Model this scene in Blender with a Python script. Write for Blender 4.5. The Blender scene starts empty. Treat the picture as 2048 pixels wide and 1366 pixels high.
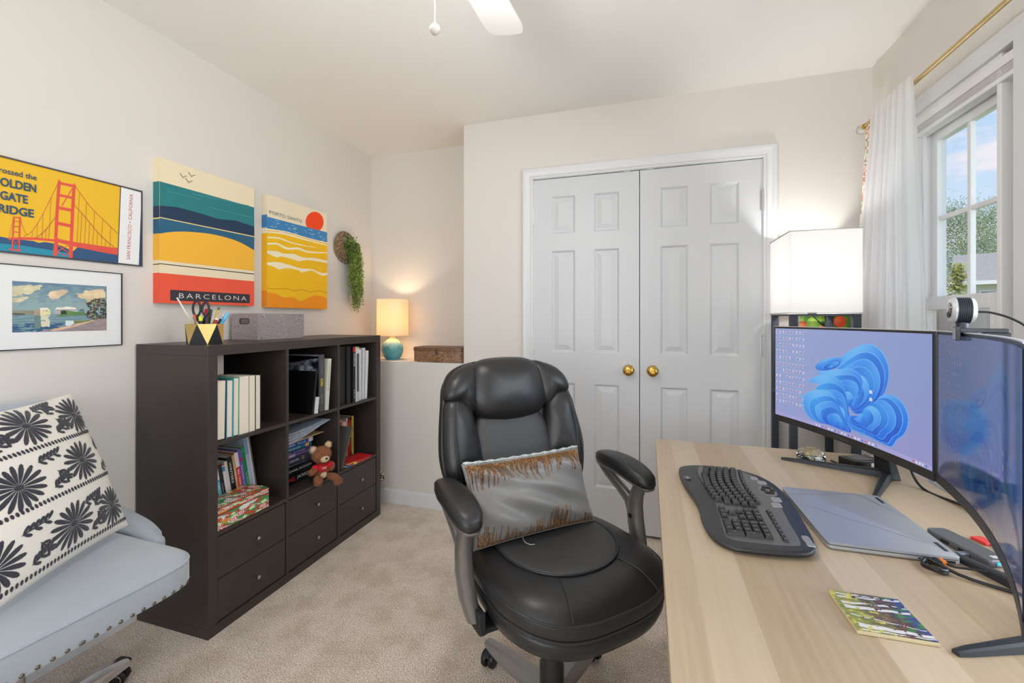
import bpy, bmesh, math, random
import numpy as np
from mathutils import Vector, Matrix, Euler

C = bpy.context.scene.collection
SC = bpy.context.scene
rnd = random.Random(7)
PI = math.pi

# ------------------------------------------------------------------ camera, world, lights, exposure
FPX = 872.47                      # focal length in pixels of a 2048 px wide frame
cam = bpy.data.cameras.new('camera')
cam.sensor_width = 36.0
cam.lens = FPX / 2048 * 36.0
cam.shift_y = -(683 - 637.26) / 2048
cam.clip_start = 0.02
cam.clip_end = 300
camo = bpy.data.objects.new('camera', cam)
C.objects.link(camo)
camo.location = (0, 0, 1.2233)
camo.rotation_euler = (PI / 2, 0, 0.3014)
SC.camera = camo

SC.view_settings.view_transform = 'Standard'
SC.view_settings.look = 'None'
SC.view_settings.gamma = 1
SC.view_settings.use_curve_mapping = False
SC.view_settings.exposure = 0.0
SC.cycles.max_bounces = 10
SC.cycles.diffuse_bounces = 5
SC.cycles.transparent_max_bounces = 16
SC.cycles.use_denoising = True
SC.cycles.sample_clamp_indirect = 6


def lin(c):
    """sRGB 0-255 triple or hex string to linear rgb"""
    if isinstance(c, str):
        c = [int(c[i:i + 2], 16) for i in (0, 2, 4)]
    return tuple(((v / 255) / 12.92 if v / 255 <= 0.04045 else ((v / 255 + 0.055) / 1.055) ** 2.4) for v in c)


def lin4(c):
    return (*lin(c), 1.0)


# sky with soft clouds
wd = bpy.data.worlds.new('sky')
SC.world = wd
wd.use_nodes = True
nt = wd.node_tree
nt.nodes.clear()
wo = nt.nodes.new('ShaderNodeOutputWorld')
bg = nt.nodes.new('ShaderNodeBackground')
bg.inputs['Strength'].default_value = 1.0
tc = nt.nodes.new('ShaderNodeTexCoord')
mp = nt.nodes.new('ShaderNodeMapping')
mp.inputs['Scale'].default_value = (1.0, 1.0, 4.2)
nz = nt.nodes.new('ShaderNodeTexNoise')
nz.inputs['Scale'].default_value = 3.3
nz.inputs['Detail'].default_value = 7
nz.inputs['Roughness'].default_value = 0.55
cr = nt.nodes.new('ShaderNodeValToRGB')
cr.color_ramp.elements[0].position = 0.53
cr.color_ramp.elements[1].position = 0.62
sp = nt.nodes.new('ShaderNodeSeparateXYZ')
gr = nt.nodes.new('ShaderNodeValToRGB')
gr.color_ramp.elements[0].position = 0.0
gr.color_ramp.elements[0].color = lin4('E9F7FF')
gr.color_ramp.elements[1].position = 0.55
gr.color_ramp.elements[1].color = lin4('8CC2FA')
mx = nt.nodes.new('ShaderNodeMix')
mx.data_type = 'RGBA'
mx.inputs[7].default_value = lin4('F2F0FA')
nt.links.new(tc.outputs['Generated'], mp.inputs['Vector'])
nt.links.new(mp.outputs['Vector'], nz.inputs['Vector'])
nt.links.new(nz.outputs['Fac'], cr.inputs['Fac'])
nt.links.new(tc.outputs['Generated'], sp.inputs[0])
nt.links.new(sp.outputs['Z'], gr.inputs['Fac'])
nt.links.new(cr.outputs['Color'], mx.inputs[0])
nt.links.new(gr.outputs['Color'], mx.inputs[6])
nt.links.new(mx.outputs[2], bg.inputs['Color'])
nt.links.new(bg.outputs[0], wo.inputs['Surface'])


def light(name, kind, loc, energy, color=(1, 1, 1), size=0.1, size_y=None, rot=(0, 0, 0), soft=None):
    l = bpy.data.lights.new(name, kind)
    l.energy = energy
    l.color = color
    if kind == 'AREA':
        l.shape = 'RECTANGLE'
        l.size = size
        l.size_y = size_y or size
    elif kind == 'SUN':
        l.angle = size
    else:
        l.shadow_soft_size = size
    o = bpy.data.objects.new(name, l)
    o.location = loc
    o.rotation_euler = rot
    C.objects.link(o)
    return o


# daylight entering by the near window of the right wall and by its neighbour; the rear area light is added ambient fill
light('daylight_near_window', 'AREA', (1.24, 0.85, 1.45), 40, (0.90, 0.95, 1.0), 1.3, 1.3, (0, PI / 2, 0))
light('added_rear_fill', 'AREA', (-0.40, -1.62, 1.45), 46, (0.94, 0.97, 1.0), 2.2, 1.5, (PI / 2, 0, 0))
light('sun', 'SUN', (8, -6, 12), 2.2, (1.0, 0.95, 0.86), 0.02, rot=(math.radians(48), 0, math.radians(-20)))


# ------------------------------------------------------------------ materials
MATS = {}


def mat(name, color=(200, 200, 200), rough=0.6, metal=0.0, spec=0.5, noise=None, bump=None, emit=None, estr=0.0,
        sheen=0.0, coat=0.0, alpha=1.0, trans=0.0, ior=1.5, attr=False, subsurf=0.0, coat_rough=0.03):
    """procedural principled material. noise=(scale, amount, stretch xyz, second colour); bump=(scale, strength, distance, stretch)"""
    if name in MATS:
        return MATS[name]
    m = bpy.data.materials.new(name)
    m.use_nodes = True
    n = m.node_tree
    b = n.nodes['Principled BSDF']
    b.inputs['Base Color'].default_value = lin4(color)
    b.inputs['Roughness'].default_value = rough
    b.inputs['Metallic'].default_value = metal
    b.inputs['Specular IOR Level'].default_value = spec
    b.inputs['IOR'].default_value = ior
    b.inputs['Alpha'].default_value = alpha
    b.inputs['Transmission Weight'].default_value = trans
    b.inputs['Sheen Weight'].default_value = sheen
    b.inputs['Coat Weight'].default_value = coat
    b.inputs['Coat Roughness'].default_value = coat_rough
    if subsurf:
        b.inputs['Subsurface Weight'].default_value = subsurf
    co = n.nodes.new('ShaderNodeTexCoord')
    src = None
    if attr:
        a = n.nodes.new('ShaderNodeAttribute')
        a.attribute_name = 'Col'
        src = a.outputs['Color']
        n.links.new(src, b.inputs['Base Color'])
        if emit:
            n.links.new(src, b.inputs['Emission Color'])
    elif noise:
        sc_, amt, st, c2 = noise
        ma = n.nodes.new('ShaderNodeMapping')
        ma.inputs['Scale'].default_value = st
        nn = n.nodes.new('ShaderNodeTexNoise')
        nn.inputs['Scale'].default_value = sc_
        nn.inputs['Detail'].default_value = 5
        nn.inputs['Roughness'].default_value = 0.6
        rp = n.nodes.new('ShaderNodeValToRGB')
        rp.color_ramp.elements[0].position = 0.5 - amt
        rp.color_ramp.elements[1].position = 0.5 + amt
        rp.color_ramp.elements[0].color = lin4(color)
        rp.color_ramp.elements[1].color = lin4(c2)
        n.links.new(co.outputs['Object'], ma.inputs['Vector'])
        n.links.new(ma.outputs['Vector'], nn.inputs['Vector'])
        n.links.new(nn.outputs['Fac'], rp.inputs['Fac'])
        n.links.new(rp.outputs['Color'], b.inputs['Base Color'])
    if bump:
        sc_, stg, dist, st = bump
        mb_ = n.nodes.new('ShaderNodeMapping')
        mb_.inputs['Scale'].default_value = st
        nb = n.nodes.new('ShaderNodeTexNoise')
        nb.inputs['Scale'].default_value = sc_
        nb.inputs['Detail'].default_value = 4
        bu = n.nodes.new('ShaderNodeBump')
        bu.inputs['Strength'].default_value = stg
        bu.inputs['Distance'].default_value = dist
        n.links.new(co.outputs['Object'], mb_.inputs['Vector'])
        n.links.new(mb_.outputs['Vector'], nb.inputs['Vector'])
        n.links.new(nb.outputs['Fac'], bu.inputs['Height'])
        n.links.new(bu.outputs['Normal'], b.inputs['Normal'])
    if emit:
        if not attr:
            b.inputs['Emission Color'].default_value = lin4(emit)
        b.inputs['Emission Strength'].default_value = estr
    MATS[name] = m
    return m


U3 = (1, 1, 1)
M_wall = mat('wall_paint', (218, 213, 207), 0.75, spec=0.25, bump=(260, 0.08, 0.001, U3))
M_ceil = mat('ceiling_paint', (240, 238, 234), 0.9, spec=0.1, bump=(200, 0.1, 0.001, U3))
M_trim = mat('white_trim', (216, 217, 219), 0.38, spec=0.4)
M_door = mat('door_paint', (205, 207, 210), 0.42, spec=0.4, bump=(60, 0.06, 0.0006, (6, 1, 0.25)))
M_vinyl = mat('white_vinyl', (232, 232, 232), 0.35, spec=0.4)
M_brass = mat('polished_brass', (196, 160, 82), 0.2, metal=1.0)
M_steel = mat('brushed_steel', (190, 190, 192), 0.32, metal=1.0)
M_black = mat('black_plastic', (22, 22, 24), 0.42)
M_blackm = mat('matte_black', (26, 27, 30), 0.65)
M_wenge = mat('black_brown_wood', (50, 43, 41), 0.38, noise=(9, 0.25, (3, 1.2, 20), (62, 54, 51)), bump=(70, 0.12, 0.0006, (3, 1, 14)))
M_wengeh = mat('black_brown_wood_horizontal', (50, 43, 41), 0.38, noise=(9, 0.25, (3, 0.7, 26), (62, 54, 51)), bump=(70, 0.12, 0.0006, (14, 1, 14)))
M_leather = mat('black_leather', (30, 30, 31), 0.41, spec=0.5, bump=(420, 0.22, 0.0006, U3), coat=0.08, coat_rough=0.35)
M_leatherp = mat('perforated_black_leather', (54, 54, 54), 0.48, spec=0.5, bump=(900, 0.5, 0.0008, U3))
M_stitch = mat('leather_stitching', (40, 40, 42), 0.4)
M_gunmetal = mat('gunmetal_plastic', (122, 119, 117), 0.34, metal=0.6)
M_silver = mat('silver_plastic', (150, 148, 146), 0.36, metal=0.5)
M_glass = mat('clear_glass', (255, 255, 255), 0.0, trans=1.0, ior=1.45)


def noise_stripe_material():
    """light wooden desk top: planks with long grain along Y"""
    m = bpy.data.materials.new('birch_effect_laminate')
    m.use_nodes = True
    n = m.node_tree
    b = n.nodes['Principled BSDF']
    b.inputs['Roughness'].default_value = 0.38
    b.inputs['Specular IOR Level'].default_value = 0.4
    co = n.nodes.new('ShaderNodeTexCoord')
    sx = n.nodes.new('ShaderNodeSeparateXYZ')
    n.links.new(co.outputs['Object'], sx.inputs[0])
    # plank index
    dv = n.nodes.new('ShaderNodeMath'); dv.operation = 'MULTIPLY'; dv.inputs[1].default_value = 1 / 0.083
    ad = n.nodes.new('ShaderNodeMath'); ad.operation = 'ADD'; ad.inputs[1].default_value = 0.31
    fl = n.nodes.new('ShaderNodeMath'); fl.operation = 'FLOOR'
    wn = n.nodes.new('ShaderNodeTexWhiteNoise'); wn.noise_dimensions = '1D'
    n.links.new(sx.outputs['X'], dv.inputs[0]); n.links.new(dv.outputs[0], ad.inputs[0])
    n.links.new(ad.outputs[0], fl.inputs[0]); n.links.new(fl.outputs[0], wn.inputs['W'])
    ma = n.nodes.new('ShaderNodeMapping'); ma.inputs['Scale'].default_value = (40, 1.6, 1)
    nn = n.nodes.new('ShaderNodeTexNoise'); nn.inputs['Scale'].default_value = 3; nn.inputs['Detail'].default_value = 6
    n.links.new(co.outputs['Object'], ma.inputs['Vector']); n.links.new(ma.outputs['Vector'], nn.inputs['Vector'])
    m1 = n.nodes.new('ShaderNodeMath'); m1.operation = 'MULTIPLY'; m1.inputs[1].default_value = 0.62
    m2 = n.nodes.new('ShaderNodeMath'); m2.operation = 'MULTIPLY'; m2.inputs[1].default_value = 0.55
    s = n.nodes.new('ShaderNodeMath'); s.operation = 'ADD'
    n.links.new(wn.outputs['Value'], m1.inputs[0]); n.links.new(nn.outputs['Fac'], m2.inputs[0])
    n.links.new(m1.outputs[0], s.inputs[0]); n.links.new(m2.outputs[0], s.inputs[1])
    rp = n.nodes.new('ShaderNodeValToRGB')
    rp.color_ramp.elements[0].position = 0.1
    rp.color_ramp.elements[0].color = lin4((198, 181, 158))
    rp.color_ramp.elements[1].position = 0.95
    rp.color_ramp.elements[1].color = lin4((167, 146, 120))
    n.links.new(s.outputs[0], rp.inputs['Fac']); n.links.new(rp.outputs['Color'], b.inputs['Base Color'])
    return m


M_desk = noise_stripe_material()
M_deskedge = mat('desk_edge_band', (210, 192, 168), 0.5)


def carpet_material():
    m = bpy.data.materials.new('beige_cut_pile_carpet')
    m.use_nodes = True
    n = m.node_tree
    b = n.nodes['Principled BSDF']
    b.inputs['Roughness'].default_value = 1.0
    b.inputs['Specular IOR Level'].default_value = 0.05
    b.inputs['Sheen Weight'].default_value = 0.15
    co = n.nodes.new('ShaderNodeTexCoord')
    v = n.nodes.new('ShaderNodeTexNoise'); v.inputs['Scale'].default_value = 230; v.inputs['Detail'].default_value = 3
    w = n.nodes.new('ShaderNodeTexNoise'); w.inputs['Scale'].default_value = 7; w.inputs['Detail'].default_value = 5; w.inputs['Roughness'].default_value = 0.65
    n.links.new(co.outputs['Object'], v.inputs['Vector']); n.links.new(co.outputs['Object'], w.inputs['Vector'])
    r1 = n.nodes.new('ShaderNodeValToRGB')
    r1.color_ramp.elements[0].position = 0.36; r1.color_ramp.elements[0].color = lin4((176, 158, 142))
    r1.color_ramp.elements[1].position = 0.64; r1.color_ramp.elements[1].color = lin4((252, 240, 228))
    r2 = n.nodes.new('ShaderNodeValToRGB')
    r2.color_ramp.elements[0].position = 0.36; r2.color_ramp.elements[0].color = (0.80, 0.77, 0.73, 1)
    r2.color_ramp.elements[1].position = 0.58; r2.color_ramp.elements[1].color = (1, 1, 1, 1)
    mm = n.nodes.new('ShaderNodeMix'); mm.data_type = 'RGBA'; mm.blend_type = 'MULTIPLY'; mm.inputs[0].default_value = 1.0
    n.links.new(v.outputs['Fac'], r1.inputs['Fac']); n.links.new(w.outputs['Fac'], r2.inputs['Fac'])
    n.links.new(r1.outputs['Color'], mm.inputs[6]); n.links.new(r2.outputs['Color'], mm.inputs[7])
    n.links.new(mm.outputs[2], b.inputs['Base Color'])
    bu = n.nodes.new('ShaderNodeBump'); bu.inputs['Strength'].default_value = 0.7; bu.inputs['Distance'].default_value = 0.004
    n.links.new(v.outputs['Fac'], bu.inputs['Height']); n.links.new(bu.outputs['Normal'], b.inputs['Normal'])
    return m


M_carpet = carpet_material()


# ------------------------------------------------------------------ mesh helpers
class MB:
    """collects shapes and links them as ONE mesh object"""

    def __init__(self):
        self.v = []
        self.f = []
        self.m = []

    def add(self, vs, fs, mi=0):
        o = len(self.v)
        self.v += [tuple(p) for p in vs]
        self.f += [tuple(i + o for i in f) for f in fs]
        self.m += [mi] * len(fs)
        return self

    def box(self, x0, x1, y0, y1, z0, z1, mi=0, M=None):
        vs = [Vector((x, y, z)) for x in (x0, x1) for y in (y0, y1) for z in (z0, z1)]
        if M is not None:
            vs = [M @ p for p in vs]
        fs = [(0, 1, 3, 2), (4, 6, 7, 5), (0, 4, 5, 1), (2, 3, 7, 6), (0, 2, 6, 4), (1, 5, 7, 3)]
        return self.add(vs, fs, mi)

    def rings(self, rings, mi=0, cap=True, close=True, loop=False):
        n = len(rings[0])
        vs = [p for r in rings for p in r]
        fs = []
        R = len(rings)
        for i in range(R if loop else R - 1):
            a, b = i * n, ((i + 1) % R) * n
            for j in range(n if close else n - 1):
                k = (j + 1) % n
                fs.append((a + j, a + k, b + k, b + j))
        if cap and not loop:
            fs.append(tuple(range(n))[::-1])
            fs.append(tuple((R - 1) * n + i for i in range(n)))
        return self.add(vs, fs, mi)

    def lathe(self, prof, seg=32, c=(0, 0, 0), mi=0, M=None, cap=True):
        rs = []
        for r, z in prof:
            ring = [Vector((c[0] + r * math.cos(2 * PI * k / seg), c[1] + r * math.sin(2 * PI * k / seg), c[2] + z)) for k in range(seg)]
            if M is not None:
                ring = [M @ p for p in ring]
            rs.append(ring)
        return self.rings(rs, mi, cap)

    def tube(self, pts, r, seg=8, mi=0, cap=True, flat=1.0, loop=False):
        pts = [Vector(p) for p in pts]
        rs = []
        n = len(pts)
        up = Vector((0, 0, 1))
        prev = None
        for i, p in enumerate(pts):
            if loop:
                t = (pts[(i + 1) % n] - pts[i - 1])
            else:
                t = (pts[min(i + 1, n - 1)] - pts[max(i - 1, 0)])
            if t.length < 1e-9:
                t = Vector((0, 0, 1))
            t.normalize()
            if prev is None:
                a = t.cross(up)
                if a.length < 0.1:
                    a = t.cross(Vector((1, 0, 0)))
                a.normalize()
            else:
                a = prev - t * prev.dot(t)
                if a.length < 1e-6:
                    a = t.orthogonal()
                a.normalize()
            prev = a
            b = t.cross(a)
            rr = r[i] if isinstance(r, (list, tuple)) else r
            rs.append([p + a * (rr * math.cos(2 * PI * k / seg)) + b * (rr * flat * math.sin(2 * PI * k / seg)) for k in range(seg)])
        return self.rings(rs, mi, cap, loop=loop)

    def prism(self, poly, f0, f1, mi=0):
        """extrude 2D polygon between two mapping functions (u,v)->3D"""
        a = [f0(u, v) for u, v in poly]
        b = [f1(u, v) for u, v in poly]
        n = len(poly)
        fs = [(j, (j + 1) % n, n + (j + 1) % n, n + j) for j in range(n)]
        fs += [tuple(range(n))[::-1], tuple(range(n, 2 * n))]
        return self.add(a + b, fs, mi)

    def poly(self, pts, mi=0):
        return self.add(pts, [tuple(range(len(pts)))], mi)

    def grid(self, fn, nu, nv, mi=0, closeu=False):
        vs = [fn(i / nu, j / nv) for j in range(nv + 1) for i in range(nu + (0 if closeu else 1))]
        w = nu if closeu else nu + 1
        fs = []
        for j in range(nv):
            for i in range(nu):
                k = (i + 1) % w if closeu else i + 1
                fs.append((j * w + i, j * w + k, (j + 1) * w + k, (j + 1) * w + i))
        return self.add(vs, fs, mi)

    def xform(self, M):
        self.v = [tuple(M @ Vector(p)) for p in self.v]
        return self

    def build(self, name, mats, parent=None, loc=None, rot=None, smooth=None, bevel=0, bseg=2, fix=True, subd=0, kind=None):
        me = bpy.data.meshes.new(name)
        me.from_pydata([tuple(p) for p in self.v], [], self.f)
        if not isinstance(mats, (list, tuple)):
            mats = [mats]
        for m in mats:
            me.materials.append(m)
        me.polygons.foreach_set('material_index', self.m)
        if fix:
            bm = bmesh.new()
            bm.from_mesh(me)
            bmesh.ops.recalc_face_normals(bm, faces=bm.faces)
            bm.to_mesh(me)
            bm.free()
        if smooth:
            me.shade_smooth()
            me.set_sharp_from_angle(angle=math.radians(smooth))
        me.update()
        o = bpy.data.objects.new(name, me)
        C.objects.link(o)
        if parent is not None:
            o.parent = parent
        if loc is not None:
            o.location = loc
        if rot is not None:
            o.rotation_euler = rot
        if bevel:
            b = o.modifiers.new('bevel', 'BEVEL')
            b.width = bevel
            b.segments = bseg
            b.limit_method = 'ANGLE'
            b.angle_limit = math.radians(40)
            b.harden_normals = False
        if subd:
            s = o.modifiers.new('subd', 'SUBSURF')
            s.levels = subd
            s.render_levels = subd
        if kind:
            o['kind'] = kind
        return o


def thing(name, label, cat, loc=(0, 0, 0), rz=0.0, group=None, M=None):
    o = bpy.data.objects.new(name, None)
    o.empty_display_size = 0.05
    C.objects.link(o)
    if M is not None:
        o.matrix_world = M
    else:
        o.location = loc
        o.rotation_euler = (0, 0, rz)
    o['label'] = label
    o['category'] = cat
    if group:
        o['group'] = group
    return o


def tag(o, label, cat, group=None, kind=None):
    o['label'] = label
    o['category'] = cat
    if group:
        o['group'] = group
    if kind:
        o['kind'] = kind
    return o


_tc = {}


def text_geo(s, off=0.0, space=1.0):
    k = (s, off, space)
    if k in _tc:
        return _tc[k]
    cu = bpy.data.curves.new('txt', 'FONT')
    cu.body = s
    cu.offset = off
    cu.space_character = space
    cu.resolution_u = 3
    ob = bpy.data.objects.new('txt', cu)
    C.objects.link(ob)
    bpy.context.view_layer.update()
    me = bpy.data.meshes.new_from_object(ob.evaluated_get(bpy.context.evaluated_depsgraph_get()))
    vs = [(v.co.x, v.co.y) for v in me.vertices]
    fs = [tuple(p.vertices) for p in me.polygons]
    bpy.data.objects.remove(ob)
    bpy.data.curves.remove(cu)
    bpy.data.meshes.remove(me)
    _tc[k] = (vs, fs)
    return _tc[k]


def add_text(mb, s, fn, u0, v0, w=None, h=None, mi=0, off=0.0, space=1.0):
    """writes s with its lower left at (u0,v0) of the plane mapped by fn(u,v)->3D, fitted to width w and/or height h"""
    vs, fs = text_geo(s, off, space)
    xs = [p[0] for p in vs]
    ys = [p[1] for p in vs]
    x0, x1, y0, y1 = min(xs), max(xs), min(ys), max(ys)
    if w and h:
        sx, sy = w / (x1 - x0), h / (y1 - y0)
    elif w:
        sx = sy = w / (x1 - x0)
    else:
        sx = sy = h / (y1 - y0)
    mb.add([fn(u0 + (x - x0) * sx, v0 + (y - y0) * sy) for x, y in vs], fs, mi)


def homog(src, dst):
    A = []
    b = []
    for (x, y), (u, v) in zip(src, dst):
        A.append([x, y, 1, 0, 0, 0, -u * x, -u * y]); b.append(u)
        A.append([0, 0, 0, x, y, 1, -v * x, -v * y]); b.append(v)
    h = np.linalg.solve(np.array(A, float), np.array(b, float))

    def f(x, y):
        d = h[6] * x + h[7] * y + 1
        return ((h[0] * x + h[1] * y + h[2]) / d, (h[3] * x + h[4] * y + h[5]) / d)
    return f


def spline(pts, n=8, closed=False):
    """Catmull-Rom through 2D/3D points"""
    P = [np.array(p, float) for p in pts]
    out = []
    N = len(P)
    rng = range(N) if closed else range(N - 1)
    for i in rng:
        p0 = P[(i - 1) % N] if closed or i > 0 else P[0]
        p1 = P[i]
        p2 = P[(i + 1) % N]
        p3 = P[(i + 2) % N] if closed or i + 2 < N else P[-1]
        for k in range(n):
            t = k / n
            out.append(0.5 * ((2 * p1) + (-p0 + p2) * t + (2 * p0 - 5 * p1 + 4 * p2 - p3) * t * t + (-p0 + 3 * p1 - 3 * p2 + p3) * t ** 3))
    if not closed:
        out.append(P[-1])
    return [tuple(float(a) for a in p) for p in out]


def superell(a, b, n, N=48, cx=0, cy=0):
    r = []
    for k in range(N):
        t = 2 * PI * k / N
        c_, s_ = math.cos(t), math.sin(t)
        r.append((cx + a * abs(c_) ** (2 / n) * (1 if c_ >= 0 else -1), cy + b * abs(s_) ** (2 / n) * (1 if s_ >= 0 else -1)))
    return r


def inmask(X, Y, poly):
    """even-odd point in polygon for arrays"""
    m = np.zeros(X.shape, bool)
    n = len(poly)
    for i in range(n):
        x1, y1 = poly[i]
        x2, y2 = poly[(i + 1) % n]
        if y1 == y2:
            continue
        c_ = ((Y >= min(y1, y2)) & (Y < max(y1, y2)))
        xi = x1 + (Y - y1) * (x2 - x1) / (y2 - y1)
        m ^= c_ & (X < xi)
    return m


def vnoise(X, Y, sc, seed=0):
    """smooth value noise on arrays"""
    r = np.random.RandomState(seed).rand(64, 64)
    x = X * sc
    y = Y * sc
    xi = np.floor(x).astype(int)
    yi = np.floor(y).astype(int)
    fx = x - xi
    fy = y - yi
    fx = fx * fx * (3 - 2 * fx)
    fy = fy * fy * (3 - 2 * fy)
    a = r[xi % 64, yi % 64]; b = r[(xi + 1) % 64, yi % 64]
    c_ = r[xi % 64, (yi + 1) % 64]; d = r[(xi + 1) % 64, (yi + 1) % 64]
    return (a * (1 - fx) + b * fx) * (1 - fy) + (c_ * (1 - fx) + d * fx) * fy


def fbm(X, Y, sc, seed=0, o=4):
    s = 0
    t = 0
    for k in range(o):
        s = s + vnoise(X, Y, sc * 2 ** k, seed + k) * 0.5 ** k
        t += 0.5 ** k
    return s / t


def picture(name, fn, nx, ny, colfn, m, parent=None, **kw):
    """a printed or displayed picture: a fine grid of coloured faces on the surface fn(u,v)"""
    u = (np.arange(nx) + 0.5) / nx
    v = (np.arange(ny) + 0.5) / ny
    U, V = np.meshgrid(u, v)
    col = np.clip(colfn(U, V), 0, 1)                 # sRGB 0..1, shape (ny,nx,3)
    col = np.where(col <= 0.04045, col / 12.92, ((col + 0.055) / 1.055) ** 2.4)
    vs = [fn(i / nx, j / ny) for j in range(ny + 1) for i in range(nx + 1)]
    w = nx + 1
    j, i = np.meshgrid(np.arange(ny), np.arange(nx), indexing='ij')
    a = (j * w + i).ravel()
    faces = np.stack([a, a + 1, a + w + 1, a + w], 1)
    me = bpy.data.meshes.new(name)
    me.vertices.add(len(vs))
    me.vertices.foreach_set('co', np.array(vs, float).ravel())
    me.loops.add(faces.size)
    me.loops.foreach_set('vertex_index', faces.ravel().astype(np.int32))
    me.polygons.add(len(faces))
    me.polygons.foreach_set('loop_start', np.arange(0, faces.size, 4, dtype=np.int32))
    ca = me.color_attributes.new('Col', 'FLOAT_COLOR', 'CORNER')
    c4 = np.ones((len(faces), 4, 4))
    c4[:, :, :3] = col.reshape(-1, 1, 3)
    ca.data.foreach_set('color', c4.ravel())
    me.update(calc_edges=True)
    me.materials.append(m)
    me.shade_smooth()
    o = bpy.data.objects.new(name, me)
    C.objects.link(o)
    if parent is not None:
        o.parent = parent
    return o


def rgb(c):
    if isinstance(c, str):
        return np.array([int(c[i:i + 2], 16) for i in (0, 2, 4)]) / 255
    return np.array(c) / 255


def S(name, mb, m, label=None, **kw):
    o = mb.build(name, m, **kw)
    o['kind'] = 'structure'
    return o

# ------------------------------------------------------------------ room shell
XL, XR, YB, YN, YF, ZC = -1.9927, 1.0401, 2.5365, 2.8293, -1.45, 2.4421
XC = -1.1065            # corner of the closet wall beside the niche
ZL = 0.939              # ledge height
DL, DR, DT = -0.656, 0.569, 2.056   # closet door opening

S('floor', MB().box(XL - 0.1, XR + 0.12, YF - 0.12, YN + 0.1, -0.1, 0), M_carpet)
S('ceiling', MB().box(XL - 0.1, XR + 0.12, YF - 0.12, YN + 0.1, ZC, ZC + 0.1), M_ceil)
S('wall_left', MB().box(XL - 0.1, XL, YF - 0.12, YN + 0.1, 0, ZC), M_wall)
w = MB()
w.box(XC, DL, YB, YN, 0, ZC)
w.box(DR, XR + 0.12, YB, YN, 0, ZC)
w.box(DL, DR, YB, YN, DT, ZC)
w.box(XL, XC, YB, YN, 0, ZL)                      # low wall under the niche
w.box(XL - 0.1, XR + 0.12, YN, YN + 0.1, 0, ZC)
S('wall_back', w, M_wall)
# right wall with one wide window opening split by a mullion
WZ0, WZ1 = 0.62, 2.045
w = MB()
w.box(XR, XR + 0.082, 2.19, YB, 0, ZC)
w.box(XR, XR + 0.082, YF - 0.12, 0.22, 0, ZC)
w.box(XR, XR + 0.082, 0.22, 2.19, 0, WZ0)
w.box(XR, XR + 0.082, 0.22, 2.19, WZ1, ZC)
w.box(XR, XR + 0.082, 1.60, 1.655, WZ0, WZ1)
S('wall_right', w, M_wall)
w = MB()
w.box(XL, -1.6, YF - 0.12, YF, 0, ZC)
w.box(0.7, XR, YF - 0.12, YF, 0, ZC)
w.box(-1.6, 0.7, YF - 0.12, YF, 0, 0.7)
w.box(-1.6, 0.7, YF - 0.12, YF, 2.2, ZC)
S('wall_front', w, M_wall)


def baseboard(name, pts):
    """pts: straight run from a to b, nrm pointing into the room"""
    (ax, ay), (bx, by), (nx, ny) = pts
    prof = [(0, 0), (0.013, 0), (0.013, 0.062), (0.010, 0.070), (0.010, 0.078), (0.006, 0.086), (0.002, 0.091), (0, 0.091)]
    m = MB()
    m.rings([[(ax + nx * d, ay + ny * d, z) for d, z in prof], [(bx + nx * d, by + ny * d, z) for d, z in prof]])
    S(name, m, M_trim, smooth=30)


baseboard('baseboard_left', ((XL, YF), (XL, YB), (1, 0)))
baseboard('baseboard_back', ((XL, YB), (DL - 0.066, YB), (0, -1)))
baseboard('baseboard_back.001', ((DR + 0.066, YB), (XR, YB), (0, -1)))
baseboard('baseboard_right', ((XR, YF), (XR, YB), (-1, 0)))
baseboard('baseboard_front', ((XL, YF), (XR, YF), (0, 1)))

# closet casing with moulded profile (distance from opening, projection)
cp = [(0.0, 0.0), (0.0, 0.010), (0.004, 0.012), (0.010, 0.012), (0.013, 0.009), (0.017, 0.013), (0.034, 0.015), (0.040, 0.018), (0.046, 0.020),
      (0.058, 0.020), (0.064, 0.014), (0.064, 0.0)]
m = MB()
rs = []
for (sx, sz, X, Z) in ((-1, 0, DL, 0), (-1, 1, DL, DT), (1, 1, DR, DT), (1, 0, DR, 0)):
    rs.append([(X + sx * d, YB - p, (Z + sz * d)) for d, p in cp])
m.rings(rs)
# jamb linings
m.box(DL - 0.001, DL + 0.003, YB - 0.002, YB + 0.1, 0, DT)
m.box(DR - 0.003, DR + 0.001, YB - 0.002, YB + 0.1, 0, DT)
m.box(DL, DR, YB - 0.002, YB + 0.1, DT - 0.002, DT + 0.002)
# ball catches at the head
m.box(-0.13, -0.095, YB - 0.006, YB + 0.02, DT - 0.005, DT - 0.001)
m.box(-0.005, 0.03, YB - 0.006, YB + 0.02, DT - 0.005, DT - 0.001)
S('trim_1', m, M_trim, smooth=25)


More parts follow.
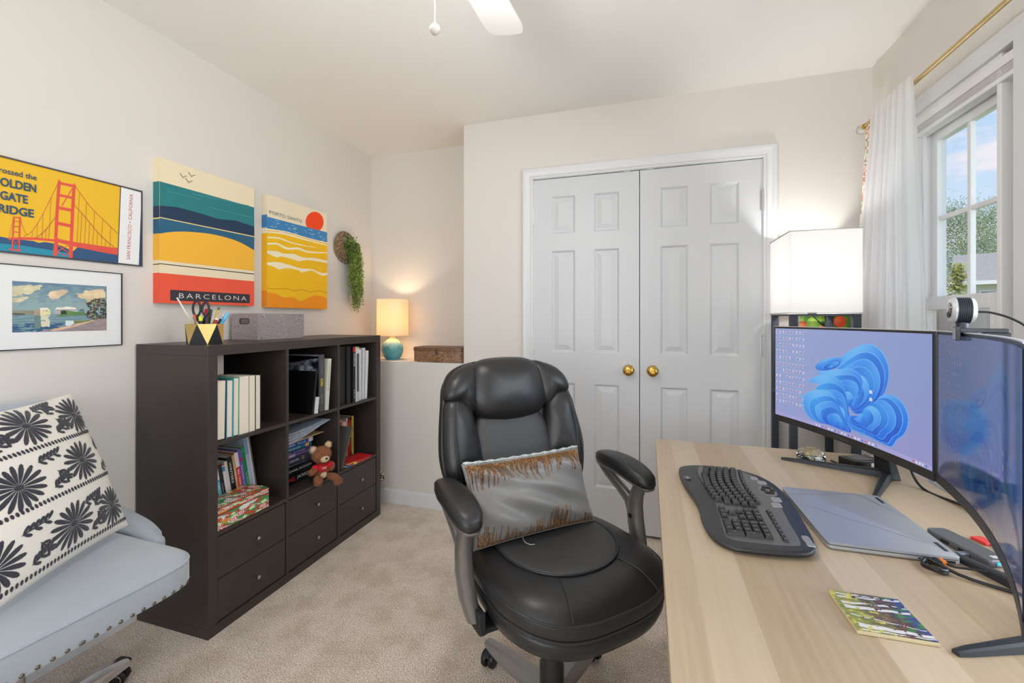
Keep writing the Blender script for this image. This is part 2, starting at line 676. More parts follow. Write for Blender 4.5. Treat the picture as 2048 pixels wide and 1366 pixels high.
def door(n, x0, x1, hinge_side):
    W_ = x1 - x0
    root = MB()
    yf = YB + 0.0
    z0, z1 = 0.018, 2.050
    px = [(0.107, 0.250), (0.357, 0.500)]
    pz = [(0.255, 0.847), (1.026, 1.624), (1.723, 1.945)]
    xs = [0, px[0][0], px[0][1], px[1][0], px[1][1], W_]
    zs = [z0, pz[0][0], pz[0][1], pz[1][0], pz[1][1], pz[2][0], pz[2][1], z1]
    for i in range(5):
        for j in range(7):
            a, b, c_, d = x0 + xs[i], x0 + xs[i + 1], zs[j], zs[j + 1]
            if i in (1, 3) and j in (1, 3, 5):
                prev = None
                for inset, dep in ((0, 0), (0.004, 0.002), (0.011, 0.010), (0.017, 0.010), (0.044, 0.003)):
                    ring = [(a + inset, yf + dep, c_ + inset), (b - inset, yf + dep, c_ + inset), (b - inset, yf + dep, d - inset), (a + inset, yf + dep, d - inset)]
                    if prev:
                        root.rings([prev, ring], cap=False)
                    prev = ring
                root.poly(prev)
            else:
                root.poly([(a, yf, c_), (b, yf, c_), (b, yf, d), (a, yf, d)])
    y2 = yf + 0.035
    for q in ([(x0, yf, z0), (x0, y2, z0), (x0, y2, z1), (x0, yf, z1)], [(x1, yf, z0), (x1, y2, z0), (x1, y2, z1), (x1, yf, z1)],
              [(x0, yf, z1), (x1, yf, z1), (x1, y2, z1), (x0, y2, z1)], [(x0, yf, z0), (x1, yf, z0), (x1, y2, z0), (x0, y2, z0)],
              [(x0, y2, z0), (x1, y2, z0), (x1, y2, z1), (x0, y2, z1)]):
        root.poly(q)
    d = root.build('door_%d' % n, M_door, fix=True)
    d['kind'] = 'structure'
    # knob
    kx = -0.102 if n == 1 else 0.026
    k = MB()
    Mk = Matrix.Translation((kx, yf, 0.934)) @ Matrix.Rotation(PI / 2, 4, 'X')
    k.lathe([(0.0, 0), (0.029, 0), (0.031, 0.003), (0.027, 0.008), (0.014, 0.011), (0.011, 0.022), (0.013, 0.028), (0.024, 0.034), (0.0275, 0.044),
             (0.026, 0.055), (0.018, 0.060), (0.012, 0.0605), (0.009, 0.057), (0, 0.057)], 36, M=Mk)
    kn = k.build('door_knob', M_brass, parent=d, smooth=40)
    # hinges
    hx = x0 - 0.002 if hinge_side < 0 else x1 + 0.002
    for hz in (1.835, 1.083, 0.25):
        h = MB()
        h.lathe([(0.006, -0.052), (0.006, 0.052)], 12, c=(hx, yf - 0.006, hz))
        h.lathe([(0.0075, 0.052), (0.004, 0.058), (0, 0.058)], 12, c=(hx, yf - 0.006, hz))
        h.box(hx - 0.012, hx + 0.012, yf - 0.003, yf + 0.001, hz - 0.05, hz + 0.05)
        h.build('hinge', M_steel if n == 2 else M_trim, parent=d, smooth=40)
    return d


door(1, -0.653, -0.0445, -1)
door(2, -0.0405, 0.566, 1)


# ------------------------------------------------------------------ windows of the right wall
def glass_mat():
    m = bpy.data.materials.new('window_glass')
    m.use_nodes = True
    n = m.node_tree
    n.nodes.clear()
    o = n.nodes.new('ShaderNodeOutputMaterial')
    t = n.nodes.new('ShaderNodeBsdfTransparent')
    g = n.nodes.new('ShaderNodeBsdfGlossy')
    g.inputs['Roughness'].default_value = 0.0
    f = n.nodes.new('ShaderNodeFresnel')
    f.inputs['IOR'].default_value = 1.35
    mi = n.nodes.new('ShaderNodeMixShader')
    n.links.new(f.outputs[0], mi.inputs[0])
    n.links.new(t.outputs[0], mi.inputs[1])
    n.links.new(g.outputs[0], mi.inputs[2])
    n.links.new(mi.outputs[0], o.inputs[0])
    return m


M_wglass = glass_mat()


def frame_rect(m, x0, x1, ya, yb, za, zb, wy, wz0, wz1):
    """rectangular sash: stiles and rails"""
    m.box(x0, x1, ya, ya + wy, za, zb)
    m.box(x0, x1, yb - wy, yb, za, zb)
    m.box(x0, x1, ya + wy, yb - wy, za, za + wz0)
    m.box(x0, x1, ya + wy, yb - wy, zb - wz1, zb)


def window(n, ya, yb, pad=None):
    root = MB()
    if pad:                                   # wide stepped jamb towards the mullion
        root.box(XR + 0.004, XR + 0.082, pad, pad + 0.022, WZ0, WZ1)
        root.box(XR + 0.040, XR + 0.082, pad + 0.022, pad + 0.048, WZ0, WZ1)
        root.box(XR + 0.060, XR + 0.082, pad + 0.048, ya, WZ0, WZ1)
    # frame lining the opening, with stepped stops
    za, zb = WZ0, WZ1
    root.box(XR + 0.002, XR + 0.082, ya, ya + 0.018, za, zb)
    root.box(XR + 0.002, XR + 0.082, yb - 0.018, yb, za, zb)
    root.box(XR + 0.002, XR + 0.082, ya + 0.018, yb - 0.018, zb - 0.018, zb)
    root.box(XR + 0.002, XR + 0.082, ya + 0.018, yb - 0.018, za, za + 0.02)
    root.box(XR + 0.016, XR + 0.028, ya + 0.018, ya + 0.030, za + 0.02, zb - 0.018)
    root.box(XR + 0.016, XR + 0.028, yb - 0.030, yb - 0.018, za + 0.02, zb - 0.018)
    w_ = root.build('window_%d' % n, M_vinyl, bevel=0.002)
    w_['kind'] = 'structure'
    a, b = ya + 0.018, yb - 0.018
    # upper sash
    s = MB()
    frame_rect(s, XR + 0.045, XR + 0.075, a, b, 1.262, zb - 0.018, 0.042, 0.046, 0.104)
    yc = (a + b) / 2
    gz0, gz1 = 1.308, zb - 0.122
    cols = 2 if yb - ya < 0.8 else 4
    for i in range(1, cols):
        y = a + 0.042 + (b - a - 0.084) * i / cols
        s.box(XR + 0.050, XR + 0.066, y - 0.009, y + 0.009, gz0, gz1)
    zm = (gz0 + gz1) / 2
    s.box(XR + 0.051, XR + 0.065, a + 0.042, b - 0.042, zm - 0.009, zm + 0.009)
    so = s.build('upper_sash', M_vinyl, parent=w_, bevel=0.002)
    MB().poly([(XR + 0.058, a + 0.04, gz0 - 0.005), (XR + 0.058, b - 0.04, gz0 - 0.005), (XR + 0.058, b - 0.04, gz1 + 0.005), (XR + 0.058, a + 0.04, gz1 + 0.005)]).build('glass_pane', M_wglass, parent=so)
    s = MB()
    frame_rect(s, XR + 0.012, XR + 0.042, a, b, za + 0.02, 1.308, 0.046, 0.07, 0.05)
    lo = s.build('lower_sash', M_vinyl, parent=w_, bevel=0.002)
    MB().poly([(XR + 0.027, a + 0.044, za + 0.085), (XR + 0.027, b - 0.044, za + 0.085), (XR + 0.027, b - 0.044, 1.262), (XR + 0.027, a + 0.044, 1.262)]).build('glass_pane', M_wglass, parent=lo)
    return w_


window(1, 1.735, 2.19, 1.655)
window(2, 0.22, 1.60)
# casing, stool and apron round both windows
m = MB()
prof = [(0.0, 0.0), (0.0, 0.010), (0.012, 0.013), (0.030, 0.015), (0.040, 0.019), (0.052, 0.019), (0.057, 0.012), (0.057, 0)]
rs = []
for (sy, sz, Y, Z) in ((-1, 0, 0.22, WZ0 + 0.005), (-1, 1, 0.22, WZ1), (1, 1, 2.19, WZ1), (1, 0, 2.19, WZ0 + 0.005)):
    rs.append([(XR - p, Y + sy * d, Z + sz * d) for d, p in prof])
m.rings(rs)
m.box(XR - 0.014, XR + 0.001, 1.592, 1.662, WZ0, WZ1)
m.box(XR - 0.045, XR + 0.02, 0.14, 2.27, WZ0 - 0.022, WZ0 + 0.003)
m.box(XR - 0.012, XR, 0.16, 2.25, WZ0 - 0.08, WZ0 - 0.022)
S('trim_2', m, M_trim, smooth=25)

# raised cellular shades
for ya, yb, lab in ((1.665, 2.168, 'white pleated shade raised to the top of the narrow corner window'), (0.245, 1.578, 'wide white pleated shade raised at the near window beside the monitors')):
    t = thing('window_shade', lab, 'window shade', (XR + 0.012, (ya + yb) / 2, WZ1 - 0.018), group=None)
    hw = (yb - ya) / 2
    MB().box(-0.016, 0.024, -hw, hw, -0.030, 0).build('headrail', M_vinyl, parent=t, bevel=0.003)
    p = MB()
    pr = []
    for i in range(9):
        z = -0.030 - i * 0.0035
        pr.append((-0.014 if i % 2 else -0.006, z))
    prb = [(0.022 if i % 2 else 0.014, -0.030 - i * 0.0035) for i in range(8, -1, -1)]
    pr = pr + prb
    p.rings([[(x, -hw + 0.003, z) for x, z in pr], [(x, hw - 0.003, z) for x, z in pr]])
    p.build('pleated_fabric', mat('shade_fabric', (226, 224, 222), 0.85, trans=0), parent=t)
    MB().box(-0.015, 0.023, -hw + 0.002, hw - 0.002, -0.074, -0.058).build('bottom_rail', M_vinyl, parent=t, bevel=0.003)

# unseen window added behind the camera to let fill light in, simple frame
m = MB()
for (a, b) in ((-1.6, -0.45), (-0.45, 0.7)):
    m.box(a, a + 0.05, YF - 0.1, YF - 0.04, 0.7, 2.2)
    m.box(b - 0.05, b, YF - 0.1, YF - 0.04, 0.7, 2.2)
    m.box(a + 0.05, b - 0.05, YF - 0.1, YF - 0.04, 0.7, 0.76)
    m.box(a + 0.05, b - 0.05, YF - 0.1, YF - 0.04, 2.14, 2.2)
    m.box(a + 0.05, b - 0.05, YF - 0.1, YF - 0.04, 1.42, 1.47)
o = m.build('window_3', M_vinyl)
o['kind'] = 'structure'

# ------------------------------------------------------------------ curtain rod and curtains
RX, RZ = 0.955, 2.108
t = thing('curtain_rod', 'slim brass curtain rod along the top of the window wall with a glass finial', 'curtain rod', (RX, 1.2, RZ))
MB().tube([(0, -1.1, 0), (0, 1.19, 0)], 0.0085, 16).build('rod', mat('brushed_brass', (204, 178, 128), 0.3, metal=1.0), parent=t, smooth=40)
f = MB()
f.lathe([(0, 0), (0.012, 0.001), (0.013, 0.012), (0.008, 0.016), (0.008, 0.022)], 20, M=Matrix.Translation((0, 1.19, 0)) @ Matrix.Rotation(-PI / 2, 4, 'X'))
f.build('finial_collar', M_brass, parent=t, smooth=40)
f = MB()
f.lathe([(0, 0.02), (0.012, 0.023), (0.020, 0.032), (0.023, 0.042), (0.020, 0.053), (0.012, 0.061), (0, 0.064)], 10, M=Matrix.Translation((0, 1.19, 0)) @ Matrix.Rotation(-PI / 2, 4, 'X'))
f.build('finial', M_glass, parent=t)
for y in (1.17, 0.0, -1.05):
    b = MB()
    b.tube([(XR - RX, y, -0.02), (0.02, y, -0.02), (0.0, y, -0.012)], 0.005, 10)
    b.box(XR - RX - 0.004, XR - RX, y - 0.012, y + 0.012, -0.05, 0.015)
    b.build('bracket', M_brass, parent=t, smooth=40)


def sheer_mat(name, c, alpha, transl, emitless=True):
    m = bpy.data.materials.new(name)
    m.use_nodes = True
    n = m.node_tree
    n.nodes.clear()
    o = n.nodes.new('ShaderNodeOutputMaterial')
    d = n.nodes.new('ShaderNodeBsdfDiffuse'); d.inputs['Color'].default_value = lin4(c)
    tl = n.nodes.new('ShaderNodeBsdfTranslucent'); tl.inputs['Color'].default_value = lin4(c)
    tp = n.nodes.new('ShaderNodeBsdfTransparent')
    m1 = n.nodes.new('ShaderNodeMixShader'); m1.inputs[0].default_value = transl
    m2 = n.nodes.new('ShaderNodeMixShader'); m2.inputs[0].default_value = alpha
    n.links.new(d.outputs[0], m1.inputs[1]); n.links.new(tl.outputs[0], m1.inputs[2])
    n.links.new(tp.outputs[0], m2.inputs[1]); n.links.new(m1.outputs[0], m2.inputs[2])
    n.links.new(m2.outputs[0], o.inputs[0])
    return m


M_sheer = sheer_mat('white_sheer_voile', (246, 246, 248), 0.84, 0.50)


def curtain(name, label, ytop, ybot, zt, zb, folds, amp, m, x0, seed, hem=True, flare=0.5):
    r = random.Random(seed)
    ph = [r.uniform(0, 6.28) for _ in range(4)]

    def fn(u, v):
        # v: 0 bottom .. 1 top ; u: 0 near .. 1 far
        z = zb + (zt - zb) * v
        k = min(1.0, (1 - v) / flare)
        k = k * k * (3 - 2 * k)
        ya = ytop[0] + (ybot[0] - ytop[0]) * k
        yb = ytop[1] + (ybot[1] - ytop[1]) * k
        uu = u + 0.02 * math.sin(5 * u + ph[1] + 2 * v) * (1 - v)
        y = ya + (yb - ya) * uu
        a = amp * (0.35 + 0.65 * min(1, (1 - v) * 5))
        w_ = math.sin(2 * PI * folds * uu + ph[0] + 0.7 * math.sin(3 * v + ph[2])) + 0.35 * math.sin(2 * PI * folds * 2.3 * uu + ph[3] + v) + 0.16 * math.sin(2 * PI * folds * 5.3 * uu + ph[1])
        x = x0 + a * w_
        if v > 0.985:
            x = x0 + (x - x0) * 0.6
        return (x, y, z)
    mb = MB()
    mb.grid(fn, 260, 60)
    o = mb.build(name, m, smooth=180, fix=False)
    tag(o, label, 'curtain')
    return o


curtain('sheer_curtain', 'white sheer curtain gathered on the brass rod beside the corner window', (1.985, 2.30), (1.925, 2.44), RZ + 0.022, 0.03, 7, 0.017, M_sheer, 0.936, 3)


def floral_mat():
    m = bpy.data.materials.new('floral_curtain_print')
    m.use_nodes = True
    n = m.node_tree
    b = n.nodes['Principled BSDF']
    b.inputs['Roughness'].default_value = 0.9
    co = n.nodes.new('ShaderNodeTexCoord')
    ma = n.nodes.new('ShaderNodeMapping'); ma.inputs['Scale'].default_value = (1, 22, 15)
    vo = n.nodes.new('ShaderNodeTexVoronoi'); vo.inputs['Scale'].default_value = 1.6
    nn = n.nodes.new('ShaderNodeTexNoise'); nn.inputs['Scale'].default_value = 1.5; nn.inputs['Detail'].default_value = 3
    n.links.new(co.outputs['Object'], ma.inputs['Vector'])
    n.links.new(ma.outputs['Vector'], nn.inputs['Vector'])
    n.links.new(ma.outputs['Vector'], vo.inputs['Vector'])
    r = n.nodes.new('ShaderNodeValToRGB')
    r.color_ramp.interpolation = 'CONSTANT'
    els = r.color_ramp.elements
    els[0].position = 0; els[0].color = lin4('F0ECE4')
    els[1].position = 0.50; els[1].color = lin4('DDA48E')
    for p, c_ in ((0.56, 'F0ECE4'), (0.60, '98A88C'), (0.66, 'C88A70'), (0.70, 'F0ECE4')):
        e = els.new(p); e.color = lin4(c_)
    mm = n.nodes.new('ShaderNodeMath'); mm.operation = 'ADD'
    m3 = n.nodes.new('ShaderNodeMath'); m3.operation = 'MULTIPLY'; m3.inputs[1].default_value = 0.18
    n.links.new(vo.outputs['Distance'], m3.inputs[0])
    n.links.new(nn.outputs['Fac'], mm.inputs[0]); n.links.new(m3.outputs[0], mm.inputs[1])
    n.links.new(mm.outputs[0], r.inputs['Fac']); n.links.new(r.outputs['Color'], b.inputs['Base Color'])
    return m


curtain('floral_curtain', 'patterned curtain with orange and green flowers pushed to the far end of the rod', (2.295, 2.375), (2.40, 2.462), RZ + 0.012, 0.03, 3, 0.014, floral_mat(), 0.955, 5)

# ------------------------------------------------------------------ outdoors
S('ground', MB().box(1.5, 70, -30, 80, -3.1, -3.0), mat('lawn', (120, 140, 78), 0.95, noise=(0.6, 0.2, U3, (150, 160, 100))))
M_leafm = {}


def tree(x, y, zb, h, r, n, c1, c2, label, seed, conical=False, shade=0):
    t = thing('tree', label, 'tree', (x, y, zb), group=None)
    R_ = random.Random(seed)
    ml = mat('tree_leaves_' + str(seed), c1, 0.8, noise=(1.4, 0.2, U3, c2))
    MB().tube([(0, 0, 0), (0.1, 0.05, h * 0.35), (0, 0.1, h * 0.8)], [0.16, 0.12, 0.04], 8).build('trunk', mat('tree_bark', (92, 78, 66), 0.9), parent=t, smooth=60)
    # crown from clumps of leaves
    mb = MB()
    clumps = []
    for i in range(110):
        if conical:
            zz = R_.uniform(0.12, 1.0)
            rr = r * (1 - zz) * R_.uniform(0.3, 1.0)
            clumps.append((rr, zz * h))
        else:
            a = R_.uniform(-1, 1)
            zz = h * 0.62 + a * h * 0.38
            rr = r * math.sqrt(max(0, 1 - a * a)) * R_.uniform(0.2, 0.95)
            clumps.append((rr, zz))
    per = n // len(clumps)
    for rr, zz in clumps:
        th = R_.uniform(0, 2 * PI)
        cx_, cy_ = rr * math.cos(th), rr * math.sin(th)
        cr_ = r * (0.27 if not conical else 0.2)
        for k in range(per):
            d = Vector((R_.gauss(0, 1), R_.gauss(0, 1), R_.gauss(0, 0.8))) * cr_ * 0.55
            p = Vector((cx_, cy_, zz)) + d
            s_ = R_.uniform(0.05, 0.11) * (r / 5.2 if not conical else 0.6)
            a1 = Vector((R_.gauss(0, 1), R_.gauss(0, 1), R_.gauss(0, 1))).normalized()
            a2 = a1.orthogonal().normalized()
            mb.add([p + a1 * s_, p + a2 * s_ * 0.55, p - a1 * s_, p - a2 * s_ * 0.55], [(0, 1, 2, 3)])
    mb.build('foliage', ml, parent=t, fix=False)
    return t


tree(20.5, 40.0, -3, 12.0, 4.6, 34000, (112, 128, 84), (158, 172, 122), 'broad leafy tree behind the left end of the neighbouring house', 11)
tree(27.8, 46.5, -3, 13.4, 4.7, 34000, (118, 134, 92), (164, 176, 130), 'tallest tree rising behind the house roof in the window view', 12)
tree(9.5, 17.6, -3, 5.9, 0.8, 5000, (158, 162, 84), (190, 188, 110), 'small yellow-green young tree in front of the house corner', 14, conical=True)
tree(6.1, 11.0, -3, 4.25, 1.6, 9000, (130, 142, 74), (168, 172, 106), 'low green shrub seen through the lower sash', 15)


# neighbouring house
def house():
    t = thing('house', 'pale cream house with grey shingle roof across the street', 'house', (18.6, 24.75, -3), rz=math.radians(-30))
    W_, D_, H_ = 9.0, 7.0, 6.0
    M_sid = mat('cream_siding', (226, 220, 196), 0.8, bump=(3, 0.2, 0.01, (0.1, 0.1, 12)))
    MB().box(-W_ / 2, W_ / 2, 0, D_, 0, H_).build('wall', M_sid, parent=t)
    r = MB()
    rid = H_ + 1.7
    r.rings([[(-W_ / 2 - 0.4, -0.45, H_), (-W_ / 2 - 0.4, D_ / 2, rid), (-W_ / 2 - 0.4, D_ + 0.45, H_), (-W_ / 2 - 0.4, D_ + 0.45, H_ - 0.12), (-W_ / 2 - 0.4, -0.45, H_ - 0.12)],
             [(W_ / 2 + 0.4, -0.45, H_), (W_ / 2 + 0.4, D_ / 2, rid), (W_ / 2 + 0.4, D_ + 0.45, H_), (W_ / 2 + 0.4, D_ + 0.45, H_ - 0.12), (W_ / 2 + 0.4, -0.45, H_ - 0.12)]])
    r.build('roof', mat('grey_shingles', (164, 156, 150), 0.9, noise=(8, 0.2, U3, (184, 176, 170))), parent=t)
    MB().box(-W_ / 2 - 0.42, W_ / 2 + 0.42, -0.55, -0.40, H_ - 0.16, H_ + 0.02).build('gutter', M_vinyl, parent=t)
    for i in range(5):
        x = -W_ / 2 + 0.6 + i * 1.75
        f_ = MB()
        f_.box(x, x + 1.15, -0.06, 0.0, 4.1, 5.6)
        fo = f_.build('window', M_vinyl, parent=t)
        g = MB()
        g.box(x + 0.08, x + 0.54, -0.075, -0.06, 4.2, 5.5)
        g.box(x + 0.61, x + 1.07, -0.075, -0.06, 4.2, 5.5)
        g.build('pane', mat('dark_window_pane', (120, 132, 140), 0.1), parent=fo)
    return t


house()

# ------------------------------------------------------------------ cube bookcase
BX, BY = -1.594, 1.2387      # front plane and near end
KD = 0.39
T4, T1 = 0.040, 0.015
CW = (1.12 - 2 * T4 - 2 * T1) / 3
CY = [BY + T4 + i * (CW + T1) for i in range(3)]           # cell starts along Y
CZ = [T4 + i * (CW + T1) for i in range(3)]                # cell starts in height
kal = thing('bookcase', 'black-brown nine-cube bookcase with drawers in its bottom row against the left wall', 'bookcase', (BX, BY, 0))
for q in (0, 1.12 - T4):
    MB().box(-KD, 0, q, q + T4, T4, 1.08).build('side_panel', M_wenge, parent=kal, bevel=0.0012)
MB().box(-KD, 0, 0, 1.12, 1.08, 1.12).build('top_panel', M_wengeh, parent=kal, bevel=0.0012)
MB().box(-KD, 0, 0, 1.12, 0, T4 - 0.0005).build('bottom_panel', M_wengeh, parent=kal, bevel=0.0012)
for i in (1, 2):
    y = CY[i] - T1 - BY
    MB().box(-KD + 0.004, -0.001, y, y + T1, T4, 1.08).build('divider', M_wenge, parent=kal)
for j in (1, 2):
    z = CZ[j] - T1
    for i in range(3):
        MB().box(-KD + 0.004, -0.0015, CY[i] - BY, CY[i] - BY + CW, z, z + T1).build('shelf', M_wengeh, parent=kal)
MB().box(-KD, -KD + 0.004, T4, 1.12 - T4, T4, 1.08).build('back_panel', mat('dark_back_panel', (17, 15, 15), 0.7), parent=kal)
for i in range(3):
    for j in range(2):
        y0 = CY[i] - BY + 0.003
        y1 = y0 + CW - 0.006
        h = (CW - 0.006) / 2
        z0 = T4 + 0.003 + j * h
        d = MB().box(-0.020, -0.004, y0, y1, z0 + 0.001, z0 + h - 0.002)
        d.box(-0.30, -0.021, y0 + 0.006, y1 - 0.006, z0 + 0.012, z0 + h - 0.02)
        dr = d.build('drawer', M_wengeh, parent=kal, bevel=0.0008)
        k = MB()
        k.lathe([(0.004, 0), (0.004, 0.012), (0.0055, 0.017), (0.0075, 0.024), (0.0075, 0.027), (0.006, 0.0285), (0, 0.0285)], 18,
                M=Matrix.Translation((-0.004, (y0 + y1) / 2, z0 + h / 2 + 0.002)) @ Matrix.Rotation(PI / 2, 4, 'Y'))
        k.build('knob', M_steel, parent=dr, smooth=40)

# ------------------------------------------------------------------ books
M_page = mat('book_pages', (226, 217, 200), 0.85, bump=(300, 0.35, 0.0006, (14, 0.2, 0.2)))
_cm = {}


def cmat(c, rough=0.42):
    k = (c, rough)
    if k not in _cm:
        _cm[k] = mat('book_cover_%s_%d' % (c, int(rough * 100)), c, rough)
    return _cm[k]


def book(y0, z0, t, h, d, cover, label, group, xf=BX - 0.016, out='spine', tilt=0.0, soft=False, texts=(), bands=(), name='book', yaw=0, spiral=None, pages=True, blank=False):
    bt = 0.0007 if soft else 0.0022
    if out == 'spine':
        M = Matrix.Rotation(PI / 2, 4, 'Z')
        if tilt >= 0:
            M = Matrix.Translation((xf, y0, z0)) @ Matrix.Rotation(tilt, 4, 'X') @ M
        else:
            M = Matrix.Translation((xf, y0 + t, z0)) @ Matrix.Rotation(tilt, 4, 'X') @ Matrix.Translation((0, -t, 0)) @ M
    elif out == 'pages':
        M = Matrix.Rotation(-PI / 2, 4, 'Z')
        if tilt >= 0:
            M = Matrix.Translation((xf - d, y0, z0)) @ Matrix.Rotation(tilt, 4, 'X') @ Matrix.Translation((0, t, 0)) @ M
        else:
            M = Matrix.Translation((xf - d, y0 + t, z0)) @ Matrix.Rotation(tilt, 4, 'X') @ M
    else:   # lying flat, spine to the room
        M = Matrix.Translation((xf, y0, z0)) @ Matrix.Rotation(yaw, 4, 'Z') @ Matrix(((0, -1, 0, 0), (0, 0, -1, h), (1, 0, 0, 0), (0, 0, 0, 1)))
    root = thing(name, label, 'notebook' if spiral else 'book', group=group, M=M)
    mats = [cmat(cover)]
    c = MB()
    if spiral:
        c.box(0, bt, 0.004, d, 0, h)
        c.box(t - bt, t, 0.004, d, 0, h)
    else:
        c.box(0, bt, 0, d, 0, h)
        c.box(t - bt, t, 0, d, 0, h)
        c.box(0, t, -0.0004, bt, 0, h)
    for (a, b, col) in bands:                 # coloured bands on the spine, a..b as fractions from the top
        mats.append(cmat(col))
        c.box(0.0002, t - 0.0002, -0.0008, -0.0003, h * (1 - b), h * (1 - a), len(mats) - 1)
    for (s, u0, u1, col, size) in texts:
        mats.append(cmat(col))
        gh = t * size
        vs, fs = text_geo(s, 0.01, 1.0)
        ww = (u1 - u0) * h
        add_text(c, s, lambda u, v: (v, -0.0011, h - u), u0 * h, t * (1 - size) / 2, w=ww, h=gh, mi=len(mats) - 1, off=0.01)
    c.build('cover', mats, parent=root, fix=True)
    if pages:
        pi_ = MB().box(bt, t - bt, (0.006 if spiral else bt), d - (0.001 if soft else 0.003), 0.001 if soft else 0.003, h - (0.001 if soft else 0.003))
        pi_.build('pages', M_page if not spiral else mat('white_paper', (236, 236, 236), 0.8), parent=root)
    if spiral:
        w_ = MB()
        for k in range(int(h / 0.0085) - 2):
            z = 0.012 + k * 0.0085
            pts = [(t / 2 + (t / 2 + 0.002) * math.cos(a), 0.004 + 0.0065 * math.sin(a), z) for a in [2 * PI * q / 8 for q in range(8)]]
            w_.tube(pts, 0.0009, 5, loop=True)
        w_.build('spiral_binding', mat('spiral_wire_' + spiral, spiral, 0.3, metal=0.3), parent=root)
    return root


zt, zm = CZ[2], CZ[1]
# top left cell: page edges outward
gl = 'books in the top cube nearest the camera'
book(CY[0] + 0.002, zt, 0.040, 0.236, 0.145, '1E1E24', 'hardback with black cover, pages outward, first in the top near cube', gl, xf=-1.606, out='pages', tilt=-0.02)
book(CY[0] + 0.046, zt, 0.028, 0.232, 0.145, '3E8FB4', 'hardback in blue jacket, pages outward, second from the near side of the cube', gl, xf=-1.606, out='pages', tilt=-0.01)
book(CY[0] + 0.075, zt, 0.027, 0.238, 0.145, '2F9A84', 'hardback in teal green jacket, pages outward, left of the thickest page block', gl, xf=-1.606, out='pages', tilt=-0.01)
book(CY[0] + 0.103, zt, 0.046, 0.240, 0.150, 'A89C8C', 'thickest paperback with a wide cream page block facing outward', gl, xf=-1.606, out='pages', soft=True)
book(CY[0] + 0.150, zt, 0.030, 0.238, 0.150, '3A322E', 'cream page-edged book right of the thickest paperback', gl, xf=-1.606, out='pages', soft=True)
book(CY[0] + 0.181, zt, 0.028, 0.237, 0.150, '26211F', 'last book of the near top cube, dark cover and cream pages outward', gl, xf=-1.606, out='pages')
book(CY[0] + 0.140, zt, 0.030, 0.328, 0.19, 'E8E2D2', 'tall cream volume standing behind the page-edged books, almost touching the top', gl, xf=-1.772, out='pages', soft=True)

# top middle cell
gm = 'books in the middle top cube'
b = book(1.838, zt, 0.038, 0.294, 0.27, '4A484C', 'large grey art book with yellow ROMA on its spine', gm, xf=-1.605,
         texts=[('ROMA', 0.42, 0.56, 'E8D820', 0.45), ('SPQR 1960', 0.70, 0.86, 'A8A8AA', 0.16), ('TUTTO SULLA CITTA', 0.10, 0.34, 'A8A8AA', 0.14)])


def romacover(U, V):
    c = np.ones(U.shape + (3,)) * rgb('0C0D10')
    n = fbm(U * 3, V * 4 + 3, 2.2, 5)
    band = (V > 0.70) & (V < 0.90 - 0.04 * np.sin(U * 5))
    g = np.clip((n - 0.38) * 2.6, 0, 1)[..., None]
    c = np.where(band[..., None], rgb('14161C') * (1 - g) + rgb('B6BAC8') * g, c)
    c = np.where(((V > 0.985) | (V < 0.70) & (V > 0.69))[..., None], rgb('9AA0AC'), c)
    return c


M_print = mat('glossy_print', (200, 200, 200), 0.25, attr=True)
M_printm = mat('matt_print', (200, 200, 200), 0.7, attr=True)
picture('cover_photo', lambda u, v: (-0.0006, 0.005 + (1 - u) * 0.262, 0.003 + v * 0.288), 100, 90, romacover, M_print, parent=b)
book(1.782, zt, 0.014, 0.214, 0.235, '08080A', 'black hardcover leaning on the large grey art book', gm, xf=-1.600, tilt=-0.13)
book(1.797, zt, 0.022, 0.082, 0.10, 'D8DAE2', 'small white booklet in front of the large grey art book', gm, xf=-1.596, tilt=-0.12, soft=True, name='booklet')
book(1.881, zt, 0.026, 0.268, 0.20, 'D6D5C8', 'pale cream book right of the grey art book', gm, xf=-1.605, tilt=-0.085, texts=[('CARTAS DE UN VIAJE AL SUR', 0.1, 0.62, '6A6A60', 0.3)])

# top right cell
gr_ = 'books and notebooks in the far top cube'
book(CY[2] + 0.006, zt, 0.070, 0.326, 0.26, '0B0B0D', 'thick black binder with a small white label low on its side', gr_, xf=-1.618, name='binder')
book(CY[2] + 0.078, zt, 0.034, 0.325, 0.24, '101013', 'tall black book right beside the black binder', gr_, xf=-1.612)
book(2.108, zt, 0.022, 0.322, 0.22, '17171A', 'black magazine binder spine with a red block and white lettering at its top', gr_, xf=-1.606,
     bands=[(0.02, 0.10, 'C42A30')], texts=[('DI-NOCHE', 0.13, 0.36, 'E6E6EA', 0.5), ('2 0 1 9', 0.78, 0.92, 'E6E6EA', 0.4)])
book(2.132, zt, 0.006, 0.318, 0.22, 'E4E4E6', 'thin white book between the black magazine binder and grey folder', gr_, xf=-1.604, soft=True)
book(2.141, zt, 0.022, 0.316, 0.22, '4A505C', 'slate grey folder with a lime green top edge', gr_, xf=-1.606, bands=[(0.0, 0.03, 'B8C43C'), (0.03, 0.12, 'DADCE0'), (0.82, 1.0, 'B9BDC4')])
book(2.168, zt, 0.020, 0.300, 0.20, 'E2E3E8', 'white spiral notebook right of the grey folder', gr_, spiral='D8D8DC', xf=-1.606)
book(2.194, zt, 0.024, 0.306, 0.20, 'CFCFD6', 'spiral notebook with dark red printed stripe', gr_, spiral='B4B4BA', xf=-1.606, tilt=-0.03)
book(2.224, zt, 0.018, 0.288, 0.20, 'F0F0F2', 'plain white spiral notebook, last one in the far top cube', gr_, spiral='EDEDEE', xf=-1.606, tilt=-0.06)

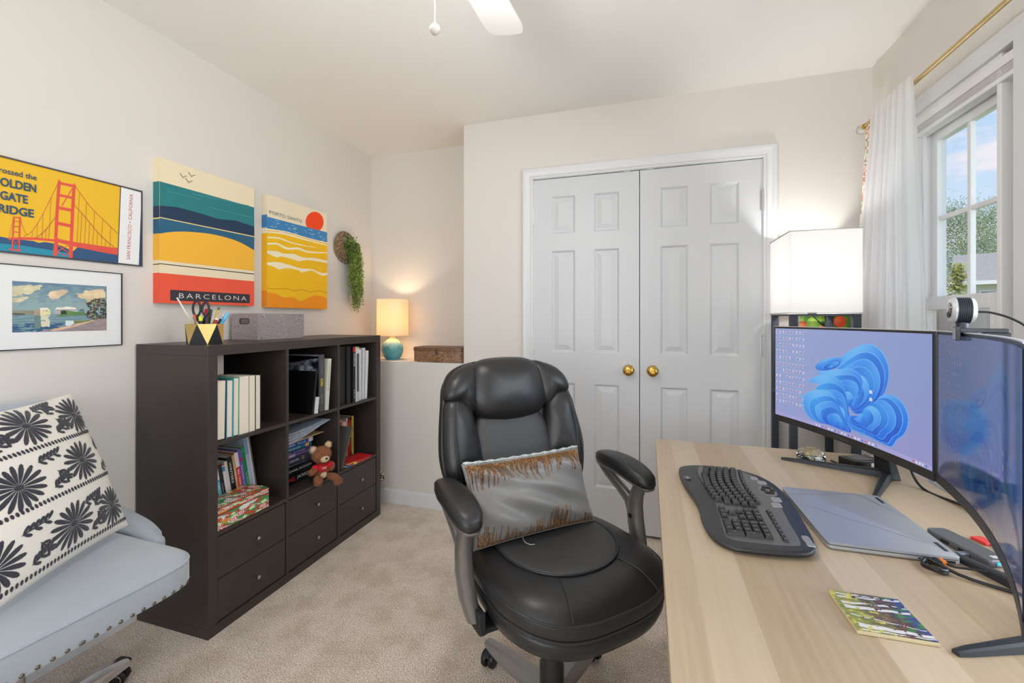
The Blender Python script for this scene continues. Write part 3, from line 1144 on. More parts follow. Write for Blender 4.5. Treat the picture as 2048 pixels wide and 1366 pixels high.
# middle left cell: leaning paperbacks behind the tin
gs = 'books leaning behind the biscuit tin'
xb = -1.735
TL_ = 0.165
rows = [
    (0.018, 0.212, '3FA9BE', 'turquoise paperback at the near end of the leaning row', [('CAFE CON LETRAS', 0.35, 0.95, 'F0F4F4', 0.6)], [(0.0, 0.3, 'E8ECEC')]),
    (0.020, 0.214, '22242E', 'dark navy paperback next to the turquoise one in the leaning row', [('Cuentos del camino', 0.4, 0.9, 'B8A0A4', 0.4)], []),
    (0.013, 0.213, 'E9E9EA', 'thin white paperback with red tip and blue square on its spine', [], [(0.0, 0.04, 'C03848'), (0.06, 0.16, '3C93C8')]),
    (0.015, 0.218, 'DCDAD4', 'off-white paperback left of the black spine in the leaning row', [], [(0.0, 0.1, 'E8E0C8')]),
    (0.027, 0.232, '1B1B1D', 'black paperback with white capitals along its spine', [('WRITERS', 0.10, 0.52, 'E4E4E4', 0.42)], []),
    (0.012, 0.236, 'E0A468', 'orange-tan paperback right of the black spine', [('MEMORIA', 0.1, 0.5, 'F8E8D0', 0.5)], []),
    (0.022, 0.242, 'CE2630', 'red paperback with a white top and white lettering', [('REAL CHANCE', 0.32, 0.68, 'F4F0F0', 0.5), ('TOP', 0.8, 0.95, 'F4F0F0', 0.5)], [(0.0, 0.28, 'EDEDED')]),
    (0.020, 0.252, '6C62B4', 'purple paperback with a magenta mark in the leaning row', [('Nuevas voces', 0.3, 0.8, 'D8D4F0', 0.4)], [(0.16, 0.21, 'D01878'), (0.86, 1.0, '4C58B0')]),
    (0.018, 0.258, '188A4C', 'green spined book with a pale stripe', [('VERDE', 0.45, 0.9, 'B4E4BC', 0.4)], [(0.02, 0.1, '22A45C')]),
]
y = 1.408
for t_, h_, c_, lab, tx, bd in rows:
    t_ *= 0.88
    book(y, zm, t_, h_, 0.14, c_, lab, gs, xf=xb, tilt=TL_, soft=True, texts=tx, bands=bd)
    y += t_ / math.cos(TL_) + 0.0005
book(y, zm, 0.018, 0.312, 0.20, 'B9C6DE', 'tall pale blue book towering over the leaning row', gs, xf=xb, tilt=TL_, bands=[(0.05, 0.3, '8EA4CC')])
y += 0.0195
book(y, zm, 0.016, 0.315, 0.20, '17171A', 'black spiral notebook at the far end of the leaning row', gs, xf=xb, tilt=TL_, spiral='E4E4E6')


def candy(seed):
    def f(U, V):
        Vv = V
        r = random.Random(seed)
        n = fbm(U * 9, Vv * 4, 2.0, seed)
        c = np.where((n > 0.5)[..., None], rgb('C04030'), rgb('3E8A58')) * np.ones(U.shape + (3,))
        asp = 2.3
        for k in range(44):
            cx_, cy_ = r.uniform(0, 1), r.uniform(0, 1)
            rad = r.uniform(0.11, 0.22)
            col = rgb(r.choice(['D9783A', 'E8E4DC', '3F9A58', 'C8303A', 'E0A050', 'F0F0EC', 'D06A30']))
            X_ = (U - cx_) * asp
            Y_ = Vv - cy_
            D = np.hypot(X_, Y_)
            A = np.arctan2(Y_, X_)
            kind = k % 4
            if kind == 0:      # gingerbread with dark dots
                m_ = D < rad
                dots = (np.sin(X_ * 60) * np.sin(Y_ * 60) > 0.55)
                cc = np.where(dots[..., None], rgb('4A2418'), col)
            elif kind == 1:    # star
                m_ = D < rad * (0.72 + 0.28 * np.cos(5 * A + k))
                cc = np.where((D < rad * 0.5)[..., None], rgb('D8E8C0'), rgb('5FA860')) * np.ones(U.shape + (3,))
            elif kind == 2:    # swirl sweet
                m_ = D < rad * 0.9
                cc = np.where((np.sin(D * 90 + A) > 0)[..., None], rgb('F4ECE8'), rgb('C43838')) * np.ones(U.shape + (3,))
            else:              # striped cane
                m_ = (np.abs(X_ * 0.6 + Y_) < 0.05) & (D < rad * 1.3)
                cc = np.where((np.sin((X_ - Y_) * 70) > 0)[..., None], rgb('F6F4F2'), rgb('B82030')) * np.ones(U.shape + (3,))
            c = np.where(m_[..., None], cc, c)
        return c
    return f


t = thing('biscuit_tin', 'rectangular biscuit tin printed with gingerbread, stars and candy swirls', 'tin', (-1.601, 1.283, zm))
B_ = MB()
ol = [(x, y_) for x, y_ in superell(0.060, 0.121, 8, 40, -0.060, 0.121)]
B_.rings([[(x, y_, 0) for x, y_ in ol], [(x, y_, 0.084) for x, y_ in ol]])
B_.build('body', mat('tin_red', (150, 50, 40), 0.3, metal=0.2), parent=t, smooth=40)
ol2 = [(x, y_) for x, y_ in superell(0.0615, 0.1225, 8, 40, -0.060, 0.121)]
L_ = MB()
L_.rings([[(x, y_, 0.064) for x, y_ in ol2], [(x, y_, 0.086) for x, y_ in ol2], [(-0.06 + (x + 0.06) * 0.96, 0.121 + (y_ - 0.121) * 0.98, 0.0885) for x, y_ in ol2]])
lid = L_.build('lid', mat('tin_lid', (170, 60, 40), 0.3, metal=0.2), parent=t, smooth=40)
picture('lid_print', lambda u, v: (-0.002 - v * 0.116, 0.004 + u * 0.234, 0.0892), 260, 120, candy(3), M_print, parent=lid)


def round_side(u, v, zlo, zhi, off):
    # the tin's near side and front, following its rounded corner
    L1, L2 = 0.115, 0.236
    s = u * (L1 + L2)
    if s < L1:
        x, y_ = -0.120 + 0.004 + s, -0.0012
    else:
        x, y_ = 0.0012, (s - L1) + 0.004
    if abs(s - L1) < 0.008:
        k = (s - L1 + 0.008) / 0.016 * PI / 2
        x, y_ = -0.008 + 0.0094 * math.sin(k), 0.008 - 0.0094 * math.cos(k)
    return (x + off * 0.3, y_ - off * 0.3, zlo + v * (zhi - zlo))


picture('side_print', lambda u, v: round_side(u, v, 0.002, 0.062, 0.0), 340, 60, candy(8), M_print, parent=t)
picture('rim_print', lambda u, v: round_side(u, v, 0.066, 0.085, 0.003), 340, 24, candy(12), M_print, parent=lid)

# middle cell: stack with teddy
gk = 'books stacked flat behind the teddy bear'
xs_ = -1.70
z = zm
stack = [
    (0.048, 0.250, '0C0C0E', 'thick black hardback with red and white lettering, bottom of the flat stack', [('MICHAEL', 0.20, 0.57, 'D03030', 0.40), ('JACKSON', 0.60, 0.96, 'E8E8EA', 0.40)], [(0.0, 1.0, '101012')]),
    (0.037, 0.248, '121216', 'black book with white lettering, second from the bottom of the flat stack', [('MICHAEL JACKSON', 0.28, 0.96, 'D8D8DC', 0.36)], []),
    (0.014, 0.244, '2A2C34', 'thin charcoal book, third from the bottom of the flat stack', [('The long way back home', 0.2, 0.8, 'B8BCC8', 0.4)], []),
    (0.034, 0.246, '303850', 'navy hardback with gold emblem in the flat stack', [('DANIEL', 0.40, 0.66, 'C8CCD8', 0.3), ('O', 0.72, 0.78, 'E0B840', 0.55)], []),
    (0.016, 0.244, '6E5C94', 'purple book above the navy hardback in the flat stack', [], [(0.0, 0.55, 'B8A8D0')]),
    (0.013, 0.240, '3A3664', 'dark violet thin book, middle of the flat stack', [('ligero de equipaje', 0.3, 0.8, 'D8D4E8', 0.45)], []),
    (0.020, 0.252, '1E6A8C', 'petrol blue book reading EXPERIENCE near the top of the flat stack', [('EXPERIENCE', 0.30, 0.68, 'A8D8E4', 0.5)], [(0.82, 0.92, 'E0A860')]),
    (0.021, 0.256, '1C50A8', 'bright blue book, topmost of the flat stack under the tan envelope', [('AMIGOS', 0.34, 0.50, 'E8F0FC', 0.5), ('Manual', 0.56, 0.78, 'BCD4F4', 0.4)], [(0.86, 0.97, 'E8D8D0')]),
]
for i, (t_, h_, c_, lab, tx, bd) in enumerate(stack):
    book(CY[1] + 0.012 + (i % 3) * 0.004, z, t_, h_, 0.17, c_, lab, gk, xf=xs_ + (0.003 if i % 2 else -0.002), out='flat', texts=tx, bands=bd, yaw=0.0)
    z += t_ + 0.0006
e = MB()
for k, (c_, yw) in enumerate(((0, 0.05), (1, -0.02))):
    M = Matrix.Translation((-1.78, 1.80, z + 0.001 + k * 0.004)) @ Matrix.Rotation(yw, 4, 'Z')
    e.box(-0.09, 0.09, -0.155, 0.165 + 0.01 * k, 0, 0.0035, 0, M)
tag(e.build('envelope', mat('tan_envelope', (214, 184, 132), 0.8), bevel=0.0008), 'tan paper envelope on top of the flat book stack', 'envelope')
z += 0.0095
pz = z
pp = MB()
for k in range(7):
    def shp(u, v, k=k):
        y_ = 1.655 + 0.318 * u - 0.006 * k
        zz = pz + 0.004 + k * 0.0042 + 0.066 * (u ** 1.5) * (1 - 0.05 * k) + 0.004 * (1 - u) * k
        zz = min(zz, CZ[2] - T1 - 0.003 - (6 - k) * 0.0008)
        return (-1.655 - 0.17 * v - 0.002 * (k % 3) + 0.03 * (u - 0.5) * (k % 2), y_, zz)
    top = [shp(i / 16, 0) for i in range(17)]
    bot = [shp(i / 16, 1) for i in range(17)]
    th_ = 0.0026
    pp.rings([[a, b_, (b_[0], b_[1], b_[2] - th_), (a[0], a[1], a[2] - th_)] for a, b_ in zip(top, bot)])
tag(pp.build('paper_stack', mat('white_bluish_paper', (208, 214, 226), 0.7, noise=(14, 0.2, (1, 3, 1), (168, 182, 206))), smooth=30), 'curling sheaf of white papers on the tan envelope', 'papers')

# middle right cell
gx = 'thin books standing in the far middle cube'
xq = -1.732
yy = 2.150
for t_, h_, c_, lab, tx, bd in [
    (0.022, 0.232, '9AA2B8', 'greyish paperback at the near end of the far middle cube', [], [(0.06, 0.2, 'C03828')]),
    (0.018, 0.231, 'D8483C', 'orange-red paperback second in the far middle cube', [], [(0.06, 0.2, 'E0B8A0')]),
    (0.016, 0.230, '3F9AB4', 'blue-green paperback in the far middle cube', [], [(0.07, 0.2, 'E4E8E8')]),
    (0.014, 0.230, 'D8A878', 'sand coloured thin paperback in the far middle cube', [('EL PASO', 0.3, 0.7, '5A3A20', 0.4)], [(0.0, 0.06, 'E8E0C8')]),
    (0.024, 0.230, 'C41C24', 'bright red paperback in the far middle cube', [('ROJO Y NEGRO', 0.15, 0.75, 'E4A0A0', 0.3)], [(0.0, 0.05, '7A1014')]),
    (0.013, 0.231, '3A3014', 'dark paperback with yellow lettering beside the yellow spine', [('SONATA DE OTONO', 0.1, 0.9, 'E4C840', 0.6)], []),
    (0.018, 0.232, 'E2C258', 'yellow spined paperback, last in the far middle cube', [('CANTOS', 0.2, 0.8, '8A6A20', 0.3)], []),
]:
    book(yy, zm, t_, h_, 0.15, c_, lab, gx, xf=xq, soft=True, texts=tx, bands=bd)
    yy += t_ + 0.0008
book(2.004, zm, 0.010, 0.232, 0.15, '5A5854', 'thin grey book leaning far over against the standing row', gx, xf=-1.604, tilt=-0.40, soft=False)
book(2.045, zm, 0.010, 0.190, 0.11, 'B84030', 'colourful booklet lying flat at the front of the far middle cube', gx, xf=-1.603, out='flat', yaw=-0.10, soft=True, name='booklet',
     bands=[(0.0, 0.2, '3A78B8'), (0.3, 0.45, 'E8D070')])
book(2.062, zm + 0.0106, 0.006, 0.185, 0.10, 'C8202A', 'red booklet lying on top of the colourful flat booklet', gx, xf=-1.606, out='flat', yaw=-0.16, soft=True, name='booklet',
     bands=[(0.0, 0.3, 'E8B050')])


# ------------------------------------------------------------------ teddy bear
def blobs(name, parts, m, parent, vox=0.0035, sm=6, fuzz=0, fl=0.004, seed=1, fm=None):
    mb = MB()
    for (c, r, rot) in parts:
        M = Matrix.Translation(c) @ Euler(rot).to_matrix().to_4x4()
        def fn(u, v, r=r, M=M):
            th, ph = 2 * PI * u, PI * (v - 0.5) * 0.998
            return M @ Vector((r[0] * math.cos(ph) * math.cos(th), r[1] * math.cos(ph) * math.sin(th), r[2] * math.sin(ph)))
        rs = [[fn(i / 24, j / 14) for i in range(24)] for j in range(15)]
        mb.rings(rs)
    o = mb.build(name, m, parent=parent)
    rm = o.modifiers.new('remesh', 'REMESH')
    rm.mode = 'VOXEL'
    rm.voxel_size = vox
    rm.use_smooth_shade = True
    s = o.modifiers.new('smooth', 'SMOOTH')
    s.iterations = sm
    if fuzz:
        R_ = random.Random(seed)
        fz = MB()
        for (c, r, rot) in parts:
            M = Matrix.Translation(c) @ Euler(rot).to_matrix().to_4x4()
            n_ = int(fuzz * (r[0] * r[1] + r[1] * r[2] + r[0] * r[2]) / 3)
            for k in range(n_):
                d = Vector((R_.gauss(0, 1), R_.gauss(0, 1), R_.gauss(0, 1))).normalized()
                p = Vector((d.x * r[0], d.y * r[1], d.z * r[2])) * 0.985
                nn = Vector((d.x / r[0], d.y / r[1], d.z / r[2])).normalized()
                tip = p + (nn + Vector((R_.gauss(0, .35), R_.gauss(0, .35), R_.gauss(0, .35)))) * fl * R_.uniform(0.6, 1.2)
                s1 = nn.orthogonal().normalized() * 0.0007
                s2 = nn.cross(s1).normalized() * 0.0007
                fz.add([M @ (p + s1), M @ (p - s1 * 0.5 + s2), M @ (p - s1 * 0.5 - s2), M @ tip], [(0, 1, 3), (1, 2, 3), (2, 0, 3)])
        fo = fz.build('fur', fm or m, parent=o, fix=False)
        fo['kind'] = 'stuff'
    return o


ted = thing('teddy_bear', 'small brown teddy bear in a red shirt sitting on the middle shelf edge', 'teddy bear', (-1.612, 1.862, zm), rz=math.radians(-22))
M_fur = mat('brown_plush', (134, 78, 42), 0.95, noise=(60, 0.2, U3, (164, 102, 58)), sheen=0.4)
M_cream = mat('cream_plush', (222, 198, 160), 0.95, sheen=0.4)
Z3 = (0, 0, 0)
blobs('body', [((0, 0, 0.045), (0.030, 0.034, 0.040), Z3), ((0.010, -0.004, 0.132), (0.042, 0.047, 0.040), Z3), ((0.036, -0.005, 0.118), (0.022, 0.026, 0.019), Z3),
               ((0.045, 0.040, 0.014), (0.036, 0.018, 0.016), (0, 0.15, 0.45)), ((0.038, -0.038, 0.018), (0.026, 0.018, 0.017), (0, -0.1, -0.4)),
               ((0.074, 0.052, -0.006), (0.017, 0.021, 0.020), Z3), ((0.060, -0.046, 0.016), (0.014, 0.020, 0.022), Z3),
               ((0.012, 0.042, 0.062), (0.014, 0.022, 0.026), (0.5, 0, 0)), ((0.020, -0.052, 0.060), (0.016, 0.026, 0.015), (0.4, 0, 0.2)),
               ], M_fur, ted, fuzz=1800000, fl=0.005, seed=2)
blobs('ear', [((0.004, -0.044, 0.163), (0.010, 0.016, 0.017), Z3)], M_cream, ted, fuzz=1500000, fl=0.006, seed=3)
blobs('ear', [((0.004, 0.036, 0.172), (0.010, 0.016, 0.017), Z3)], M_cream, ted, fuzz=1500000, fl=0.006, seed=4)
blobs('muzzle', [((0.046, -0.005, 0.117), (0.018, 0.023, 0.017), Z3)], M_cream, ted, vox=0.002, fuzz=900000, fl=0.0025, seed=5)
n_ = MB()
n_.lathe([(0, -0.005), (0.004, -0.004), (0.007, 0), (0.004, 0.004), (0, 0.005)], 14, c=(0.0645, -0.005, 0.122))
n_.build('nose', M_black, parent=ted, smooth=60)
for sy in (-1, 1):
    e_ = MB()
    e_.lathe([(0, -0.0035), (0.003, -0.0022), (0.0038, 0), (0.003, 0.0022), (0, 0.0035)], 12, c=(0.044, -0.005 + sy * 0.017, 0.141))
    e_.build('eye', mat('black_bead', (8, 8, 8), 0.1), parent=ted, smooth=60)
sh = blobs('red_shirt', [((0.001, 0, 0.063), (0.034, 0.037, 0.030), Z3), ((0.012, 0.038, 0.070), (0.018, 0.020, 0.017), (0.5, 0, 0)), ((0.014, -0.038, 0.070), (0.018, 0.020, 0.017), (-0.5, 0, 0))],
           mat('red_cotton', (196, 20, 34), 0.8), ted, vox=0.0022, sm=4)
blobs('belly', [((0.012, 0, 0.030), (0.024, 0.020, 0.022), Z3)], M_cream, ted, vox=0.0025, fuzz=900000, fl=0.003, seed=6)
tx = MB()
shf = lambda u, v: (0.0355 - (u * u) * 9.5, u, v)
add_text(tx, 'YAMILA', shf, -0.014, 0.066, w=0.028, h=0.006, off=0.02)
add_text(tx, 'Love always', shf, -0.012, 0.058, w=0.024, h=0.005, off=0.01)
tx.build('lettering', mat('white_print', (240, 240, 240), 0.7), parent=ted, fix=False)

# ------------------------------------------------------------------ pencil cup and its contents
gold = mat('gold_facets', (208, 180, 112), 0.42, metal=0.75)
CUPX, CUPY, CUPZ = -1.722, 1.325, 1.12
cup = thing('pencil_cup', 'hexagonal black and gold triangle pencil cup on the bookcase', 'pencil cup', (CUPX, CUPY, CUPZ))
c = MB()
Rr = 0.066
a0 = math.radians(-60)
top = [(Rr * math.cos(a0 + k * PI / 3), Rr * math.sin(a0 + k * PI / 3), 0.082) for k in range(6)]
bot = [(Rr * math.cos(a0 + PI / 6 + k * PI / 3), Rr * math.sin(a0 + PI / 6 + k * PI / 3), 0) for k in range(6)]
for k in range(6):
    c.add([top[k], top[(k + 1) % 6], bot[k]], [(0, 1, 2)], 1)
    c.add([bot[k], bot[(k + 1) % 6], top[(k + 1) % 6]], [(0, 1, 2)], 0)
it = [(x * 0.93, y_ * 0.93, z_) for x, y_, z_ in top]
ib = [(x * 0.82, y_ * 0.82, 0.006) for x, y_, z_ in top]
for k in range(6):
    c.poly([top[k], top[(k + 1) % 6], it[(k + 1) % 6], it[k]], 1)
    c.poly([it[k], it[(k + 1) % 6], ib[(k + 1) % 6], ib[k]], 0)
c.poly(ib, 0)
c.poly(bot, 0)
c.build('body', [M_blackm, gold], parent=cup, fix=False)


def stick(name, label, cat, foot, tip, r, col, cap=None, capcol=None, seg=8, point=True, extra=None):
    f_ = Vector(foot) + Vector((CUPX, CUPY, CUPZ))
    t_ = Vector(tip) + Vector((CUPX, CUPY, CUPZ))
    L = (t_ - f_).length
    q = (t_ - f_).to_track_quat('Z', 'Y')
    M = Matrix.Translation(f_) @ q.to_matrix().to_4x4()
    root = thing(name, label, cat, M=M, group='pens and tools in the pencil cup')
    b_ = MB()
    b_.lathe([(0.0006, 0), (r, 0.012 if point else 0.0), (r, L)] if point else [(r, 0), (r, L)], seg)
    b_.build('barrel', mat('pen_' + col, col, 0.35), parent=root, smooth=30)
    if cap:
        k_ = MB()
        k_.lathe([(r * 1.12, L - cap), (r * 1.15, L - 0.002), (r * 0.8, L + 0.002), (0, L + 0.002)], seg)
        if extra == 'clip':
            k_.box(r, r + 0.0022, -0.0015, 0.0015, L - 0.030, L - 0.001)
        k_.build('cap', mat('pen_' + capcol, capcol, 0.35), parent=root, smooth=40)
    return root


stick('letter_opener', 'long thin white stick rising highest from the pencil cup', 'stick', (0.0, -0.005, 0.008), (-0.040, -0.082, 0.186), 0.0028, 'E6E2DC', seg=6)
stick('wooden_stick', 'pale wooden stick leaning out of the near side of the cup', 'stick', (0.010, 0.004, 0.008), (-0.012, -0.074, 0.122), 0.0040, 'C8B49A', seg=8)
stick('paint_brush', 'thin paint brush beside the pale wooden stick in the cup', 'brush', (0.014, 0.0, 0.008), (0.006, -0.052, 0.108), 0.0032, 'B8A698', 0.02, '8A7A6C')
stick('highlighter', 'black highlighter with neon yellow cap in the pencil cup', 'highlighter', (0.02, -0.022, 0.008), (0.016, -0.030, 0.112), 0.0062, '18181A', 0.018, 'C4D81E')
stick('pen', 'orange-red pen behind the highlighter in the pencil cup', 'pen', (0.0, -0.02, 0.008), (-0.012, -0.034, 0.118), 0.0045, '2C2C30', 0.03, 'D0502C')
stick('pen', 'black pen with silver clip in the middle of the pencil cup', 'pen', (0.028, -0.012, 0.008), (0.030, -0.016, 0.106), 0.0046, '101014', 0.03, '2A2A30', extra='clip')
stick('marker', 'dark red marker with white stripe leaning right in the cup', 'marker', (0.026, -0.004, 0.008), (0.036, 0.022, 0.104), 0.0062, 'A81824', 0.006, 'E8E4E0')
stick('marker', 'upright red marker with bright red end behind the scissors', 'marker', (-0.010, 0.008, 0.008), (-0.012, 0.016, 0.142), 0.0060, '8A1420', 0.030, 'E02038')
stick('pen', 'dark grey marker standing behind the red marker', 'pen', (-0.012, 0.014, 0.008), (-0.018, 0.040, 0.140), 0.0058, '3A3436', 0.03, '4A4446')
stick('pen', 'black ballpoint with silver ring leaning right in the cup', 'pen', (0.012, 0.0, 0.008), (0.030, 0.052, 0.112), 0.0048, '141418', 0.012, 'A8A8B0')
stick('pen', 'light blue translucent pen leaning right in the cup', 'pen', (0.022, 0.006, 0.008), (0.042, 0.068, 0.126), 0.0058, '3C9CD0', 0.03, '58B4E4')
stick('pencil', 'yellow pencil with dark bands at the back of the cup', 'pencil', (0.0, 0.008, 0.008), (-0.008, 0.068, 0.150), 0.0040, 'D8B83C', 0.012, '5A6440', seg=6)
stick('pencil', 'white pencil leaning farthest right out of the cup', 'pencil', (0.004, 0.010, 0.008), (0.004, 0.078, 0.122), 0.0030, 'E8E0C8', seg=6)
sc_ = thing('scissors', 'scissors with black looped handles standing in the pencil cup', 'scissors', (CUPX + 0.0, CUPY - 0.012, CUPZ + 0.008), rz=math.radians(35), group='pens and tools in the pencil cup')
h = MB()
for sx, cx2, cz2, rx, rz_ in ((-1, -0.018, 0.136, 0.013, 0.030), (1, 0.013, 0.134, 0.0115, 0.027)):
    pts = [(cx2 + rx * math.cos(a) - 0.10 * sx * 0.0, 0.0, cz2 + rz_ * math.sin(a)) for a in [2 * PI * k / 24 for k in range(24)]]
    h.tube(pts, 0.0042, 10, loop=True)
    h.tube([(cx2, 0, cz2 - rz_), (cx2 * 0.4, 0, 0.080), (0, 0, 0.066)], [0.005, 0.0055, 0.004], 10)
h.build('handle', M_black, parent=sc_, smooth=60)
MB().box(-0.006, 0.0, -0.001, 0.001, 0.0, 0.07).box(0.0, 0.006, 0.001, 0.003, 0.0, 0.07).build('blade', M_steel, parent=sc_)


# ------------------------------------------------------------------ patterned storage box on the bookcase
def swirl_mat():
    m = bpy.data.materials.new('grey_swirl_paper')
    m.use_nodes = True
    n = m.node_tree
    b = n.nodes['Principled BSDF']
    b.inputs['Roughness'].default_value = 0.6
    co = n.nodes.new('ShaderNodeTexCoord')
    vo = n.nodes.new('ShaderNodeTexVoronoi'); vo.inputs['Scale'].default_value = 24; vo.feature = 'SMOOTH_F1'
    vo.inputs['Smoothness'].default_value = 0.2
    mu = n.nodes.new('ShaderNodeMath'); mu.operation = 'MULTIPLY'; mu.inputs[1].default_value = 78
    si = n.nodes.new('ShaderNodeMath'); si.operation = 'SINE'
    r = n.nodes.new('ShaderNodeValToRGB')
    r.color_ramp.elements[0].position = 0.35; r.color_ramp.elements[0].color = lin4((176, 164, 164))
    r.color_ramp.elements[1].position = 0.65; r.color_ramp.elements[1].color = lin4((92, 84, 88))
    n.links.new(co.outputs['Object'], vo.inputs['Vector']); n.links.new(vo.outputs['Distance'], mu.inputs[0])
    n.links.new(mu.outputs[0], si.inputs[0]); n.links.new(si.outputs[0], r.inputs['Fac']); n.links.new(r.outputs['Color'], b.inputs['Base Color'])
    return m


sb = thing('storage_box', 'grey swirl-patterned open storage box on top of the bookcase', 'storage box', (-1.8825, 1.797, 1.12))
b_ = MB()
hx, hy, hh, tk = 0.0825, 0.149, 0.129, 0.004
b_.box(-hx, hx, -hy, hy, 0, tk)
b_.box(hx - tk, hx, -hy, hy, tk, hh)
b_.box(-hx, -hx + tk, -hy, hy, tk, hh)
b_.box(-hx + tk, hx - tk, hy - tk, hy, tk, hh)
for a, b2, c2, d2 in ((-hx + tk, -0.030, tk, hh), (0.030, hx - tk, tk, hh), (-0.030, 0.030, tk, 0.078), (-0.030, 0.030, 0.103, hh)):
    b_.box(a, b2, -hy, -hy + tk, c2, d2)
b_.build('body', swirl_mat(), parent=sb)
r_ = MB()
ho = superell(0.031, 0.0145, 5, 28, 0, 0.0905)
hi = superell(0.027, 0.0105, 5, 28, 0, 0.0905)
r_.rings([[(x, -hy - 0.001, z_) for x, z_ in ho], [(x, -hy - 0.001, z_) for x, z_ in hi], [(x, -hy + tk, z_) for x, z_ in hi]], cap=False)
r_.build('handle_slot', mat('dark_slot_rim', (60, 52, 52), 0.5), parent=sb)
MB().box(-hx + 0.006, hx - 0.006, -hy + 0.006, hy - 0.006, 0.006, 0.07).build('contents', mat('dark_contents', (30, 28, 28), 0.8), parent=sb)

# ------------------------------------------------------------------ wall art
def flat(c):
    return mat('print_' + c, c, 0.6, spec=0.3)


class Art:
    """layers of flat colour on the plane x = const of a local frame; source sheet coordinates are mapped by homography"""

    def __init__(self, src, dst, x):
        self.H = homog(src, dst)
        self.x = x
        self.k = 0
        self.mb = MB()
        self.mats = []
        self.idx = {}

    def mi(self, c):
        if c not in self.idx:
            self.idx[c] = len(self.mats)
            self.mats.append(flat(c))
        return self.idx[c]

    def pt(self, x, y):
        u, v = self.H(x, y)
        return (self.x + 0.0001 + self.k * 0.00003, u, v)

    def poly(self, pts, c):
        """concave polygons allowed"""
        self.k += 1
        P = [self.pt(x, y) for x, y in pts]
        from mathutils.geometry import tessellate_polygon
        tris = tessellate_polygon([[Vector((0, p[1], p[2])) for p in P]])
        self.mb.add(P, [tuple(t_) for t_ in tris], self.mi(c))

    def line(self, pts, w, c):
        """stroke of width w in sheet units"""
        self.k += 1
        n = len(pts)
        L, R_ = [], []
        for i in range(n):
            a = np.array(pts[max(i - 1, 0)]); b = np.array(pts[min(i + 1, n - 1)])
            d = (b - a).astype(float); d /= (np.linalg.norm(d) + 1e-9)
            nn = np.array([-d[1], d[0]]) * w / 2
            L.append(self.pt(pts[i][0] + nn[0], pts[i][1] + nn[1]))
            R_.append(self.pt(pts[i][0] - nn[0], pts[i][1] - nn[1]))
        self.mb.add(L + R_, [(i, i + 1, n + i + 1, n + i) for i in range(n - 1)], self.mi(c))

    def text(self, s, p0, p1, h, c, off=0.0, space=1.0, vert=False):
        """text from p0 to p1 along its baseline (sheet units), glyph height h in plane metres"""
        self.k += 1
        a = Vector(self.pt(*p0)); b = Vector(self.pt(*p1))
        d = (b - a); L = d.length; d.normalize()
        up = Vector((0, -d.z, d.y))
        add_text(self.mb, s, lambda u, v: tuple(a + d * u + up * v), 0, 0, w=L, h=h, mi=self.mi(c), off=off, space=space)

    def build(self, name, parent):
        return self.mb.build(name, self.mats, parent=parent, fix=False)


CX_ = XL            # wall surface


def canvas(name, label, y0, y1, z0, z1, dep, sidebands, body_c):
    t = thing(name, label, 'wall art', (CX_, y0, z0))
    b = MB()
    b.box(0.0005, dep, 0, y1 - y0, 0, z1 - z0, 0)
    mats = [flat(body_c)]
    for (a, c_, col) in sidebands:         # heights wrap round the near side
        mats.append(flat(col))
        b.poly([(0.0005, -0.0002, a), (dep, -0.0002, a), (dep, -0.0002, c_), (0.0005, -0.0002, c_)], len(mats) - 1)
        b.poly([(0.0005, y1 - y0 + 0.0002, a), (dep, y1 - y0 + 0.0002, a), (dep, y1 - y0 + 0.0002, c_), (0.0005, y1 - y0 + 0.0002, c_)], len(mats) - 1)
    b.build('canvas', mats, parent=t, fix=False)
    return t


# Barcelona
t = canvas('canvas_print', 'tall canvas print with sea, yellow arch and the word BARCELONA', 1.308, 1.768, 1.289, 1.900, 0.038,
           [(0, 0.127, 'E4573F'), (0.127, 0.161, 'E6D8B8'), (0.161, 0.165, '3A3638'), (0.165, 0.181, 'E6D8B8'), (0.181, 0.292, 'EDB13A'), (0.292, 0.354, '2C5D7C'),
            (0.354, 0.359, 'F0D880'), (0.359, 0.408, '263A54'), (0.408, 0.511, '2C7A80'), (0.511, 0.611, 'EADBBB')], 'EADBBB')
A = Art([(950, 98), (1510, 290), (1505, 985), (943, 962)], [(0, 0.611), (0.460, 0.611), (0.460, 0), (0, 0)], 0.038)
A.poly([(950, 240), (1510, 402), (1510, 575), (948, 452)], '2A7A80')
A.poly([(949, 384), (1060, 396), (1180, 430), (1300, 468), (1400, 478), (1510, 516), (1510, 575), (948, 452)], '253A56')
for a_, b_ in (((1150, 318), (1480, 392)), ((1240, 395), (1500, 462)), ((1000, 300), (1200, 352))):
    A.line([a_, b_], 3, '4A9494')
A.poly([(948, 452), (1510, 575), (1508, 655), (1430, 610), (1350, 580), (1250, 556), (1160, 545), (1080, 540), (1000, 543), (945, 552)], '2C5F7E')
A.line([(948, 454), (1510, 575)], 5, 'F2DC8C')
A.poly([(945, 552)] + spline([(945, 552), (1000, 543), (1080, 540), (1160, 545), (1250, 556), (1350, 580), (1430, 610), (1508, 655)], 5) + [(1507, 778), (943, 707)], 'F2B63C')
A.line([(943, 728), (1507, 796)], 5, '3A3436')
A.poly([(943, 783), (1507, 839), (1505, 985), (943, 962)], 'EA5A40')
A.poly([(1007, 884), (1480, 916), (1480, 969), (1007, 948)], '3A363C')
A.text('BARCELONA', (1060, 934), (1460, 953), 0.0215, 'F0ECE8', off=-0.012, space=1.35)
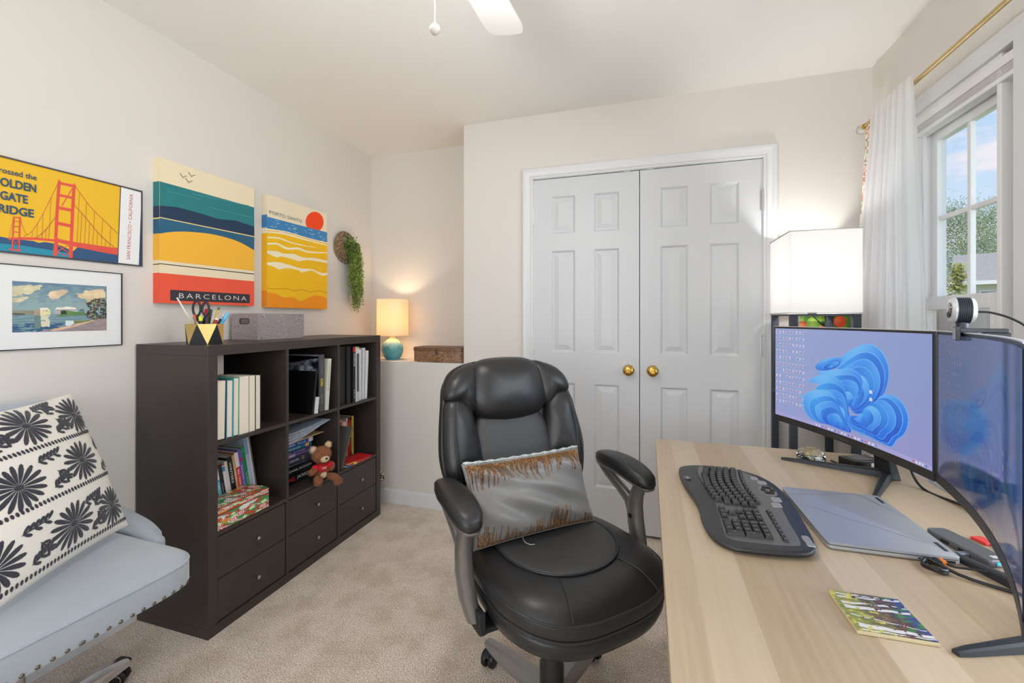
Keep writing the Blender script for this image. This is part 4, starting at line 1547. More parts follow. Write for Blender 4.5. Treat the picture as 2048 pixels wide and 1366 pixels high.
for bx_, by_ in ((1090, 215), (1140, 210), (1123, 245)):
    A.line(spline([(bx_ - 20, by_ - 22), (bx_ - 8, by_ - 6), (bx_, by_ + 6), (bx_ + 8, by_ - 1), (bx_ + 22, by_ - 4)], 4), 3.2, '2E4440')
A.build('printed_picture', t)

# Porto Santo
t = canvas('canvas_print', 'tall canvas print with red sun and yellow dunes reading PORTO SANTO', 1.850, 2.308, 1.284, 1.893, 0.038,
           [(0, 0.09, 'E88E1E'), (0.09, 0.40, 'EDB41C'), (0.40, 0.43, 'F0E2C0'), (0.43, 0.50, '3F7FB4'), (0.50, 0.609, 'EADCC0')], 'EADCC0')
A = Art([(125, 95), (527, 232), (518, 885), (118, 865)], [(0, 0.609), (0.458, 0.609), (0.458, 0), (0, 0)], 0.038)
sun = [(443 + 61 * math.cos(a), 288 + 70 * math.sin(a)) for a in [2 * PI * k / 48 for k in range(48)]]
A.poly(sun, 'EE4A1E')
A.poly([(124, 249), (527, 361), (526, 430), (122, 331)], '3F82B8')
R_ = random.Random(4)
for _ in range(34):
    x = R_.choice([R_.uniform(140, 330), R_.uniform(370, 520)])
    yb_ = 249 + (x - 124) * 0.278
    y = yb_ + R_.uniform(8, 66)
    L = R_.uniform(5, 22)
    A.line([(x, y), (x + L, y + L * 0.3)], R_.uniform(1.2, 2.6), 'D8E4EC')
A.poly([(122, 331), (526, 430), (518, 885), (118, 865)], 'F0BC1C')


def wave(top, bot):
    A.poly(spline(top, 5) + spline(bot, 5)[::-1], 'F3E6C8')


wave([(122, 330), (250, 352), (400, 398), (526, 430)], [(122, 340), (250, 360), (400, 405), (526, 437)])
wave([(122, 348), (240, 362), (380, 405), (526, 446)], [(122, 358), (240, 374), (380, 415), (526, 452)])
wave([(121, 386), (200, 392), (300, 430), (450, 464)], [(121, 396), (200, 402), (300, 438), (450, 466)])
wave([(121, 428), (190, 430), (260, 462), (330, 462), (400, 488), (525, 497)], [(121, 441), (190, 442), (245, 474), (330, 478), (400, 500), (525, 503)])
wave([(120, 480), (190, 486), (230, 502), (300, 506), (360, 530), (440, 536), (524, 556)], [(120, 498), (185, 528), (215, 522), (300, 545), (330, 556), (400, 550), (524, 572)])
wave([(119, 562), (190, 560), (280, 584), (340, 604), (420, 612), (480, 638), (523, 638)], [(119, 576), (160, 590), (200, 610), (250, 602), (330, 618), (352, 632), (420, 622), (485, 656), (523, 652)])
A.line(spline([(118, 737), (180, 742), (240, 740), (300, 756), (350, 750), (410, 768), (460, 760), (518, 775)], 6), 2.6, 'B4661C')
A.poly(spline([(118, 766), (170, 772), (230, 800), (290, 800), (340, 826), (380, 812), (430, 790), (480, 796), (518, 812)], 5) + [(518, 885), (118, 865)], 'F0921E')
A.text('PORTO SANTO', (138, 229), (356, 294), 0.0185, '4A6A7C', off=0.0, space=1.1)
A.build('printed_picture', t)

# framed Golden Gate poster (its near part runs on behind the camera's left edge)
y0, y1, z0, z1 = 0.806, 1.262, 1.437, 1.748
t = thing('framed_poster', 'yellow framed poster with red suspension bridge and white side strip', 'poster', (CX_, y0, z0))
fw_ = 0.005
f = MB()
for a, b, c_, d in ((0, y1 - y0, 0, fw_), (0, y1 - y0, z1 - z0 - fw_, z1 - z0), (0, fw_, fw_, z1 - z0 - fw_), (y1 - y0 - fw_, y1 - y0, fw_, z1 - z0 - fw_)):
    f.box(0, 0.010, a, b, c_, d)
f.build('frame', mat('dark_grey_frame', (66, 66, 72), 0.4), parent=t)
MB().box(0.0005, 0.006, fw_, y1 - y0 - fw_, fw_, z1 - z0 - fw_).build('backing', flat('3D5C80'), parent=t)
# sheet coordinates: the visible part of the poster
A = Art([(0, 40), (1646, 483), (1600, 1338), (0, 1148)], [(0.849 - y0, 0.315), (1.267 - y0, 0.309), (1.256 - y0, 0.0), (0.849 - y0, 0.0)], 0.0062)
A.mb.poly([(0.0062, fw_, fw_), (0.0062, 1.172 - y0, fw_), (0.0062, 1.172 - y0, 0.309), (0.0062, fw_, 0.309)], A.mi('E8B82C'))
A.mb.poly([(0.0064, fw_, 0.040), (0.0064, 0.849 - y0 + 0.001, 0.056), (0.0064, 0.849 - y0 + 0.001, fw_), (0.0064, fw_, fw_)], A.mi('2F5478'))
A.k = 2
A.poly([(0, 46), (1378, 424), (1334, 1290), (0, 1143)], 'E8B82C')
A.poly([(0, 975), (60, 985), (120, 1000), (230, 1012), (380, 1030), (440, 1052), (510, 1042), (600, 1060), (700, 1090), (770, 1125), (830, 1150), (880, 1108), (1100, 1120), (1337, 1190), (1335, 1310), (0, 1148)], '34557C')
A.poly([(0, 1050), (230, 1075), (600, 1140), (780, 1175), (770, 1238), (560, 1205), (0, 1136)], '2A8CA8')
RED = 'DC5446'
# towers
A.line([(640, 1000), (622, 1200)], 46, RED)
A.line([(805, 1050), (800, 1225)], 46, RED)
A.line([(676, 350), (652, 640), (630, 1030)], 38, RED)
A.line([(845, 395), (825, 700), (808, 1050)], 38, RED)
A.line([(672, 330), (675, 360)], 10, RED)
A.line([(850, 375), (847, 400)], 10, RED)
for (xa, ya, xb_, yb_, w_) in ((676, 375, 845, 412, 30), (662, 510, 830, 546, 28), (655, 655, 825, 690, 34), (645, 830, 815, 868, 36), (636, 1022, 808, 1056, 34)):
    A.line([(xa, ya), (xb_, yb_)], w_, RED)
A.line([(700, 640), (822, 440)], 12, RED)
A.line([(650, 1150), (770, 1085)], 9, RED)
A.line([(660, 1085), (770, 1165)], 9, RED)
A.line([(650, 1160), (725, 1200), (790, 1170)], 9, RED)
# deck
A.poly([(95, 990), (240, 985), (420, 990), (620, 1015), (850, 1048), (1200, 1105), (1338, 1122), (1332, 1202), (1150, 1168), (850, 1102), (620, 1040), (400, 1018), (95, 1012)], RED)
# cables
ROD = 'C4603C'
c1 = spline([(664, 370), (620, 460), (570, 560), (500, 700), (420, 840), (350, 930), (270, 978)], 6)
c2 = spline([(650, 740), (600, 800), (540, 880), (470, 950), (410, 990)], 6)
c3 = spline([(848, 395), (960, 560), (1070, 695), (1170, 790), (1340, 960)], 6)
c4 = spline([(828, 610), (950, 745), (1100, 930), (1200, 1030), (1300, 1112)], 6)
for c_, w_ in ((c1, 7), (c2, 9), (c3, 7), (c4, 8)):
    A.line(c_, w_, ROD)


def hang(cable, xs, y_of, w_=5):
    for x in xs:
        ys = [p[1] for p in cable if abs(p[0] - x) < 14]
        if ys:
            yy_ = sum(ys) / len(ys)
            A.line([(x, yy_), (x - 0.06 * (y_of(x) - yy_), y_of(x))], w_, ROD)


deck = lambda x: 985 + max(0, (x - 420)) * 0.148
hang(c1, (580, 490, 425, 365), deck)
hang(c2, (560, 520, 480), deck)
hang(c3, (905, 985, 1075, 1168, 1260), deck)
hang(c4, (930, 1018, 1108, 1200, 1250), deck)
# far tower
for xa, ya, xb_, yb_, w_ in ((160, 750, 135, 1130, 18), (228, 755, 212, 1135, 18), (150, 757, 232, 765, 12), (148, 802, 230, 810, 10), (145, 860, 228, 868, 10), (140, 922, 222, 930, 10),
                             (128, 995, 216, 1003, 14), (95, 1120, 235, 1136, 16), (145, 1020, 212, 1080, 6), (212, 1020, 140, 1080, 6)):
    A.line([(xa, ya), (xb_, yb_)], w_, RED)
A.line(spline([(230, 760), (250, 850), (280, 920), (310, 960)], 5), 4, ROD)
A.line([(155, 760), (100, 990)], 4, ROD)
# white strip with text
A.poly([(1385, 426), (1622, 490), (1578, 1322), (1337, 1290)], 'E9E9EA')
A.line([(1380, 418), (1336, 1300)], 9, '4A4A52')
A.text('SAN FRANCISCO \u2022 CALIFORNIA', (1478, 1258), (1522, 512), 0.0125, 'B4483C', off=0.008, space=1.05)
NAVY = '34526C'
g = lambda u, v: (0.0088, u, v)
add_text(A.mb, 'I crossed the', g, 0.020, 0.2555, w=0.111, h=0.0185, mi=A.mi(NAVY), off=0.015)
add_text(A.mb, 'GOLDEN', g, 0.024, 0.2130, w=0.106, h=0.0285, mi=A.mi(NAVY), off=0.03)
add_text(A.mb, 'GATE', g, 0.043, 0.1700, w=0.066, h=0.0285, mi=A.mi(NAVY), off=0.03)
add_text(A.mb, 'BRIDGE', g, 0.022, 0.1270, w=0.102, h=0.0285, mi=A.mi(NAVY), off=0.03)
A.build('print', t)

# framed watercolour print
y0, y1, z0, z1 = 0.742, 1.190, 1.119, 1.402
t = thing('framed_picture', 'white matted watercolour of houses by the water in a thin black frame', 'picture', (CX_, y0, z0))
fw_ = 0.003
f = MB()
for a, b, c_, d in ((0, y1 - y0, 0, fw_), (0, y1 - y0, z1 - z0 - fw_, z1 - z0), (0, fw_, fw_, z1 - z0 - fw_), (y1 - y0 - fw_, y1 - y0, fw_, z1 - z0 - fw_)):
    f.box(0, 0.010, a, b, c_, d)
f.build('frame', M_black, parent=t)
MB().box(0.0005, 0.006, fw_, y1 - y0 - fw_, fw_, z1 - z0 - fw_).build('mat_board', mat('white_mat_board', (230, 231, 232), 0.45), parent=t)
Hp = homog([(0, 1), (1, 1), (1, 0), (0, 0)], [(85, 105), (1910, 238), (1875, 1097), (50, 1112)])


def watercolour(U, V):
    X_, Y_ = Hp(U, V)
    n1 = fbm(X_ / 500, Y_ / 260, 2.0, 1)
    n2 = fbm(X_ / 260, Y_ / 60 + 7, 2.0, 9)
    sky = rgb('8FA8AA') + (rgb('5F7F98') - rgb('8FA8AA')) * np.clip((1 - (Y_ - 150) / 420)[..., None] * 0.9 + (n2[..., None] - 0.5) * 1.2, 0, 1)
    c = sky
    for poly, col in (([(60, 190), (240, 210), (430, 180), (480, 225), (640, 185), (690, 235), (560, 290), (420, 370), (200, 380), (60, 400)], 'CFC8A6'),
                      ([(60, 440), (200, 430), (400, 410), (380, 460), (240, 520), (60, 520)], 'CBBF9E'),
                      ([(760, 400), (900, 310), (1040, 285), (1150, 320), (1080, 390), (980, 460), (840, 470)], 'D6BFA0'),
                      ([(1280, 360), (1440, 360), (1520, 310), (1820, 280), (1890, 360), (1890, 470), (1620, 520), (1500, 560), (1460, 470), (1360, 460)], 'DDC7A2')):
        m_ = inmask(X_ + (n1 - 0.5) * 90, Y_ + (n2 - 0.5) * 70, poly)
        cc = rgb(col) + (n1[..., None] - 0.5) * 0.35
        c = np.where(m_[..., None], cc, c)
    # water
    wv = np.sin(Y_ / 9 + n1 * 8 + X_ / 300) > 0.3
    wat = np.where(wv[..., None], rgb('7F9DA4'), rgb('6C8C98'))
    deep = ((Y_ > 940) & (fbm(X_ / 300, Y_ / 50, 2.5, 4) > 0.42))
    wat = np.where(deep[..., None], rgb('34587E'), wat)
    wat = np.where(((X_ > 485) & (X_ < 600) & (Y_ < 1040))[..., None], rgb('6A8480'), wat)
    wat = np.where((((X_ > 610) & (X_ < 780)) & (n2 > 0.42) & (Y_ < 1010))[..., None], rgb('D6D4BC'), wat)
    c = np.where((Y_ > 765)[..., None], wat, c)
    for poly, col in (([(60, 680), (480, 690), (480, 770), (300, 775), (60, 745)], '8A8A78'),
                      ([(60, 735), (300, 740), (320, 778), (60, 770)], '5A5648'),
                      ([(480, 690), (600, 645), (600, 785), (480, 785)], 'A89688'),
                      ([(600, 640), (740, 645), (805, 700), (800, 775), (600, 790)], 'E2DCA8'),
                      ([(590, 640), (740, 640), (800, 690), (600, 690)], 'E8E4D4'),
                      ([(890, 665), (1120, 630), (1300, 650), (1320, 730), (1100, 780), (890, 760)], 'B8B0B8'),
                      ([(930, 640), (1120, 622), (1290, 645), (1300, 672), (890, 672)], 'ECE8DC'),
                      ([(1000, 700), (1110, 690), (1300, 730), (1460, 730), (1470, 800), (1250, 800), (880, 812), (1000, 765)], '5E8450'),
                      ([(1010, 700), (1100, 690), (1120, 770), (1010, 780)], '2C3A2C'),
                      ([(1370, 680), (1440, 665), (1460, 720), (1340, 725)], '5A7880'),
                      ([(1250, 885), (1440, 900), (1600, 880), (1900, 860), (1900, 1100), (560, 1100), (860, 1050), (1100, 1000), (1270, 960)], '9A8A8C'),
                      ([(860, 1040), (1200, 1000), (1400, 930), (1640, 880), (1640, 900), (1330, 1000), (920, 1090), (800, 1095)], 'D8B49A'),
                      ([(1240, 905), (1440, 900), (1700, 870), (1400, 940), (1250, 960)], '6A8448'),
                      ([(1090, 900), (1240, 900), (1250, 960), (1150, 1010), (1090, 990)], 'D8E4E4')):
        m_ = inmask(X_ + (n1 - 0.5) * 24, Y_ + (n2 - 0.5) * 18, poly)
        c = np.where(m_[..., None], rgb(col) + (n2[..., None] - 0.5) * 0.14, c)
    win = (((X_ > 640) & (X_ < 780) & ((X_ % 60) < 22)) | ((X_ > 910) & (X_ < 1090) & ((X_ % 52) < 22))) & (Y_ > 685) & (Y_ < 705)
    c = np.where(win[..., None], rgb('6A6A60'), c)
    nt_ = fbm(X_ / 90, Y_ / 60, 2.0, 21)
    tr = inmask(X_ + (nt_ - 0.5) * 130, Y_ + (nt_ - 0.5) * 90, [(1480, 570), (1640, 480), (1890, 450), (1900, 860), (1600, 880), (1480, 830), (1460, 760), (1560, 680)]) & (nt_ > 0.36)
    tc_ = np.where((nt_ > 0.60)[..., None], rgb('84907C'), np.where((nt_ > 0.52)[..., None], rgb('6A4A3C'), rgb('2A3430')))
    c = np.where(tr[..., None], tc_, c)
    return c


picture('print', lambda u, v: (0.0066, 0.878 - y0 + u * 0.261, 1.178 - z0 + v * 0.169), 300, 200, watercolour, M_printm, parent=t)

# ------------------------------------------------------------------ wall planter: woven disc with trailing greenery
t = thing('trailing_plant', 'green string-of-pearls plant trailing from a round woven wall hanger', 'plant', (XL, 2.520, 1.712))
d = MB()
RO, RI, hz_ = 0.107, 0.030, 0.058
tor = []
d.tube([(0.012, RO * math.cos(a), RO * math.sin(a)) for a in [2 * PI * k / 48 for k in range(48)]], 0.0035, 8, loop=True)
d.tube([(0.016, -0.004 + RI * 0.8 * math.cos(a), hz_ - 0.005 + RI * math.sin(a)) for a in [2 * PI * k / 32 for k in range(32)]], 0.003, 8, loop=True)
R_ = random.Random(8)
for k in range(118):
    a = 2 * PI * k / 118
    p0 = (0.017 + R_.uniform(0, 0.003), -0.004 + RI * 0.8 * math.cos(a), hz_ - 0.005 + RI * math.sin(a))
    a2 = a + R_.uniform(-0.02, 0.02)
    p1 = (0.015, RO * math.cos(a2), RO * math.sin(a2))
    pm = tuple((p0[i] + p1[i]) / 2 + (0.006 if i == 0 else 0) for i in range(3))
    d.tube([p0, pm, p1], 0.0021, 5)
d.build('woven_disc', mat('brown_seagrass', (168, 142, 108), 0.8, noise=(90, 0.12, U3, (84, 64, 46))), parent=t, smooth=50)
M_vine = mat('vine_leaf', (134, 156, 58), 0.55, noise=(22, 0.22, U3, (76, 108, 50)))
st = MB()
lf = MB()
for k in range(72):
    y0_ = R_.uniform(-0.012, 0.085)
    x0_ = 0.022 + R_.uniform(0, 0.035)
    yb_ = y0_ + R_.gauss(0.004, 0.022) + (0.03 if R_.random() < 0.12 else 0)
    yb_ = max(-0.085, min(0.155, yb_))
    L = R_.uniform(0.28, 0.50) * (1 - 0.25 * abs(yb_ - 0.05) / 0.1)
    ztop = 0.035 + R_.uniform(-0.02, 0.012)
    pts = []
    for q in range(15):
        s_ = q / 14
        z_ = ztop + 0.018 * math.sin(min(1, s_ * 5) * PI) - L * s_
        pts.append((x0_ + 0.020 * math.sin(min(1.0, s_ * 4) * PI / 2) + R_.gauss(0, 0.0012), y0_ + (yb_ - y0_) * min(1, s_ * 2.0) + 0.003 * math.sin(9 * s_ + k), z_))
    st.tube(pts, 0.0006, 4)
    sp_ = 0.011
    n_ = int(L / sp_)
    for q in range(n_):
        s_ = (q + R_.random() * 0.5) / n_
        i0 = min(13, int(s_ * 14)); fr = s_ * 14 - i0
        P_ = Vector(pts[i0]) * (1 - fr) + Vector(pts[i0 + 1]) * fr
        for side in (-1, 1):
            if R_.random() < 0.08:
                continue
            rr = R_.uniform(0.0042, 0.0068)
            dr = Vector((R_.uniform(-0.3, 1), side * R_.uniform(0.4, 1), R_.uniform(-0.6, 0.3))).normalized()
            c_ = P_ + dr * rr * 1.15
            nrm = Vector((R_.uniform(0.2, 1), R_.uniform(-0.6, 0.6), R_.uniform(-0.2, 0.8))).normalized()
            a_ = dr
            b_ = nrm.cross(a_).normalized()
            ring = [c_ + a_ * rr * math.cos(w_) + b_ * rr * 0.8 * math.sin(w_) for w_ in [2 * PI * e_ / 6 for e_ in range(6)]]
            lf.add(ring + [c_ + nrm * rr * 0.3], [(e_, (e_ + 1) % 6, 6) for e_ in range(6)])
# crown of denser leaves
for k in range(420):
    c_ = Vector((0.022 + abs(R_.gauss(0, 0.016)), 0.035 + R_.gauss(0, 0.030), 0.0 + R_.gauss(0, 0.036)))
    rr = R_.uniform(0.006, 0.0095)
    nrm = Vector((1, R_.uniform(-0.8, 0.8), R_.uniform(-0.4, 0.9))).normalized()
    a_ = nrm.orthogonal().normalized(); b_ = nrm.cross(a_)
    ring = [c_ + a_ * rr * math.cos(w_) + b_ * rr * 0.7 * math.sin(w_) for w_ in [2 * PI * e_ / 6 for e_ in range(6)]]
    lf.add(ring + [c_ + nrm * rr * 0.25], [(e_, (e_ + 1) % 6, 6) for e_ in range(6)])
st.build('stem', mat('vine_stem', (96, 92, 56), 0.7), parent=t, fix=False)
lf.build('foliage', M_vine, parent=t, fix=False)

# ------------------------------------------------------------------ table lamp on the ledge
LX, LY = -1.697, 2.655
t = thing('table_lamp', 'lit table lamp with drum shade and turquoise ceramic base on the ledge', 'lamp', (LX, LY, ZL))


def shade_mat(name, c, c2, mixf=0.6):
    m = bpy.data.materials.new(name)
    m.use_nodes = True
    n = m.node_tree
    n.nodes.clear()
    o = n.nodes.new('ShaderNodeOutputMaterial')
    d_ = n.nodes.new('ShaderNodeBsdfDiffuse'); d_.inputs['Color'].default_value = lin4(c)
    tl = n.nodes.new('ShaderNodeBsdfTranslucent'); tl.inputs['Color'].default_value = lin4(c2)
    m1 = n.nodes.new('ShaderNodeMixShader'); m1.inputs[0].default_value = mixf
    co = n.nodes.new('ShaderNodeTexCoord')
    ma = n.nodes.new('ShaderNodeMapping'); ma.inputs['Scale'].default_value = (2, 2, 60)
    nn = n.nodes.new('ShaderNodeTexNoise'); nn.inputs['Scale'].default_value = 6
    bu = n.nodes.new('ShaderNodeBump'); bu.inputs['Strength'].default_value = 0.2; bu.inputs['Distance'].default_value = 0.001
    n.links.new(co.outputs['Object'], ma.inputs['Vector']); n.links.new(ma.outputs['Vector'], nn.inputs['Vector'])
    n.links.new(nn.outputs['Fac'], bu.inputs['Height']); n.links.new(bu.outputs['Normal'], d_.inputs['Normal'])
    n.links.new(d_.outputs[0], m1.inputs[1]); n.links.new(tl.outputs[0], m1.inputs[2])
    n.links.new(m1.outputs[0], o.inputs[0])
    return m


s = MB()
rs_ = [[(r * math.cos(2 * PI * k / 64), r * math.sin(2 * PI * k / 64), z_) for k in range(64)] for r, z_ in ((0.1065, 0.167), (0.1055, 0.418), (0.1035, 0.418), (0.1045, 0.167))]
s.rings(rs_, loop=True)
so = s.build('lamp_shade', shade_mat('peach_linen_shade', (242, 232, 216), (248, 234, 210), 0.5), parent=t, smooth=40)
b = MB()
NR, NA = 46, 96
prof = [(0.0, 0.0), (0.040, 0.0), (0.044, 0.004), (0.052, 0.012), (0.062, 0.030), (0.070, 0.055), (0.0715, 0.075), (0.069, 0.095), (0.060, 0.116), (0.046, 0.132), (0.030, 0.142), (0.021, 0.147), (0.0195, 0.156), (0.021, 0.160), (0.021, 0.168), (0.0, 0.168)]
pf = spline(prof, 5)


def relief(r, z_, a):
    if 0.02 < z_ < 0.125 and r > 0.03:
        u = a / (2 * PI) * 14
        v = z_ / 0.0175
        p = (u + v * 0.5) % 1.0; q = (u - v * 0.5) % 1.0
        e_ = min(abs(p - 0.5), abs(q - 0.5))
        return r + 0.0022 * math.exp(-(e_ / 0.10) ** 2)
    return r


b.rings([[(relief(r, z_, 2 * PI * k / 224) * math.cos(2 * PI * k / 224), relief(r, z_, 2 * PI * k / 224) * math.sin(2 * PI * k / 224), z_) for k in range(224)] for r, z_ in pf])


def glaze():
    m = bpy.data.materials.new('turquoise_reactive_glaze')
    m.use_nodes = True
    n = m.node_tree
    bs = n.nodes['Principled BSDF']
    bs.inputs['Roughness'].default_value = 0.18
    co = n.nodes.new('ShaderNodeTexCoord')
    sx = n.nodes.new('ShaderNodeSeparateXYZ')
    nn = n.nodes.new('ShaderNodeTexNoise'); nn.inputs['Scale'].default_value = 30
    m1 = n.nodes.new('ShaderNodeMath'); m1.operation = 'MULTIPLY_ADD'; m1.inputs[1].default_value = 5.6; m1.inputs[2].default_value = 0.0
    m2 = n.nodes.new('ShaderNodeMath'); m2.operation = 'MULTIPLY_ADD'; m2.inputs[1].default_value = 0.30
    r = n.nodes.new('ShaderNodeValToRGB')
    els = r.color_ramp.elements
    els[0].position = 0.2; els[0].color = lin4((70, 146, 162))
    els[1].position = 0.98; els[1].color = lin4((214, 222, 178))
    e_ = els.new(0.62); e_.color = lin4((98, 166, 174))
    e_ = els.new(0.80); e_.color = lin4((170, 210, 202))
    n.links.new(co.outputs['Object'], sx.inputs[0]); n.links.new(sx.outputs['Z'], m1.inputs[0])
    n.links.new(co.outputs['Object'], nn.inputs['Vector'])
    n.links.new(nn.outputs['Fac'], m2.inputs[0]); n.links.new(m1.outputs[0], m2.inputs[2])
    n.links.new(m2.outputs[0], r.inputs['Fac']); n.links.new(r.outputs['Color'], bs.inputs['Base Color'])
    return m


b.build('base', glaze(), parent=t, smooth=60)
h = MB()
h.lathe([(0.012, 0.167), (0.012, 0.20), (0.006, 0.205), (0.0, 0.205)], 16)
for k in range(3):
    a = 2 * PI * k / 3
    h.tube([(0.0, 0, 0.40), (0.1045 * math.cos(a), 0.1045 * math.sin(a), 0.410)], 0.0015, 6)
h.tube([(0, 0, 0.2), (0.045, 0, 0.23), (0.05, 0, 0.34), (0, 0, 0.40)], 0.0015, 6)
h.tube([(0, 0, 0.2), (-0.045, 0, 0.23), (-0.05, 0, 0.34), (0, 0, 0.40)], 0.0015, 6)
h.build('socket', M_brass, parent=t, smooth=50)
bb = MB()
bb.lathe([(0, 0.205), (0.012, 0.207), (0.014, 0.222), (0.026, 0.252), (0.029, 0.27), (0.022, 0.290), (0, 0.298)], 20)
M_bulb = mat('warm_bulb', (255, 240, 220), 0.5, emit=(255, 190, 120), estr=40)
bb.build('bulb', M_bulb, parent=t, smooth=60)
light('table_lamp_bulb', 'POINT', (LX, LY, ZL + 0.335), 2.9, (1.0, 0.80, 0.54), 0.02)

# small ornate suitcase box on the ledge
M_case = bpy.data.materials.new('damask_brown_box')
M_case.use_nodes = True
n = M_case.node_tree
bs = n.nodes['Principled BSDF']; bs.inputs['Roughness'].default_value = 0.45
co = n.nodes.new('ShaderNodeTexCoord')
vo = n.nodes.new('ShaderNodeTexVoronoi'); vo.inputs['Scale'].default_value = 105; vo.feature = 'DISTANCE_TO_EDGE'
nn = n.nodes.new('ShaderNodeTexNoise'); nn.inputs['Scale'].default_value = 40
mu = n.nodes.new('ShaderNodeMath'); mu.operation = 'MULTIPLY'
r = n.nodes.new('ShaderNodeValToRGB')
r.color_ramp.elements[0].position = 0.02; r.color_ramp.elements[0].color = lin4((160, 130, 100))
r.color_ramp.elements[1].position = 0.085; r.color_ramp.elements[1].color = lin4((104, 62, 44))
n.links.new(co.outputs['Object'], vo.inputs['Vector']); n.links.new(co.outputs['Object'], nn.inputs['Vector'])
n.links.new(vo.outputs['Distance'], mu.inputs[0]); n.links.new(nn.outputs['Fac'], mu.inputs[1])
n.links.new(mu.outputs[0], r.inputs['Fac']); n.links.new(r.outputs['Color'], bs.inputs['Base Color'])
t = thing('keepsake_box', 'small brown damask-patterned suitcase box on the white ledge', 'box', (-1.308, 2.655, ZL))
ol = superell(0.188, 0.095, 5, 56)
MB().rings([[(x, y_, 0.002) for x, y_ in ol], [(x, y_, 0.078) for x, y_ in ol]]).build('body', M_case, parent=t, smooth=40)
ol2 = superell(0.1915, 0.0985, 5, 56)
MB().rings([[(x, y_, 0.073) for x, y_ in ol2], [(x, y_, 0.092) for x, y_ in ol2], [(x * 0.985, y_ * 0.97, 0.096) for x, y_ in ol2]]).build('lid', mat('worn_brown_lid', (128, 92, 66), 0.5, noise=(50, 0.2, U3, (92, 62, 46))), parent=t, smooth=40)
h = MB()
h.tube(spline([(-0.045, -0.098, 0.040), (-0.047, -0.104, 0.032), (-0.03, -0.110, 0.020), (0, -0.112, 0.016), (0.03, -0.110, 0.020), (0.047, -0.104, 0.032), (0.045, -0.098, 0.040)], 5), 0.0042, 8)
h.build('handle', mat('antique_brass', (176, 148, 96), 0.35, metal=0.9), parent=t, smooth=60)
h = MB()
h.box(-0.009, 0.009, -0.1015, -0.097, 0.052, 0.088)
h.build('clasp', mat('aged_bronze', (112, 96, 66), 0.4, metal=0.8), parent=t, bevel=0.002)


# ------------------------------------------------------------------ pillow builder
def pillow(name, w_, h_, th, m, M, parent=None, wr=0.0, seed=0, pinch=0.06, n=44, concave=0.03, sag=0.0):
    """closed cushion; returns object and surface function S(u,v,off) for u,v in -1..1 (front)"""
    rr = random.Random(seed)
    ph = [(rr.uniform(2, 5), rr.uniform(2, 6), rr.uniform(0, 6.3), rr.uniform(0.4, 1)) for _ in range(7)]

    def S_(u, v, off=0.0, side=1):
        ex = 1 - concave * (1 - v * v) * 0 - concave * (1 - abs(v) ** 2.2)
        ey = 1 - concave * (1 - abs(u) ** 2.2)
        x = w_ / 2 * u * ex
        y = h_ / 2 * v * ey
        a = max(0.0, 1 - u * u); b_ = max(0.0, 1 - v * v)
        t_ = th / 2 * (a ** 0.55) * (b_ ** 0.55)
        wv = 0
        for kx, ky, p_, am in ph:
            wv += am * math.sin(kx * u * 2 + ky * v * 2.3 + p_)
        t_ += wr * wv * (a * b_) ** 0.25 * min(1, 3 * (a * b_) ** 0.5)
        t_ += sag * (-v) * a * b_
        return M @ Vector((x, y, side * (t_ + off)))
    mb = MB()
    for side in (1, -1):
        mb.grid(lambda a, b_, side=side: S_(math.sin((a - 0.5) * PI), math.sin((b_ - 0.5) * PI), 0, side), n, n)
    o = mb.build(name, m, parent=parent, fix=False)
    bm = bmesh.new(); bm.from_mesh(o.data)
    bmesh.ops.remove_doubles(bm, verts=bm.verts, dist=0.0004)
    bmesh.ops.recalc_face_normals(bm, faces=bm.faces)
    bm.to_mesh(o.data); bm.free()
    o.data.shade_smooth()
    return o, S_


def frame_from(c, ex, ey):
    ex = Vector(ex).normalized()
    ey = Vector(ey)
    ez = ex.cross(ey).normalized()
    ey = ez.cross(ex).normalized()
    return Matrix(((ex.x, ey.x, ez.x, c[0]), (ex.y, ey.y, ez.y, c[1]), (ex.z, ey.z, ez.z, c[2]), (0, 0, 0, 1)))


# brown-and-white patterned cushion standing on its corner behind the far end of the bookcase
M_pat = bpy.data.materials.new('brown_white_scroll_fabric')
M_pat.use_nodes = True
n = M_pat.node_tree
bs = n.nodes['Principled BSDF']; bs.inputs['Roughness'].default_value = 0.9
co = n.nodes.new('ShaderNodeTexCoord')
vo = n.nodes.new('ShaderNodeTexVoronoi'); vo.inputs['Scale'].default_value = 26
mu = n.nodes.new('ShaderNodeMath'); mu.operation = 'MULTIPLY'; mu.inputs[1].default_value = 16
si = n.nodes.new('ShaderNodeMath'); si.operation = 'SINE'
r = n.nodes.new('ShaderNodeValToRGB'); r.color_ramp.interpolation = 'CONSTANT'
r.color_ramp.elements[0].color = lin4((222, 208, 200)); r.color_ramp.elements[1].position = 0.5; r.color_ramp.elements[1].color = lin4((70, 56, 52))
n.links.new(co.outputs['Object'], vo.inputs['Vector']); n.links.new(vo.outputs['Distance'], mu.inputs[0]); n.links.new(mu.outputs[0], si.inputs[0])
n.links.new(si.outputs[0], r.inputs['Fac']); n.links.new(r.outputs['Color'], bs.inputs['Base Color'])
o, _ = pillow('scatter_cushion', 0.27, 0.27, 0.09, M_pat, frame_from((-1.805, 2.45, 0.195), (0.7, 0, 0.7), (0.7, 0, -0.7)))
tag(o, 'brown and white patterned cushion whose corner shows between bookcase and back wall', 'cushion')

